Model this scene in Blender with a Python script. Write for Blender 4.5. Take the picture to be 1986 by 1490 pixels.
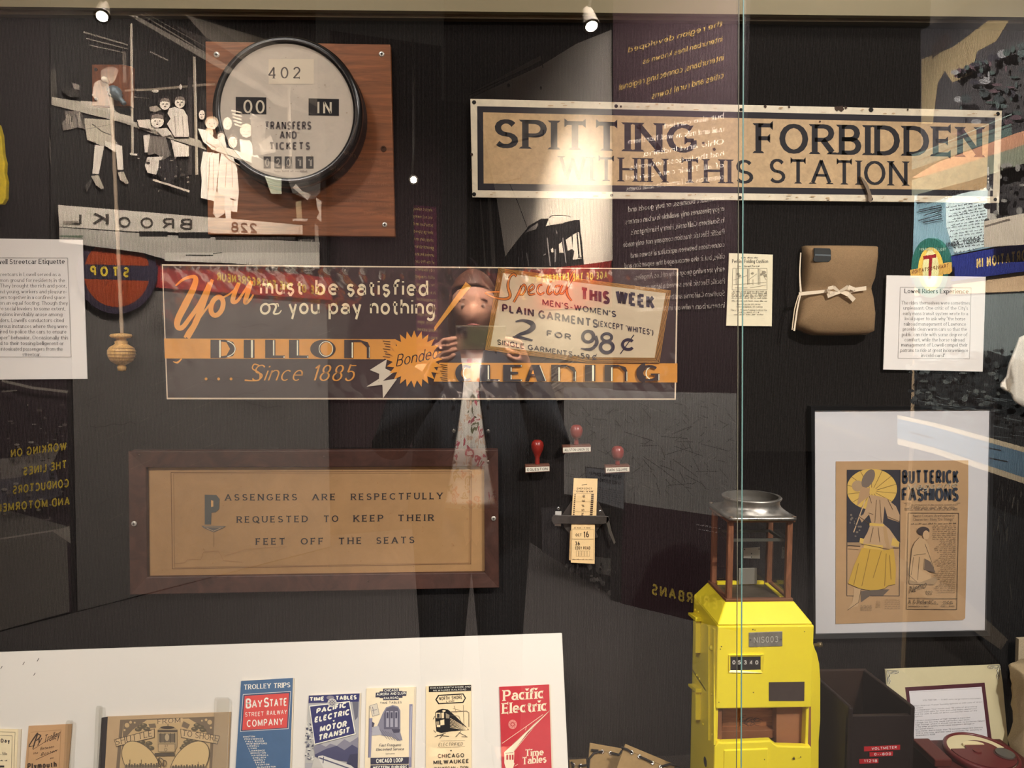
import bpy, bmesh, math, random
from mathutils import Vector, Matrix
from mathutils.geometry import tessellate_polygon
random.seed(7)
PI = math.pi
sc = bpy.context.scene
COL = sc.collection
for o in list(bpy.data.objects): bpy.data.objects.remove(o)

# ------------------------------------------------------------------ camera
CAMZ = 1.5
F = 1450.0
cd = bpy.data.cameras.new('camera'); cam = bpy.data.objects.new('camera', cd); COL.objects.link(cam)
cd.sensor_width = 36; cd.lens = F/1986*36; cd.clip_start = 0.01; cd.clip_end = 60
YAW, PITCH, ROLL = math.radians(2.4), math.radians(3.6), math.radians(0.3)
RM = (Matrix.Rotation(-YAW, 3, 'Z') @ Matrix.Rotation(PI/2-PITCH, 3, 'X') @ Matrix.Rotation(ROLL, 3, 'Z'))
cam.matrix_world = Matrix.Translation((0, 0, CAMZ)) @ RM.to_4x4()
sc.camera = cam
CP = Vector((0, 0, CAMZ))
# ------------------------------------------------------------------ colour management and light
vs = sc.view_settings
vs.view_transform = 'Standard'; vs.look = 'None'; vs.gamma = 1.0; vs.use_curve_mapping = False
vs.exposure = 0.0
sc.cycles.use_denoising = True
sc.cycles.sample_clamp_indirect = 40
sc.cycles.max_bounces = 10; sc.cycles.transparent_max_bounces = 16
sc.cycles.caustics_reflective = False; sc.cycles.caustics_refractive = False
w = bpy.data.worlds.new('world'); sc.world = w; w.use_nodes = True
w.node_tree.nodes['Background'].inputs[0].default_value = (1.0, 0.86, 0.70, 1)
w.node_tree.nodes['Background'].inputs[1].default_value = 0.05
G = 1.10          # the glass front of the case
WALL = 1.62       # the fabric back wall of the case

def area(name, loc, target, sx, sy, power, color=(1, .9, .78), spread=180):
    l = bpy.data.lights.new(name, 'AREA'); l.shape = 'RECTANGLE'; l.size = sx; l.size_y = sy
    l.energy = power; l.color = color; l.spread = math.radians(spread)
    o = bpy.data.objects.new(name, l); COL.objects.link(o); o.location = loc
    o.rotation_euler = (Vector(target)-Vector(loc)).to_track_quat('-Z', 'Y').to_euler()
    return o
def spot(name, loc, target, power, deg, blend=.6, r=.03, color=(1, .86, .68)):
    l = bpy.data.lights.new(name, 'SPOT'); l.energy = power; l.spot_size = math.radians(deg)
    l.spot_blend = blend; l.shadow_soft_size = r; l.color = color
    o = bpy.data.objects.new(name, l); COL.objects.link(o); o.location = loc
    o.rotation_euler = (Vector(target)-Vector(loc)).to_track_quat('-Z', 'Y').to_euler()
    return o
# the case's own lamps, above the top of the glass
area('case_light_left', (-.55, 1.2, 2.62), (-.45, 1.60, 1.2), .7, .08, 2.6, (1, .93, .85))
area('case_light_right', (.75, 1.2, 2.62), (.65, 1.60, 1.1), .7, .08, 4.6, (1, .93, .84))
# the gallery's ceiling lights in front of the case
area('gallery_light_left', (-.9, -.25, 3.0), (-.2, 1.5, 1.2), .35, .35, 13, (1, .92, .83))
area('gallery_light_right', (1.5, -.35, 2.95), (.5, 1.4, 1.0), .3, .3, 26, (1, .95, .88))
spot('case_spot_left', (-1.15, -1.0, 3.25), (-.44, 1.45, .84), 330, 38, 1.0, .05, (1, .96, .90))
spot('case_spot_right', (1.35, -.9, 3.25), (.64, 1.42, 1.02), 400, 38, 1.0, .05, (1, .95, .88))

# ------------------------------------------------------------------ pixel geometry of the photograph -> world planes
def ray(px, py):
    d = RM @ Vector(((px-993)/F, (745-py)/F, -1.0)); return d.normalized()
def plane(p0, n):
    p0 = Vector(p0); n = Vector(n).normalized()
    def f(px, py, off=0.0):
        d = ray(px, py); t = (p0-CP).dot(n)/d.dot(n)
        return CP + d*t + n*off
    return f
def ywall(y): return plane((0, y, 0), (0, -1, 0))
def at(px, py, y): return ywall(y)(px, py)
def mirror(v): return Vector((v.x, 2*G-v.y, v.z))
def vplane(pxa, ya, pxb, yb):
    """vertical display wall seen in the glass: its mirror image passes through two columns of the picture at two depths"""
    a = at(pxa, 650, ya); b = at(pxb, 650, yb)
    t = (b-a); t.z = 0; t.normalize(); n = Vector((t.y, -t.x, 0))
    if n.dot(CP-a) < 0: n = -n
    f0 = plane(a, n)
    def f(px, py, off=0.0): return mirror(f0(px, py, off))
    return f

# ------------------------------------------------------------------ materials
def lin(c):
    return tuple(((v/255.0)/12.92 if v/255.0 <= .04045 else ((v/255.0+.055)/1.055)**2.4) for v in c)
GAIN = 1.25
_m = {}
def mat(c, rough=.7, metal=0.0, gain=None, kind=None, spec=.3, **k):
    """plain paint or print of one colour; c is sRGB 0-255"""
    key = (tuple(c), rough, metal, gain, kind, spec, tuple(sorted(k.items())))
    if key in _m: return _m[key]
    g = GAIN if gain is None else gain
    col = tuple(min(.92, v*g) for v in lin(c))
    m = bpy.data.materials.new(kind or 'paint'); m.use_nodes = True
    nt = m.node_tree; b = nt.nodes['Principled BSDF']
    b.inputs['Base Color'].default_value = (*col, 1); b.inputs['Roughness'].default_value = rough
    b.inputs['Metallic'].default_value = metal; b.inputs['Specular IOR Level'].default_value = spec
    m.diffuse_color = (*col, 1)
    N = nt.nodes; L = nt.links
    def tc(scale, which='Object'):
        t = N.new('ShaderNodeTexCoord'); mp = N.new('ShaderNodeMapping'); mp.inputs['Scale'].default_value = scale
        L.new(t.outputs[which], mp.inputs[0]); return mp
    def noise(mp, s, det=4, rgh=.6, dist=0):
        n = N.new('ShaderNodeTexNoise'); n.inputs['Scale'].default_value = s; n.inputs['Detail'].default_value = det
        n.inputs['Roughness'].default_value = rgh; n.inputs['Distortion'].default_value = dist
        L.new(mp.outputs[0], n.inputs['Vector']); return n
    def ramp(src, stops):
        r = N.new('ShaderNodeValToRGB'); e = r.color_ramp.elements
        e[0].position = stops[0][0]; e[0].color = (*stops[0][1], 1); e[1].position = stops[-1][0]; e[1].color = (*stops[-1][1], 1)
        for p, cc in stops[1:-1]:
            q = e.new(p); q.color = (*cc, 1)
        L.new(src, r.inputs[0]); return r
    def bump(src, st, dist=.001):
        q = N.new('ShaderNodeBump'); q.inputs['Strength'].default_value = st; q.inputs['Distance'].default_value = dist
        L.new(src, q.inputs['Height']); L.new(q.outputs[0], b.inputs['Normal'])
    sc_ = lambda f: tuple(min(.95, v*f) for v in col)
    if kind == 'weave':
        mp = tc((1, 1, .55)); wv = N.new('ShaderNodeTexWave'); wv.bands_direction = 'X'; wv.inputs['Scale'].default_value = 120
        wv.inputs['Distortion'].default_value = 2.5; wv.inputs['Detail'].default_value = 2; L.new(mp.outputs[0], wv.inputs['Vector'])
        n = noise(tc((1, 1, .6)), 420, 4, .8)
        mx = N.new('ShaderNodeMath'); mx.operation = 'MULTIPLY'; L.new(wv.outputs['Fac'], mx.inputs[0]); L.new(n.outputs['Fac'], mx.inputs[1])
        r = ramp(mx.outputs[0], [(.10, sc_(.3)), (.28, sc_(.8)), (.5, sc_(2.6))]); L.new(r.outputs[0], b.inputs['Base Color']); bump(mx.outputs[0], .5)
    elif kind == 'wood':
        mp = tc(k.get('scale', (3, 3, 40))); n = noise(mp, 2.2, 8, .65, 1.2)
        r = ramp(n.outputs['Fac'], [(.3, sc_(.55)), (.5, col), (.7, sc_(1.45))]); L.new(r.outputs[0], b.inputs['Base Color']); bump(n.outputs['Fac'], .15)
    elif kind == 'mottle':
        s = k.get('s', 30); n = noise(tc((1, 1, 1)), s, 8, .72, .4); a = k.get('amp', .3)
        r = ramp(n.outputs['Fac'], [(.28, sc_(1-a)), (.5, col), (.72, sc_(1+a))]); L.new(r.outputs[0], b.inputs['Base Color']); bump(n.outputs['Fac'], .1)
    elif kind == 'cloth':
        n = noise(tc((1, 1, 1)), 700, 2, .6); r = ramp(n.outputs['Fac'], [(.3, sc_(.8)), (.7, sc_(1.15))])
        L.new(r.outputs[0], b.inputs['Base Color']); bump(n.outputs['Fac'], .4)
    elif kind == 'metal_worn':
        n = noise(tc((1, 1, 1)), 45, 6, .7, .6); r = ramp(n.outputs['Fac'], [(.3, sc_(.7)), (.7, sc_(1.15))])
        L.new(r.outputs[0], b.inputs['Base Color']); r2 = ramp(n.outputs['Fac'], [(.3, (.25,)*3), (.7, (.5,)*3)]); L.new(r2.outputs[0], b.inputs['Roughness'])
    elif kind == 'floral':
        src = tc((1, 1, .7)); n = noise(src, 22, 2, .5, 1.5)
        av = N.new('ShaderNodeMix'); av.data_type = 'VECTOR'; av.inputs[0].default_value = .06; L.new(src.outputs[0], av.inputs[4]); L.new(n.outputs['Color'], av.inputs[5])
        v = N.new('ShaderNodeTexVoronoi'); v.inputs['Scale'].default_value = k.get('s', 38); L.new(av.outputs[1], v.inputs['Vector'])
        sp_ = N.new('ShaderNodeSeparateColor'); L.new(v.outputs['Color'], sp_.inputs[0])
        leaf = ramp(sp_.outputs[0], [(0, lin((150, 66, 80))), (.3, lin((150, 66, 80))), (.34, lin((96, 98, 66))), (.62, lin((70, 68, 56))), (.66, lin((176, 150, 130)))])
        msk = ramp(v.outputs['Distance'], [(.0, (1, 1, 1)), (.16, (0, 0, 0)), (.21, (.1, .1, .1)), (.25, (1, 1, 1)), (.42, (1, 1, 1)), (.46, (0, 0, 0))])
        mx = N.new('ShaderNodeMix'); mx.data_type = 'RGBA'; L.new(msk.outputs[0], mx.inputs[0]); mx.inputs[6].default_value = (*col, 1); L.new(leaf.outputs[0], mx.inputs[7]); L.new(mx.outputs[2], b.inputs['Base Color'])
    elif kind == 'carpet':
        n = noise(tc((1, 1, 1)), 60, 4, .7); r = ramp(n.outputs['Fac'], [(.3, sc_(.8)), (.7, sc_(1.2))]); L.new(r.outputs[0], b.inputs['Base Color'])
    _m[key] = m
    return m
def emit(c, s):
    m = bpy.data.materials.new('lamp_glow'); m.use_nodes = True; nt = m.node_tree; nt.nodes.clear()
    e = nt.nodes.new('ShaderNodeEmission'); o = nt.nodes.new('ShaderNodeOutputMaterial'); e.inputs[0].default_value = (*c, 1); e.inputs[1].default_value = s
    nt.links.new(e.outputs[0], o.inputs[0]); return m
def glassy(name, mult=3.0, rough=0.0, tint=(1, 1, 1), wavy=0):
    m = bpy.data.materials.new(name); m.use_nodes = True; nt = m.node_tree; nt.nodes.clear(); N = nt.nodes; L = nt.links
    t = N.new('ShaderNodeBsdfTransparent'); t.inputs[0].default_value = (*tint, 1)
    g = N.new('ShaderNodeBsdfGlossy'); g.inputs['Roughness'].default_value = rough
    fr = N.new('ShaderNodeFresnel'); fr.inputs[0].default_value = 1.5
    ge = N.new('ShaderNodeNewGeometry'); mr = N.new('ShaderNodeMath'); mr.operation = 'MULTIPLY_ADD'; mr.inputs[1].default_value = -0.83333; mr.inputs[2].default_value = 1.5
    L.new(ge.outputs['Backfacing'], mr.inputs[0]); L.new(mr.outputs[0], fr.inputs[0])  # same strength from both faces of the pane
    mu = N.new('ShaderNodeMath'); mu.operation = 'MULTIPLY'; mu.use_clamp = True; mu.inputs[1].default_value = mult
    mx = N.new('ShaderNodeMixShader'); o = N.new('ShaderNodeOutputMaterial')
    L.new(fr.outputs[0], mu.inputs[0]); L.new(mu.outputs[0], mx.inputs[0]); L.new(t.outputs[0], mx.inputs[1]); L.new(g.outputs[0], mx.inputs[2])
    if wavy:
        tcn = N.new('ShaderNodeTexCoord'); n = N.new('ShaderNodeTexNoise'); n.inputs['Scale'].default_value = 9; n.inputs['Distortion'].default_value = 1.5
        L.new(tcn.outputs['Object'], n.inputs['Vector']); bp = N.new('ShaderNodeBump'); bp.inputs['Strength'].default_value = wavy; bp.inputs['Distance'].default_value = .02
        L.new(n.outputs['Fac'], bp.inputs['Height']); L.new(bp.outputs[0], g.inputs['Normal']); L.new(bp.outputs[0], fr.inputs['Normal'])
    L.new(mx.outputs[0], o.inputs[0]); return m

# ------------------------------------------------------------------ objects
ORG = {}
def tag(o, label=None, cat=None, group=None, kind=None):
    if label: o['label'] = label
    if cat: o['category'] = cat
    if group: o['group'] = group
    if kind: o['kind'] = kind
    return o
def thing(name, label, cat, loc, group=None):
    o = bpy.data.objects.new(name, None); o.empty_display_size = .02; COL.objects.link(o); o.location = loc
    ORG[o.name] = Vector(loc); return tag(o, label, cat, group)
def mk(name, verts, faces, mats, parent=None, smooth=False, fm=None, label=None):
    me = bpy.data.meshes.new(name)
    if parent is not None: org = ORG[parent.name]
    else:
        org = sum((Vector(v) for v in verts), Vector())/max(1, len(verts))
    me.from_pydata([tuple(Vector(v)-org) for v in verts], [], faces)
    for m in (mats if isinstance(mats, (list, tuple)) else [mats]): me.materials.append(m)
    if fm: me.polygons.foreach_set('material_index', fm)
    if smooth: me.polygons.foreach_set('use_smooth', [True]*len(me.polygons))
    me.update()
    o = bpy.data.objects.new(name, me); COL.objects.link(o)
    if parent is not None: o.parent = parent
    else: o.location = org
    ORG[o.name] = org
    if label: o['label'] = label
    return o
def bevel(o, w, seg=2, ang=40):
    m = o.modifiers.new('bevel', 'BEVEL'); m.width = w; m.segments = seg; m.limit_method = 'ANGLE'; m.angle_limit = math.radians(ang); return o
class MB:
    def __init__(s): s.v = []; s.f = []; s.m = []
    def add(s, v, f, m=0):
        n = len(s.v); s.v += [Vector(x) for x in v]; s.f += [tuple(i+n for i in q) for q in f]; s.m += [m]*len(f); return s
    def box(s, a, b, m=0):
        (x0, y0, z0), (x1, y1, z1) = a, b
        return s.add([(x0, y0, z0), (x1, y0, z0), (x1, y1, z0), (x0, y1, z0), (x0, y0, z1), (x1, y0, z1), (x1, y1, z1), (x0, y1, z1)],
                     [(0, 3, 2, 1), (4, 5, 6, 7), (0, 1, 5, 4), (1, 2, 6, 5), (2, 3, 7, 6), (3, 0, 4, 7)], m)
    def hexa(s, p, m=0):
        return s.add(p, [(0, 3, 2, 1), (4, 5, 6, 7), (0, 1, 5, 4), (1, 2, 6, 5), (2, 3, 7, 6), (3, 0, 4, 7)], m)
    def tube(s, pts, r, n=10, m=0, cap=True):
        pts = [Vector(p) for p in pts]; rs = r if isinstance(r, (list, tuple)) else [r]*len(pts); rings = []
        up = Vector((0, 0, 1))
        for i, p in enumerate(pts):
            t = (pts[min(i+1, len(pts)-1)]-pts[max(i-1, 0)]).normalized()
            u = t.cross(up if abs(t.z) < .95 else Vector((1, 0, 0))).normalized(); v = t.cross(u)
            rings.append([p+u*math.cos(2*PI*k/n)*rs[i]+v*math.sin(2*PI*k/n)*rs[i] for k in range(n)])
        vs_ = [q for rr in rings for q in rr]; fs = []
        for i in range(len(pts)-1):
            for k in range(n): fs.append((i*n+k, i*n+(k+1) % n, (i+1)*n+(k+1) % n, (i+1)*n+k))
        if cap: fs += [tuple(range(n))[::-1], tuple((len(pts)-1)*n+k for k in range(n))]
        return s.add(vs_, fs, m)
    def lathe(s, o, prof, n=32, ax=(0, 0, 1), m=0):
        """prof: (radius, height) pairs along ax from o"""
        o = Vector(o); ax = Vector(ax).normalized(); u = ax.cross(Vector((1, 0, 0)) if abs(ax.x) < .9 else Vector((0, 1, 0))).normalized(); v = ax.cross(u)
        vs_ = []; fs = []
        for (r, h) in prof:
            for k in range(n): vs_.append(o+ax*h+u*math.cos(2*PI*k/n)*r+v*math.sin(2*PI*k/n)*r)
        for i in range(len(prof)-1):
            for k in range(n): fs.append((i*n+k, i*n+(k+1) % n, (i+1)*n+(k+1) % n, (i+1)*n+k))
        fs += [tuple(range(n))[::-1], tuple((len(prof)-1)*n+k for k in range(n))]
        return s.add(vs_, fs, m)
    def build(s, name, mats, parent=None, smooth=False, label=None):
        o = mk(name, s.v, s.f, mats, parent, smooth, s.m, label)
        bm = bmesh.new(); bm.from_mesh(o.data); bmesh.ops.recalc_face_normals(bm, faces=bm.faces); bm.to_mesh(o.data); bm.free(); return o
def slab_pts(fn, pts, t, back=None, off=0.0):
    """outline in picture points on a plane, extruded away from the viewer by t"""
    f = [fn(x, y, off) for x, y in pts]; b = [fn(x, y, off-t) for x, y in pts]
    # keep back verts exactly behind the front along the plane normal
    n = (fn(pts[0][0], pts[0][1], 1.0)-fn(pts[0][0], pts[0][1], 0.0))
    b = [q-n*t for q in f]
    return f, b
def slab(name, fn, pts, t, m, parent=None, bev=0, off=0.0, smooth=False, label=None):
    f, b = slab_pts(fn, pts, t, off=off); n = len(pts); mb = MB()
    tri = tessellate_polygon([[Vector((x, y, 0)) for x, y in pts]]) if n > 4 else None
    fs = [tuple(range(n))] if n <= 4 else [tuple(q) for q in tri]
    mb.add(f+b, fs+[tuple(i+n for i in q) for q in fs]+[(i, (i+1) % n, n+(i+1) % n, n+i) for i in range(n)])
    o = mb.build(name, m, parent, smooth, label)
    if bev: bevel(o, bev)
    return o
def frame_mesh(fn, outer, inner, h, t, lip=0.0):
    """mitred picture frame: outer and inner outlines (picture points), front face h above the plane"""
    mb = MB(); fo = [fn(x, y, h) for x, y in outer]; fi = [fn(x, y, h-lip) for x, y in inner]
    n = (fn(*outer[0], 1.0)-fn(*outer[0], 0.0)); bo = [q-n*(h+t) for q in fo]; bi = [q-n*(h-lip+t) for q in fi]
    k = len(outer)
    fs = []
    for i in range(k):
        j = (i+1) % k
        fs += [(i, j, k+j, k+i), (i, 2*k+i, 2*k+j, j), (k+i, k+j, 3*k+j, 3*k+i)]
    return mb.add(fo+fi+bo+bi, fs)
def quadpt(q, u, v):
    (ax, ay), (bx, by), (cx, cy), (dx, dy) = q
    return ((ax*(1-u)+bx*u)*(1-v)+(dx*(1-u)+cx*u)*v, (ay*(1-u)+by*u)*(1-v)+(dy*(1-u)+cy*u)*v)

# ------------------------------------------------------------------ a stroke alphabet
GL = {}
def g(ch, wd, s): GL[ch] = (wd, s)
for row in '''A|.82|0,0 .41,1 .82,0;.15,.34 .67,.34
B|.62|0,0 0,1;0,1 .32,1 @.32,.76,.25,.24,90,-90 0,.52;0,.52 .34,.52 @.34,.26,.28,.26,90,-90 0,0
C|.76|@.44,.5,.44,.5,48,312
D|.74|0,0 0,1;0,1 .28,1 @.28,.5,.46,.5,90,-90 0,0
E|.56|0,0 0,1;0,1 .56,1;0,.52 .46,.52;0,0 .56,0
F|.54|0,0 0,1;0,1 .54,1;0,.5 .44,.5
G|.82|@.44,.5,.44,.5,48,330 .8,.42;.5,.42 .82,.42
H|.7|0,0 0,1;.7,0 .7,1;0,.52 .7,.52
I|0|0,0 0,1
J|.44|.44,1 .44,.25 @.2,.25,.24,.25,0,-170
K|.68|0,0 0,1;.64,1 .02,.42;.22,.6 .68,0
L|.52|0,1 0,0;0,0 .52,0
M|.9|0,0 0,1;0,1 .45,.12 .9,1;.9,1 .9,0
N|.72|0,0 0,1;0,1 .72,0;.72,0 .72,1
O|.86|@.43,.5,.43,.5,0,360
P|.62|0,0 0,1;0,1 .34,1 @.34,.73,.28,.27,90,-90 0,.46
Q|.86|@.43,.5,.43,.5,0,360;.5,.25 .9,-.1
R|.66|0,0 0,1;0,1 .34,1 @.34,.74,.28,.26,90,-90 0,.48;.3,.48 .66,0
S|.62|@.32,.74,.28,.26,28,270 @.31,.24,.31,.24,90,-152
T|.72|.36,0 .36,1;0,1 .72,1
U|.7|0,1 0,.33 @.35,.33,.35,.33,180,360 .7,1
V|.78|0,1 .39,0 .78,1
W|1.1|0,1 .28,0 .55,.95 .82,0 1.1,1
X|.72|0,0 .7,1;0,1 .72,0
Y|.74|0,1 .37,.45 .74,1;.37,.47 .37,0
Z|.64|0,1 .62,1 0,0 .64,0
a|.5|.06,.52 @.27,.46,.22,.2,130,0 .5,0;.5,.38 @.24,.2,.24,.2,80,340
b|.54|0,1 0,0;@.27,.33,.27,.33,150,-150
c|.5|@.28,.33,.28,.33,50,310
d|.54|.54,1 .54,0;@.27,.33,.27,.33,30,330
e|.54|.02,.35 .54,.35 @.28,.33,.27,.33,5,310
f|.36|@.33,.78,.2,.22,60,180 .13,0;0,.64 .34,.64
g|.54|@.27,.34,.27,.32,0,360;.54,.64 .54,-.08 @.27,-.08,.27,.22,0,-150
h|.52|0,1 0,0;0,.4 @.26,.4,.26,.26,180,0 .52,0
i|0|0,.64 0,0;0,.86 0,.95
j|.2|.18,.64 .18,-.1 @.0,-.1,.18,.18,0,-90;.18,.86 .18,.95
k|.48|0,1 0,0;.44,.64 .02,.22;.16,.36 .48,0
l|0|0,1 0,0
m|.86|0,.66 0,0;0,.42 @.215,.42,.215,.24,180,0 .43,0;.43,.42 @.645,.42,.215,.24,180,0 .86,0
n|.52|0,.66 0,0;0,.4 @.26,.4,.26,.26,180,0 .52,0
o|.58|@.29,.33,.29,.33,0,360
p|.54|0,.66 0,-.3;@.27,.33,.27,.33,150,-150
q|.54|.54,.66 .54,-.3;@.27,.33,.27,.33,30,330
r|.32|0,.66 0,0;0,.4 @.26,.38,.26,.26,180,75
s|.42|@.21,.49,.19,.16,30,270 @.21,.16,.21,.17,90,-150
t|.34|.14,.86 .14,.18 @.3,.18,.16,.18,180,290;0,.64 .34,.64
u|.52|0,.66 0,.26 @.26,.26,.26,.26,180,360;.52,.66 .52,0
v|.5|0,.66 .25,0 .5,.66
w|.78|0,.66 .2,0 .39,.6 .58,0 .78,.66
x|.48|0,0 .46,.66;0,.66 .48,0
y|.5|0,.66 .26,0;.5,.66 .2,-.3
z|.44|0,.64 .42,.64 0,0 .44,0
0|.58|@.29,.5,.29,.5,0,360
1|.2|0,.8 .2,1 .2,0
2|.56|@.28,.72,.27,.28,165,-25 0,0 .56,0
3|.56|@.26,.76,.24,.24,150,-90;@.26,.26,.29,.26,90,-150
4|.6|.46,0 .46,1 0,.28 .6,.28
5|.56|.5,1 .08,1 .05,.55;@.26,.31,.29,.31,130,-150
6|.58|@.32,.4,.28,.6,75,190;@.29,.29,.29,.29,0,360
7|.54|0,1 .54,1 .18,0
8|.58|@.29,.75,.24,.25,0,360;@.29,.26,.29,.26,0,360
9|.58|@.29,.7,.29,.3,0,360;@.28,.6,.3,.6,0,-70
.|0|0,0 0,.07
,|.06|.05,.08 0,-.14
'|0|0,1 0,.78
"|.16|0,1 0,.78;.16,1 .16,.78
-|.34|0,.36 .34,.36
(|.2|@.3,.45,.28,.6,125,235
)|.2|@-.1,.45,.28,.6,55,-55
!|0|0,1 0,.3;0,.08 0,0
:|0|0,.1 0,.0;0,.6 0,.5
&|.7|.66,0 .14,.7 @.3,.8,.18,.2,190,-20 .1,.35 @.26,.24,.24,.24,150,330 .66,.45
$|.56|@.28,.72,.26,.2,30,270 @.28,.28,.28,.24,90,-150;.28,1.1 .28,-.1'''.split('\n'):
    ch, wd, s = row[0], row[2:].split('|', 1)[0], row[2:].split('|', 1)[1]
    g(ch, float(wd), s)
_gc = {}
def glyph(ch, fine=10):
    if (ch, fine) in _gc: return _gc[(ch, fine)]
    wd, s = GL[ch]; out = []
    for st in s.split(';'):
        pts = []
        for tk in st.split():
            if tk[0] == '@':
                cx, cy, rx, ry, a0, a1 = (float(v) for v in tk[1:].split(','))
                n = max(3, int(abs(a1-a0)/360*fine*1.6))
                for i in range(n+1):
                    a = math.radians(a0+(a1-a0)*i/n); pts.append((cx+rx*math.cos(a), cy+ry*math.sin(a)))
            else:
                x, y = tk.split(','); pts.append((float(x), float(y)))
        out.append(pts)
    _gc[(ch, fine)] = (wd, out); return _gc[(ch, fine)]
def ribbon(pts, wf, closed=False):
    """quads of a pen stroke; wf(dir_x, dir_y, t) gives the width"""
    P = [pts[0]]
    for p in pts[1:]:
        if math.hypot(p[0]-P[-1][0], p[1]-P[-1][1]) > 1e-6: P.append(p)
    if len(P) < 2: return []
    cl = closed or (math.hypot(P[0][0]-P[-1][0], P[0][1]-P[-1][1]) < 1e-3 and len(P) > 4)
    if cl and math.hypot(P[0][0]-P[-1][0], P[0][1]-P[-1][1]) < 1e-3: P = P[:-1]
    n = len(P); q = []; D = []
    for i in range(n if cl else n-1):
        a, b = P[i], P[(i+1) % n]; l = math.hypot(b[0]-a[0], b[1]-a[1]); D.append(((b[0]-a[0])/l, (b[1]-a[1])/l))
    S = len(D)
    def node(i, seg):
        # corner at point i as seen from segment seg: (left, right, extension)
        dp = D[(i-1) % S] if (cl or i > 0) else None; dn = D[i % S] if (cl or i < n-1) else None
        d = D[seg]; t = i/max(1, n-1); w_ = wf(d[0], d[1], t)/2
        if dp is None or dn is None:
            return (P[i][0]-d[1]*w_, P[i][1]+d[0]*w_), (P[i][0]+d[1]*w_, P[i][1]-d[0]*w_)
        c = dp[0]*dn[0]+dp[1]*dn[1]
        if c > .5:
            bx, by = dp[0]+dn[0], dp[1]+dn[1]; l = math.hypot(bx, by); bx /= l; by /= l
            w2 = wf(bx, by, t)/2
            return (P[i][0]-by*w2, P[i][1]+bx*w2), (P[i][0]+by*w2, P[i][1]-bx*w2)
        e = w_*(.95 if c > -.3 else .35); s = 1 if seg == (i-1) % S else -1
        x, y = P[i][0]+d[0]*e*s, P[i][1]+d[1]*e*s
        return (x-d[1]*w_, y+d[0]*w_), (x+d[1]*w_, y-d[0]*w_)
    for sgi in range(S):
        l0, r0 = node(sgi, sgi); l1, r1 = node((sgi+1) % n if cl else sgi+1, sgi)
        q.append([l0, r0, r1, l1])
    return q
def segdist(p, a, b):
    dx, dy = b[0]-a[0], b[1]-a[1]; l = dx*dx+dy*dy or 1e-9; t = max(0, min(1, ((p[0]-a[0])*dx+(p[1]-a[1])*dy)/l))
    return math.hypot(p[0]-a[0]-t*dx, p[1]-a[1]-t*dy)
_tc = {}
def textpolys(s, wt=.14, serif=0.0, contrast=1.0, gap=.2, space=.45, wide=1.0, fine=10, flare=0):
    key = (s, wt, serif, contrast, gap, space, wide, fine, flare)
    if key in _tc: return _tc[key]
    x = 0; out = []
    wf = (lambda dx, dy, t: wt*(contrast+(1-contrast)*abs(dy))) if contrast < 1 else (lambda dx, dy, t: wt)
    h = wt/2
    for ch in s:
        if ch == ' ': x += space; continue
        if ch not in GL: continue
        wd, sts = glyph(ch, fine)
        tr = lambda p: (x+h+p[0]*wide, (h*contrast+p[1]*(1-wt*contrast)) if p[1] >= 0 else p[1])
        for st in sts:
            P = [tr(p) for p in st]
            out += ribbon(P, wf)
            if serif:
                for e, nb in ((0, 1), (-1, -2)):
                    if math.hypot(st[0][0]-st[-1][0], st[0][1]-st[-1][1]) < 1e-3: break
                    p, q = P[e], P[nb]; raw = st[e]
                    dx, dy = p[0]-q[0], p[1]-q[1]; l = math.hypot(dx, dy) or 1; dx /= l; dy /= l
                    near = min([segdist(raw, o_[i], o_[i+1]) for o_ in sts if o_ is not st for i in range(len(o_)-1)] or [9])
                    vert = abs(dy) > .6
                    if near < .07 and not (vert and (raw[1] in (0, 1) or abs(raw[1]-.66) < .03) and abs(dy) > .9): continue
                    if vert:
                        sg = 1 if dy > 0 else -1; ty = p[1]+ (h*contrast*sg if contrast < 1 or True else 0)*0
                        ty = (1 if sg > 0 and raw[1] > .9 else .66 if sg > 0 and raw[1] > .5 else (0 if raw[1] > -.1 else raw[1]))
                        if sg > 0 and raw[1] < .5 or sg < 0 and raw[1] > .5: continue
                        th = max(.05, wt*.32); w2 = h*1.0
                        out.append([(p[0]-w2-serif, ty), (p[0]+w2+serif, ty), (p[0]+w2+serif*.35, ty-sg*th), (p[0]-w2-serif*.35, ty-sg*th)])
                        out.append([(p[0]-w2, ty-sg*th), (p[0]+w2, ty-sg*th), (p[0]+w2, p[1]-sg*.001), (p[0]-w2, p[1]-sg*.001)])
                    else:
                        nx, ny = -dy, dx; a = serif*.8+wt*.3; th = .05+wt*.2
                        out.append([(p[0]+nx*a, p[1]+ny*a), (p[0]-nx*a, p[1]-ny*a), (p[0]-nx*a*.5-dx*th, p[1]-ny*a*.5-dy*th), (p[0]+nx*a*.5-dx*th, p[1]+ny*a*.5-dy*th)])
        x += wd*wide+wt+gap
    W = max(1e-6, x-gap)
    _tc[key] = (W, out); return W, out

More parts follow.
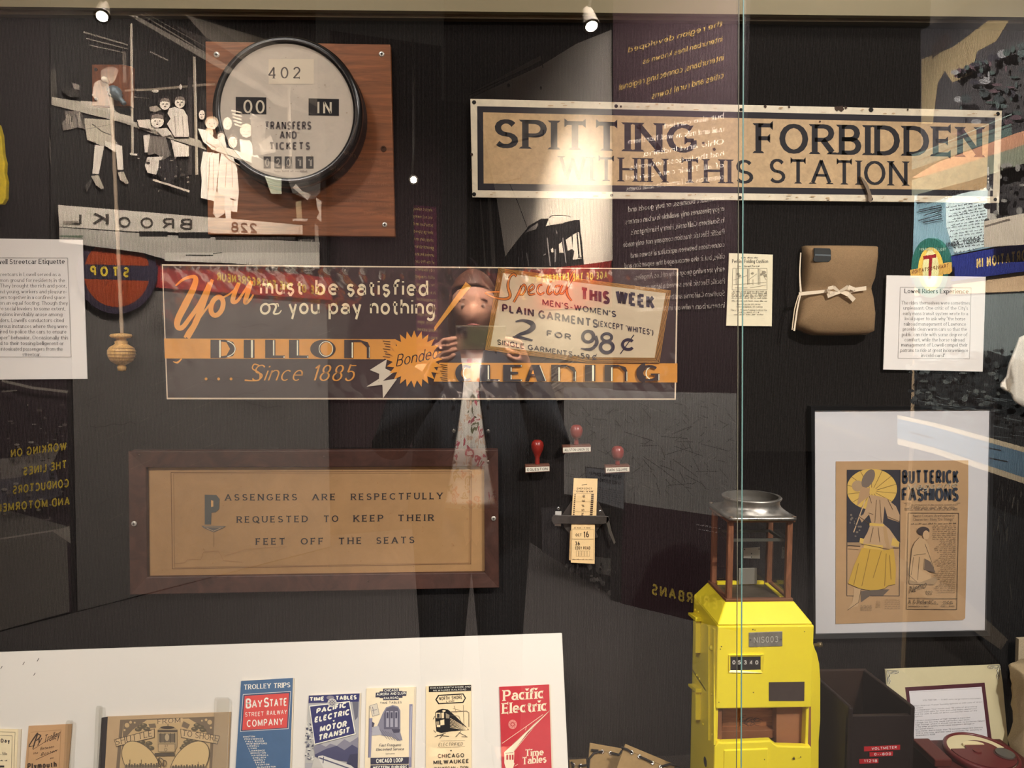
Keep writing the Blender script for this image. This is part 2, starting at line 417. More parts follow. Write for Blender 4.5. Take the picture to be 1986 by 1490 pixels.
# ------------------------------------------------------------------ flat print on a plane
class Print:
    def __init__(s, fn, name='printing', parent=None, step=.00004, start=.0003, org=(0, 0), sc=1.0, rough=.75, gain=None):
        s.fn = fn; s.name = name; s.parent = parent; s.step = step; s.z = start; s.org = org; s.sc = sc
        s.v = []; s.f = []; s.m = []; s.mats = []; s.rough = rough; s.gain = gain; s.warp = None
    def view(s, x, y, k): s.org = (x, y); s.sc = k; return s
    def _p(s, p):
        x, y = s.org[0]+p[0]/s.sc, s.org[1]+p[1]/s.sc
        if s.warp: x, y = s.warp(x, y)
        return s.fn(x, y, s.z)
    def _mi(s, c):
        m = c if isinstance(c, bpy.types.Material) else mat(c, s.rough, gain=s.gain)
        if m not in s.mats: s.mats.append(m)
        return s.mats.index(m)
    def raw(s, polys, c):
        mi = s._mi(c)
        for q in polys:
            n = len(s.v); s.v += [s._p(p) for p in q]; s.f.append(tuple(range(n, n+len(q)))); s.m.append(mi)
        s.z += s.step; return s
    def poly(s, pts, c):
        if len(pts) <= 3: return s.raw([pts], c)
        tri = tessellate_polygon([[Vector((x, y, 0)) for x, y in pts]])
        return s.raw([[pts[i] for i in t] for t in tri], c)
    def rect(s, x0, y0, x1, y1, c): return s.raw([[(x0, y0), (x1, y0), (x1, y1), (x0, y1)]], c)
    def ell(s, cx, cy, rx, ry, c, rot=0, n=22):
        a = math.radians(rot); pts = []
        for k in range(n):
            x, y = rx*math.cos(2*PI*k/n), ry*math.sin(2*PI*k/n); pts.append((cx+x*math.cos(a)-y*math.sin(a), cy+x*math.sin(a)+y*math.cos(a)))
        return s.raw([pts], c)
    def ring(s, cx, cy, rx, ry, wd, c, n=40, a0=0, a1=360, rot=0):
        r = math.radians(rot); P = []
        for k in range(n+1):
            a = math.radians(a0+(a1-a0)*k/n); x, y = rx*math.cos(a), ry*math.sin(a); P.append((cx+x*math.cos(r)-y*math.sin(r), cy+x*math.sin(r)+y*math.cos(r)))
        return s.raw(ribbon(P, lambda a, b, t: wd), c)
    def line(s, pts, wd, c, w1=None, closed=False):
        return s.raw(ribbon(pts, (lambda a, b, t: wd) if w1 is None else (lambda a, b, t: wd+(w1-wd)*t), closed), c)
    def brush(s, pts, wds, c, sm=6):
        """smooth stroke through points with a width at each"""
        P, W = [], []
        n = len(pts)
        for i in range(n-1):
            p0, p1, p2, p3 = pts[max(0, i-1)], pts[i], pts[i+1], pts[min(n-1, i+2)]
            for k in range(sm):
                t = k/sm
                P.append(tuple(.5*((2*p1[j])+(-p0[j]+p2[j])*t+(2*p0[j]-5*p1[j]+4*p2[j]-p3[j])*t*t+(-p0[j]+3*p1[j]-3*p2[j]+p3[j])*t**3) for j in (0, 1)))
                W.append(wds[i]*(1-t)+wds[i+1]*t)
        P.append(pts[-1]); W.append(wds[-1]); m = len(P)
        return s.raw(ribbon(P, lambda a, b, t: W[min(m-1, int(round(t*(m-1))))]), c)
    def text(s, st, p0, p1, h, c, wt=.14, up=None, shear=0.0, **k):
        """st with its baseline from p0 to p1 and capitals h high (all in picture points)"""
        W, polys = textpolys(st, wt, **k)
        dx, dy = (p1[0]-p0[0])/W, (p1[1]-p0[1])/W
        ux, uy = up if up else (0, -1)
        f = lambda q: (p0[0]+(q[0]+shear*q[1])*dx+q[1]*h*ux, p0[1]+(q[0]+shear*q[1])*dy+q[1]*h*uy)
        return s.raw([[f(q) for q in pl] for pl in polys], c)
    def tiny(s, p0, p1, h, c, words=7, seed=0):
        """line of print too small to read: word-length marks"""
        r = random.Random(seed*31+int(p0[1])); ws = [r.uniform(.5, 1.5) for _ in range(words)]; g_ = .28; tot = sum(ws)+g_*(words-1)
        t = 0; out = []
        for w_ in ws:
            a, b = t/tot, (t+w_)/tot; t += w_+g_
            x0, y0 = p0[0]+(p1[0]-p0[0])*a, p0[1]+(p1[1]-p0[1])*a; x1, y1 = p0[0]+(p1[0]-p0[0])*b, p0[1]+(p1[1]-p0[1])*b
            n = max(2, int((b-a)*math.hypot(p1[0]-p0[0], p1[1]-p0[1])/max(.6, h*.7)))
            for i in range(n):
                u0, u1 = i/n, (i+.68)/n; hh = h*(.55 if r.random() < .65 else 1)
                xa, ya, xb, yb = x0+(x1-x0)*u0, y0+(y1-y0)*u0, x0+(x1-x0)*u1, y0+(y1-y0)*u1
                out.append([(xa, ya), (xb, yb), (xb, yb-hh), (xa, ya-hh)])
        return s.raw(out, c)
    def build(s, label=None, name=None):
        if not s.v: return None
        return mk(name or s.name, s.v, s.f, s.mats, s.parent, False, s.m, label)
# ================================================================== THE SETTING
W0 = ywall(WALL)
def struct(name, mb, m): return tag(mb.build(name, m), kind='structure')
FABRIC = mat((26, 23, 22), .95, kind='weave', gain=1.0, spec=.1)
FLOORZ = at(1300, 1466, WALL).z
topz = at(990, 40, WALL).z
XL, XR = -1.9, 2.6
struct('wall_back', MB().box((XL, WALL, FLOORZ-.3), (XR, WALL+.05, topz+.004)), FABRIC)
struct('floor_case', MB().box((XL, G+.01, FLOORZ-.03), (XR, WALL, FLOORZ)), mat((52, 46, 42), .95, kind='weave', gain=1.0, spec=.1))
# fascia boards above the fabric
def strip(name, x0, y0a, y0b, y1a, y1b, yp, t, m):
    f = ywall(yp); e = (y1b-y1a)/(2060-x0)*640; p = [(x0, y0a), (2700, y0b), (2700, y1b+e), (x0, y1a)]
    return tag(slab(name, f, p, t, m), kind='structure')
strip('trim_1', -80, -300, -300, 12.2, 34, WALL-.030, .06, mat((150, 138, 108), .6, gain=.85))
strip('trim_2', -80, 10, 32, 27, 46, WALL-.016, .045, mat((104, 86, 58), .7, gain=.50))  # ledge in shadow: the shade is put into its dark tan colour
# torn pale edge where the fabric was cut, in ragged bits
mb = MB(); rr = random.Random(3)
x = -40
while x < 2000:
    L_ = rr.uniform(14, 60); y = 27+(x/1986)*19+rr.uniform(0, 1.2)
    if rr.random() < .62:
        a, b = at(x, y, WALL-.004), at(x+L_, y+L_*.0095, WALL-.004); h = rr.uniform(.0006, .0022)
        mb.hexa([(a.x, a.y, a.z-h), (b.x, b.y, b.z-h*.5), (b.x, b.y+.003, b.z-h*.5), (a.x, a.y+.003, a.z-h), (a.x, a.y, a.z), (b.x, b.y, b.z), (b.x, b.y+.003, b.z), (a.x, a.y+.003, a.z)])
    x += L_+rr.uniform(4, 50)
struct('trim_3', mb, mat((190, 160, 120), .7, gain=.7))

# glass front: two panes with a gap, both a real pane thick
GLASS = glassy('clear glass', 3.4)
EDGE_L = mat((120, 118, 104), .2, gain=.8, spec=.6); EDGE_R = mat((120, 160, 156), .2, gain=.9, spec=.6); SEAL = mat((8, 8, 8), .5)
def pane(name, x0, x1, m):
    z0, z1 = 0.2, 2.75
    mb = MB(); mb.add([(x0, G, z0), (x1, G, z0), (x1, G, z1), (x0, G, z1)], [(0, 1, 2, 3)])
    return tag(mb.build(name, m), kind='structure')
def joint(px, z):
    """x of the upright joint line at height z; px is its column half-way up the picture"""
    t0, t1 = at(px+2, 0, G), at(px-2.5, 1490, G); return t1.x+(t0.x-t1.x)*(z-t1.z)/(t0.z-t1.z)
def pane(name, px, far, m):
    z0, z1 = 0.2, 2.75; xa, xb = joint(px, z0), joint(px, z1)
    mb = MB(); mb.add([(xa, G, z0), (far, G, z0), (far, G, z1), (xb, G, z1)] if far > 0 else [(far, G, z0), (xa, G, z0), (xb, G, z1), (far, G, z1)], [(0, 1, 2, 3)])
    return tag(mb.build(name, m), kind='structure')
pane('window_1', 1431, -2.2, GLASS)
pane('window_2', 1440, 2.9, GLASS)
def edge(name, px, wpx, m, d=.008):
    P8 = []
    for z in (.2, 2.75):
        a, b = joint(px, z), joint(px+wpx, z); P8 += [(a, G, z), (b, G, z), (b, G+d, z), (a, G+d, z)]
    return tag(MB().hexa(P8).build(name, m), kind='structure')
edge('trim_4', 1430.6, 1.5, EDGE_L, .0012); edge('trim_5', 1439.0, 2.3, EDGE_R, .0012)

# ================================================================== THINGS ON THE WALL
BLK = (24, 22, 24)
def screw(parent, fn, px, py, r=4.5, h=.0, m=None, name='screw'):
    c = fn(px, py, h); n = (fn(px, py, h+1)-c); rr_ = r/F*(c-CP).length
    mb = MB().lathe(c-n*.001, [(rr_, 0), (rr_, .0012), (rr_*.75, .0022), (rr_*.35, .0022)], 14, n)
    o = mb.build(name, m or mat((215, 210, 200), .3, .6, gain=1), parent, True)
    if name == 'screw':
        mb2 = MB(); u0 = Vector((1, 0, 0)); v0 = n.cross(u0).normalized(); u0 = v0.cross(n).normalized(); cc = c+n*.0023; e = rr_*.5; q = rr_*.14
        for u, v in ((u0, v0), (v0, u0)): mb2.add([cc+u*e+v*q, cc-u*e+v*q, cc-u*e-v*q, cc+u*e-v*q], [(0, 1, 2, 3)])
        mb2.build('cross_slot', mat((24, 22, 20), .6, gain=1), o)
    return o
# --- plywood board with the round fare register
f = ywall(WALL-.018)
bq = [(398, 80), (757, 86), (766, 459), (403, 455)]
reg = thing('backing_board', 'square orange-brown plywood board behind the round fare register', 'board', at(580, 455, WALL-.01))
slab('board_panel', f, bq, .018, mat((128, 76, 42), .45, kind='wood', gain=1.0, scale=(3, 3, 34)), reg, .0015)
for p in ((420, 106), (740, 105), (746, 436)): screw(reg, f, *p, 5)
c = f(744, 289, .0006); MB().lathe(c, [(.006, 0), (.006, .0015), (.003, .0015), (.003, .0001)], 16, (0, -1, 0)).build('knot_hole', mat((60, 36, 20), .8), reg)
# register drum
fz = WALL-.085
ff = ywall(fz); cc = ff(557, 216); R_ = (ff(686.5, 216)-ff(428, 216)).length/2
rg = thing('fare_register', 'round cream-faced fare register with black rim reading transfers and tickets', 'fare register', (cc.x, WALL-.018, cc.z-R_))
ax = (0, -1, 0); back = Vector((cc.x, WALL-.0185, cc.z)); D = back.y-fz
BR = mat((20, 17, 17), .25, gain=1.1, spec=.6)
MB().lathe(back, [(R_*1.10, 0), (R_*1.14, .006), (R_*1.14, .014), (R_*1.09, .022), (R_*1.09, D*.55), (R_*1.13, D*.75), (R_*1.13, D*.92), (R_*1.09, D+.004), (R_*1.02, D+.006), (R_*1.0, D+.001), (R_*.99, D-.001)], 72, ax).build('rim', BR, rg, True)
MB().lathe(back, [(R_*1.015, D-.004), (R_*1.015, D+.0005)], 72, ax).build('dial', mat((198, 186, 170), .5, kind='mottle', gain=.98, s=26, amp=.09), rg)
P = Print(ywall(fz-.0006), 'lettering', rg).view(380, 0, 3.972)
P.rect(560, 455, 908, 648, (196, 184, 164))
P.text('402', (556, 606), (806, 604), 88, (70, 62, 60), wt=.15, serif=.1, contrast=.6, gap=.42)
for a, b, t in ((307, 543, 'OO'), (868, 1102, 'IN')):
    P.poly([(a, 747 if a < 500 else 758), (b, 751 if a < 500 else 764), (b, 881 if a < 500 else 893), (a, 878 if a < 500 else 889)], BLK)
P.text('OO', (366, 872), (530, 876), 104, (190, 180, 160), wt=.13, gap=.22, wide=.55)
P.text('IN', (936, 880), (1046, 882), 102, (190, 180, 160), wt=.15, gap=.3, wide=.7)
D1 = (92, 84, 82)
P.text('TRANSFERS', (530, 1001), (890, 1001), 66, D1, wt=.21, gap=.1, wide=.55)
P.text('AND', (645, 1072), (778, 1072), 62, D1, wt=.21, gap=.12, wide=.6)
P.text('TICKETS', (565, 1156), (880, 1156), 62, D1, wt=.21, gap=.2, wide=.62)
for i, (a, ch) in enumerate(zip((522, 605, 685, 768, 850), '02011')):
    P.rect(a, 1206, a+56, 1298, (70, 66, 64)); P.text(ch, (a+12, 1286), (a+44, 1286), 66, (150, 142, 132), wt=.16)
P.tiny((600, 1325), (860, 1325), 14, (150, 140, 130), 5)
for i in range(26):
    a = rr.uniform(0, 6.28); q = rr.uniform(60, 480); P.ell(707+q*math.cos(a), 858+q*math.sin(a), rr.uniform(2, 6), rr.uniform(2, 5), (150, 136, 118), n=8)
P.build()

# --- wooden plaque, cord and turned handle
f = ywall(WALL-.014)
pl = thing('cord_plaque', 'small reddish wooden plaque screwed at the top of the pull cord', 'plaque', at(215, 205, WALL-.007))
slab('plaque_panel', f, [(178, 125), (236, 125), (256, 129), (254, 206), (179, 205)], .014, mat((122, 70, 42), .5, kind='wood', gain=1.0, scale=(30, 3, 6)), pl, .001)
screw(pl, f, 186, 135, 3, m=mat((60, 40, 30), .5)); screw(pl, f, 186, 193, 3, m=mat((60, 40, 30), .5))
pc = thing('pull_cord', 'long worn white bell cord hanging with a turned wooden handle', 'pull cord', at(237, 715, WALL-.03))
cu = [at(207, 158, WALL-.02), at(210, 168, WALL-.028), at(216, 190, WALL-.026)]
path = [at(216+(237-216)*t, 188+(655-188)*t, WALL-.028) for t in [i/30 for i in range(31)]]
mb = MB(); mb.tube(path, [.0037 + .0004*math.sin(i*2.3) for i in range(31)], 10); mb.build('cord', mat((150, 132, 112), .9, kind='cloth', gain=1.3), pc, True)
k = at(208.5, 158, WALL-.014); MB().lathe(k, [(.0035, 0), (.0045, .006), (.006, .010), (.0055, .015), (.003, .018)], 16, (0, -1, 0)).build('knob', mat((220, 210, 190), .3, gain=1.1), pc, True)
a, b = at(214, 170, WALL-.024), at(242, 202, WALL-.024)
mb = MB(); t_ = [a+(b-a)*(i/16) for i in range(17)]
mb.tube(t_, [.004+.009*math.sin(PI*min(1, (i+1)/12))*(1 if i < 13 else .75)+(.0012 if i % 2 else 0) for i in range(17)], 12)
mb.build('tassel', mat((112, 124, 130), .35, .3, gain=1.2), pc, True)
def prof(px, py0, rows, y):
    """lathe profile from picture rows: (half width, row)"""
    o = at(px, py0, y); s_ = (o-CP).y/F
    return o, [(r*s_, (py0-q)*s_) for r, q in rows]
o, pr = prof(236.5, 720, [(1, 720), (7, 719), (8, 712), (6, 709), (12, 706), (19, 701), (23, 694), (24.5, 687), (24, 680), (20, 674), (13, 670), (10.5, 667), (12, 664.5), (9, 662), (9, 658), (17, 656.5), (20, 653.5), (18, 650), (10, 648.5), (4, 648)], WALL-.03)
h = MB().lathe(o, pr, 32).build('handle', mat((176, 136, 80), .5, kind='wood', gain=1.3, scale=(90, 90, 6)), pc, True)
mb = MB()
for q, r in ((676, 21.5), (682, 24.4), (688, 24.6), (694, 23.4), (700, 20)):
    oo = at(236.5, q, WALL-.03); s_ = oo.y/F; mb.lathe(oo, [(r*s_, 0), (r*s_+.0007, .0006), (r*s_, .0012)], 32)
mb.build('ring_groove', mat((120, 82, 44), .6), pc, True)

# --- yellow transfer poster edge, only its edge in view
f = ywall(WALL-.02)
o = slab('yellow_poster', f, [(-90, 240), (-4, 240), (2, 262), (5, 300), (9, 316), (8, 336), (11.5, 352), (10.5, 385), (4, 396), (-90, 398)], .012, mat((214, 186, 30), .5, kind='mottle', gain=1.1, s=60, amp=.25))
tag(o, 'bright yellow curved edge of a speckled sign cut by the left frame edge', 'sign')
bevel(o, .002)

# --- SPITTING FORBIDDEN
f = ywall(WALL-.012)
sq = [(912, 191.5), (1943.5, 214.5), (1938.5, 394), (916, 383)]
sp = thing('enamel_sign', 'long white and tan enamel sign reading SPITTING FORBIDDEN WITHIN THIS STATION', 'sign', at(1430, 390, WALL-.006))
slab('sign_plate', f, sq, .004, mat((214, 202, 178), .35, kind='mottle', gain=1.12, s=45, amp=.12), sp, .001)
P = Print(f, 'painted_face', sp, start=.0002)
o1 = [(925.5, 206), (1930, 228), (1925.5, 381), (926.5, 369)]; i1 = [(937, 218), (1918, 240), (1913, 369.5), (938, 356)]
P.poly(o1, (36, 33, 38)); P.poly(i1, mat((186, 156, 116), .45, kind='mottle', gain=1.1, s=70, amp=.2))
INK = (34, 32, 36)
def SF(t, x0, y0, x1, y1, h, **k): P.text(t, (x0, y0), (x1, y1), h, INK, serif=.11, contrast=.62, **k)
SF('SPITTING', 957, 287, 1352, 297, 56, wt=.22, gap=.13)
SF('FORBIDDEN', 1465, 297, 1905, 305, 58, wt=.22, gap=.13)
SF('WITHIN', 1085, 349, 1293, 354, 46, wt=.15, gap=.16, wide=.95)
SF('THIS', 1318, 354, 1461, 356.5, 46, wt=.17, gap=.16)
SF('STATION', 1491, 355, 1760, 360.5, 47, wt=.17, gap=.16)
for (x, y, r) in [(919.5, 198.5, 4), (919.5, 377, 4), (1195, 206, 3.5), (1435, 383.5, 3.4), (1437, 213, 3.2), (1689, 213, 4.6), (1689, 386, 4), (1935, 221, 3.8), (1930, 387, 3.4), (1186, 379, 3)]:
    P.ell(x, y, r, r, (18, 15, 14), n=14)
for (x, y, s_) in [(1623, 211, 5), (1631, 211, 6), (1640, 209, 3), (1484, 207, 3), (1530, 208, 2.5), (1364, 278, 3), (1385, 290, 3.4), (1760, 205+8, 2), (915, 300, 3), (914, 330, 2), (1204, 207, 2.4), (1590, 236, 2)]:
    P.poly([(x-s_, y-s_*.6), (x+s_*.4, y-s_), (x+s_, y+s_*.3), (x+s_*.1, y+s_), (x-s_*.7, y+s_*.5)], (60, 44, 34))
for i in range(60):
    x = rr.uniform(915, 1938); up_ = rr.random() < .5; y = (192.5+(x-913)*.0224+rr.uniform(1, 12)) if up_ else (371+(x-913)*.0115+rr.uniform(1, 10))
    P.ell(x, y, rr.uniform(1, 6), rr.uniform(.5, 1.4), (176, 150, 116), n=8)
P.build()
o = slab('wire_hook', ywall(WALL-.02), [(1668, 341), (1673, 345), (1680, 353), (1684, 360), (1688, 371), (1692, 383), (1689, 393), (1684, 390), (1684, 378), (1680, 366), (1674, 354)], .006, mat((120, 104, 88), .4, .3, gain=1)); o.parent = sp; o.location = ORG[o.name]-ORG[sp.name]

# --- white label cards
def card(name, label, q, fn, t=.002, m=None, cat='label card', bev=.0003, part=True):
    c_ = fn(*quadpt(q, .5, 1)); th_ = thing(name, label, cat, c_)
    slab('card_sheet', fn, q, t, m or mat((232, 226, 220), .6, gain=1.05), th_, bev); return th_
fE = ywall(WALL-.008)
ec = card('label_card', 'white printed card headed Lowell Streetcar Etiquette, cut by the left edge', [(-62, 462), (160, 465), (169.5, 735), (-56, 737)], fE)
P = Print(fE, 'lettering', ec, rough=.8)
T1 = (60, 56, 56)
P.text('Lowell Streetcar Etiquette', (-18, 512.5), (125.5, 511.5), 9.4, (30, 28, 30), wt=.16, serif=.09, contrast=.55, gap=.13, space=.36, fine=6)
rows = ['Streetcars in Lowell served as a|-8|117|535.5', 'common ground for residents in the|-17|126|547', 'City. They brought the rich and poor,|-20|129|557.5', 'old and young, workers and pleasure-|-18|130|569', 'seekers together in a confined space|-16|127|580', 'and on an equal footing. Though they|-17|131.5|591', 'were social levelers to some extent,|-12|127|602', 'tensions inevitably arose among|-8|121|613', 'riders. Lowell\'s conductors cited|-5|124|624.5', 'numerous instances where they were|-17|131|636', 'required to police the cars to ensure|-18|129|646.5', '"proper" behavior. Occasionally this|-15|132.5|658', 'led to their tossing belligerent or|-6|124|669', 'intoxicated passengers from the|2|122|680', 'streetcar.|44|79|690.5']
for r_ in rows:
    s_, a, b, y = r_.split('|'); P.text(s_, (float(a), float(y)), (float(b), float(y)+.3), 7.0, T1, wt=.09, serif=.06, contrast=.5, gap=.14, space=.36, fine=5)
P.line([(-40, 500), (131.5, 500.5), (138.5, 692.5), (-40, 692.5)], .6, (130, 124, 120)); P.build()
fR = ywall(WALL-.010)
rc = card('label_card', 'white printed card headed Lowell Riders Experience, right of the brown cushion', [(1719.5, 534), (1912, 537), (1906, 721), (1713, 717)], fR)
P = Print(fR, 'lettering', rc, rough=.8)
P.text('Lowell Riders Experience', (1754, 568.8), (1878, 569.5), 8.8, (30, 28, 30), wt=.16, serif=.09, contrast=.55, gap=.13, space=.36, fine=6)
rows = ['The rides themselves were sometimes|1748|1881|590.5', 'unpleasant. One critic of the City\'s|1752|1877|600.5', 'early mass transit system wrote to a|1751|1877|611', 'local paper to ask why "the horse|1755|1872|621', 'railroad management of Lawrence|1753|1873|631.5', 'provide clean warm cars so that the|1751|1875|641.5', 'public can ride with some degree of|1749|1876|652', 'comfort, while the horse railroad|1754|1870|662', 'management of Lowell compel their|1748|1876|672', 'patrons to ride at great inconvenience|1746|1877|682.5', 'in cold cars!"|1787|1832|692.5']
for r_ in rows:
    s_, a, b, y = r_.split('|'); P.text(s_, (float(a), float(y)), (float(b), float(y)+.4), 6.6, T1, wt=.09, serif=.06, contrast=.5, gap=.14, space=.36, fine=5)
P.line([(1746, 557), (1883, 558.5), (1880, 696), (1741.5, 695)], .5, (140, 134, 130), closed=True); P.build()

# --- the cleaning advertisement in shiny plastic
f = ywall(WALL-.012)
dq = [(313.5, 512.5), (1315.5, 521), (1311, 776), (323, 775)]
dl = thing('car_card', 'long dark advertising card in plastic reading You must be satisfied or you pay nothing', 'advertisement', at(815, 776, WALL-.006))
slab('card_sheet', f, dq, .008, mat((226, 204, 176), .5, gain=1.05), dl, .001)
P = Print(f, 'printing', dl, start=.0002)
iq = [(316, 515.5), (1312.5, 523), (1308, 773), (325.5, 771.5)]
P.poly(iq, (54, 42, 40))
OR = (206, 140, 58); CR = (232, 208, 172); P.view(300, 480, 3.611)
P.raw([[(66, 638), (1690, 643), (1690, 784), (72, 778)]], mat(OR, .6, kind='mottle', s=14, amp=.14))
P.view(830, 480, 3.611); P.raw([[(80, 808), (1746, 812), (1745, 946), (40, 940)]], mat(OR, .6, kind='mottle', s=14, amp=.14))
P.view(300, 480, 3.611)
YO = (226, 150, 66)
P.brush([(148, 268), (200, 225), (262, 205), (288, 222), (270, 290), (215, 400), (165, 500), (160, 555), (195, 560), (250, 490), (320, 390), (390, 250)], [10, 18, 24, 36, 44, 50, 46, 38, 34, 30, 34, 38], YO)
P.brush([(405, 225), (370, 310), (330, 420), (290, 520), (245, 610), (230, 634)], [20, 38, 42, 42, 34, 30], YO)
P.brush([(300, 520), (340, 460), (385, 400)], [12, 14, 14], YO)
P.brush([(210, 632), (235, 590), (285, 520), (320, 470)], [16, 22, 18, 8], YO)
P.ring(437, 412, 40, 66, 34, YO, rot=18); P.brush([(470, 355), (520, 330), (555, 300)], [14, 12, 12], YO)
P.brush([(590, 250), (560, 320), (548, 378), (580, 375), (620, 320), (672, 245)], [26, 32, 34, 22, 16, 22], YO)
P.brush([(680, 235), (655, 310), (635, 385), (665, 370), (692, 330)], [24, 34, 32, 18, 10], YO)
P.brush([(130, 800), (160, 806), (190, 780)], [4, 14, 8], YO)
k_ = dict(wt=.16, gap=.17, space=.4)
P.text('must', (738, 332), (1040, 332), 116, CR, **k_); P.text('be', (1125, 335), (1286, 336), 116, CR, **k_)
P.text('satisfied', (1345, 338), (1915, 342), 118, CR, **k_)
P.ring(775, 430, 30, 34, 15, CR, rot=20); P.brush([(800, 400), (840, 398), (850, 420), (835, 462), (870, 462), (888, 440)], [8, 14, 14, 14, 10, 6], CR); P.brush([(838, 400), (862, 395), (868, 415)], [8, 8, 8], CR)
P.text('you', (938, 468), (1155, 469), 112, CR, **k_); P.text('pay', (1218, 469), (1448, 470), 112, CR, **k_); P.text('nothing', (1508, 471), (1962, 473), 116, CR, **k_)
# DILLON: fat dark letters, a thin cream inline at the right of each stem
NV = (52, 42, 40); IV = (236, 218, 190)
def fat(L_, x0, x1, y0, y1):
    w_ = x1-x0; H = y1-y0; s_ = min(w_*.34, H*.50)
    if L_ == 'D':
        P.poly([(x0, y0), (x0+w_*.55, y0), (x0+w_*.88, y0+H*.12), (x1, y0+H*.5), (x0+w_*.88, y0+H*.88), (x0+w_*.55, y1), (x0, y1)], NV)
        P.poly([(x0+w_*.42, y0+H*.1), (x0+w_*.62, y0+H*.14), (x0+w_*.76, y0+H*.5), (x0+w_*.62, y0+H*.86), (x0+w_*.42, y0+H*.9)], OR); P.rect(x0+w_*.34, y0+4, x0+w_*.40, y1-4, IV)
        P.ring(x0+w_*.5, y0+H*.5, w_*.46, H*.45, 6, IV, a0=-70, a1=70, n=16)
    elif L_ == 'I': P.rect(x0, y0, x1, y1, NV); P.rect(x1-w_*.32, y0+3, x1-w_*.14, y1-3, IV)
    elif L_ == 'L': P.poly([(x0, y0), (x0+w_*.52, y0), (x0+w_*.52, y1-H*.14), (x1, y1-H*.14), (x1, y1), (x0, y1)], NV); P.rect(x0+w_*.40, y0+4, x0+w_*.47, y1-H*.14, IV); P.rect(x1-9, y1-12, x1-1, y1-3, IV)
    elif L_ == 'O': P.ell(x0+w_/2, y0+H/2, w_/2, H/2, NV, n=30); P.ell(x0+w_*.64, y0+H/2, w_*.24, H*.36, OR, n=24); P.ring(x0+w_*.62, y0+H/2, w_*.27, H*.4, 5, IV)
    elif L_ == 'n': P.poly([(x0, y0), (x0+w_*.6, y0), (x0+w_*.92, y0+H*.14), (x1, y0+H*.4), (x1, y1), (x1-w_*.12, y1), (x1-w_*.12, y0+H*.42), (x0+w_*.66, y0+H*.12), (x0+w_*.36, y0+H*.12), (x0+w_*.36, y1), (x0, y1)], NV); P.rect(x0+w_*.29, y0+H*.15, x0+w_*.34, y1-3, IV); P.line([(x1-4, y0+H*.4), (x1-4, y1-3)], 4, IV)
    elif L_ == 'C' or L_ == 'G':
        P.ring(x0+w_*.56, y0+H/2, w_*.42, H*.42, H*.15, NV, a0=-52 if L_ == 'C' else -45, a1=-308 if L_ == 'C' else -330, n=26); P.ring(x0+w_*.42, y0+H/2, w_*.27, H*.4, w_*.3, NV, a0=95, a1=265, n=16)
        P.ring(x0+w_*.62, y0+H/2, w_*.2, H*.34, 6, IV, a0=100, a1=255, n=14)
        if L_ == 'G': P.poly([(x0+w_*.62, y0+H*.52), (x1, y0+H*.52), (x1, y1-H*.06), (x1-w_*.2, y1-H*.06), (x1-w_*.2, y0+H*.62), (x0+w_*.62, y0+H*.62)], NV); P.line([(x1-5, y0+H*.56), (x1-5, y1-8)], 5, IV)
    elif L_ == 'E': P.poly([(x0, y0), (x1, y0), (x1, y0+H*.13), (x0+w_*.46, y0+H*.13), (x0+w_*.46, y0+H*.42), (x1*.8+x0*.2, y0+H*.42), (x1*.8+x0*.2, y0+H*.55), (x0+w_*.46, y0+H*.55), (x0+w_*.46, y1-H*.13), (x1, y1-H*.13), (x1, y1), (x0, y1)], NV); P.rect(x0+w_*.4, y0+H*.15, x0+w_*.45, y0+H*.4, IV); P.rect(x0+w_*.4, y0+H*.6, x0+w_*.45, y1-H*.13, IV); P.rect(x1-8, y0+3, x1-2, y0+12, IV); P.rect(x1-8, y1-12, x1-2, y1-3, IV)
    elif L_ == 'A': P.poly([(x0, y1), (x0+w_*.28, y0), (x0+w_*.68, y0), (x1, y1), (x0+w_*.56, y1), (x0+w_*.47, y0+H*.68), (x0+w_*.26, y0+H*.68), (x0+w_*.17, y1)], NV); P.poly([(x0+w_*.29, y0+H*.55), (x0+w_*.42, y0+H*.55), (x0+w_*.37, y0+H*.3)], OR); P.line([(x0+w_*.68, y0+4), (x1-6, y1-4)], 5, IV)
for L_, a, b in (('D', 392, 572), ('I', 625, 700), ('L', 775, 912), ('L', 942, 1078), ('O', 1090, 1268), ('n', 1328, 1508)): fat(L_, a, b, 647, 775)
P.text('Since', (672, 934), (1022, 934), 112, OR, wt=.1, shear=.4, contrast=.5, gap=.17)
P.brush([(740, 830), (700, 818), (688, 850), (735, 880), (735, 925), (690, 934), (632, 930)], [8, 9, 9, 10, 10, 8, 12], OR)
P.text('1885', (1096, 934), (1392, 936), 112, OR, wt=.13, shear=.35, contrast=.45, gap=.2)
for x in (362, 450, 537): P.ell(x, 921, 10, 10, OR, n=12)
# Bonded star
def star(cx, cy, R1, R0, n, c): P.raw([[(cx, cy), (cx+R0*math.cos(2*PI*(i-.5)/n), cy+R0*math.sin(2*PI*(i-.5)/n)), (cx+R1*math.cos(2*PI*i/n), cy+R1*math.sin(2*PI*i/n)), (cx+R0*math.cos(2*PI*(i+.5)/n), cy+R0*math.sin(2*PI*(i+.5)/n))] for i in range(n)], c)
for (a, b) in (((1605, 655), (1650, 800)), ((2005, 820), (2060, 940))): 
    for i in range(9):
        y = a[1]+(b[1]-a[1])*i/8; P.line([(a[0]-6+(i % 3)*8, y), (a[0]+46, y+6)], 4, (20, 16, 16))
P.poly([(1508, 858), (1628, 782), (1616, 848), (1672, 876), (1570, 958), (1574, 885)], (200, 188, 168)); P.poly([(1484, 975), (1596, 905), (1566, 940), (1700, 918), (1600, 1056), (1596, 962)], (200, 188, 168))
star(1818, 782, 200, 150, 24, (214, 142, 50))
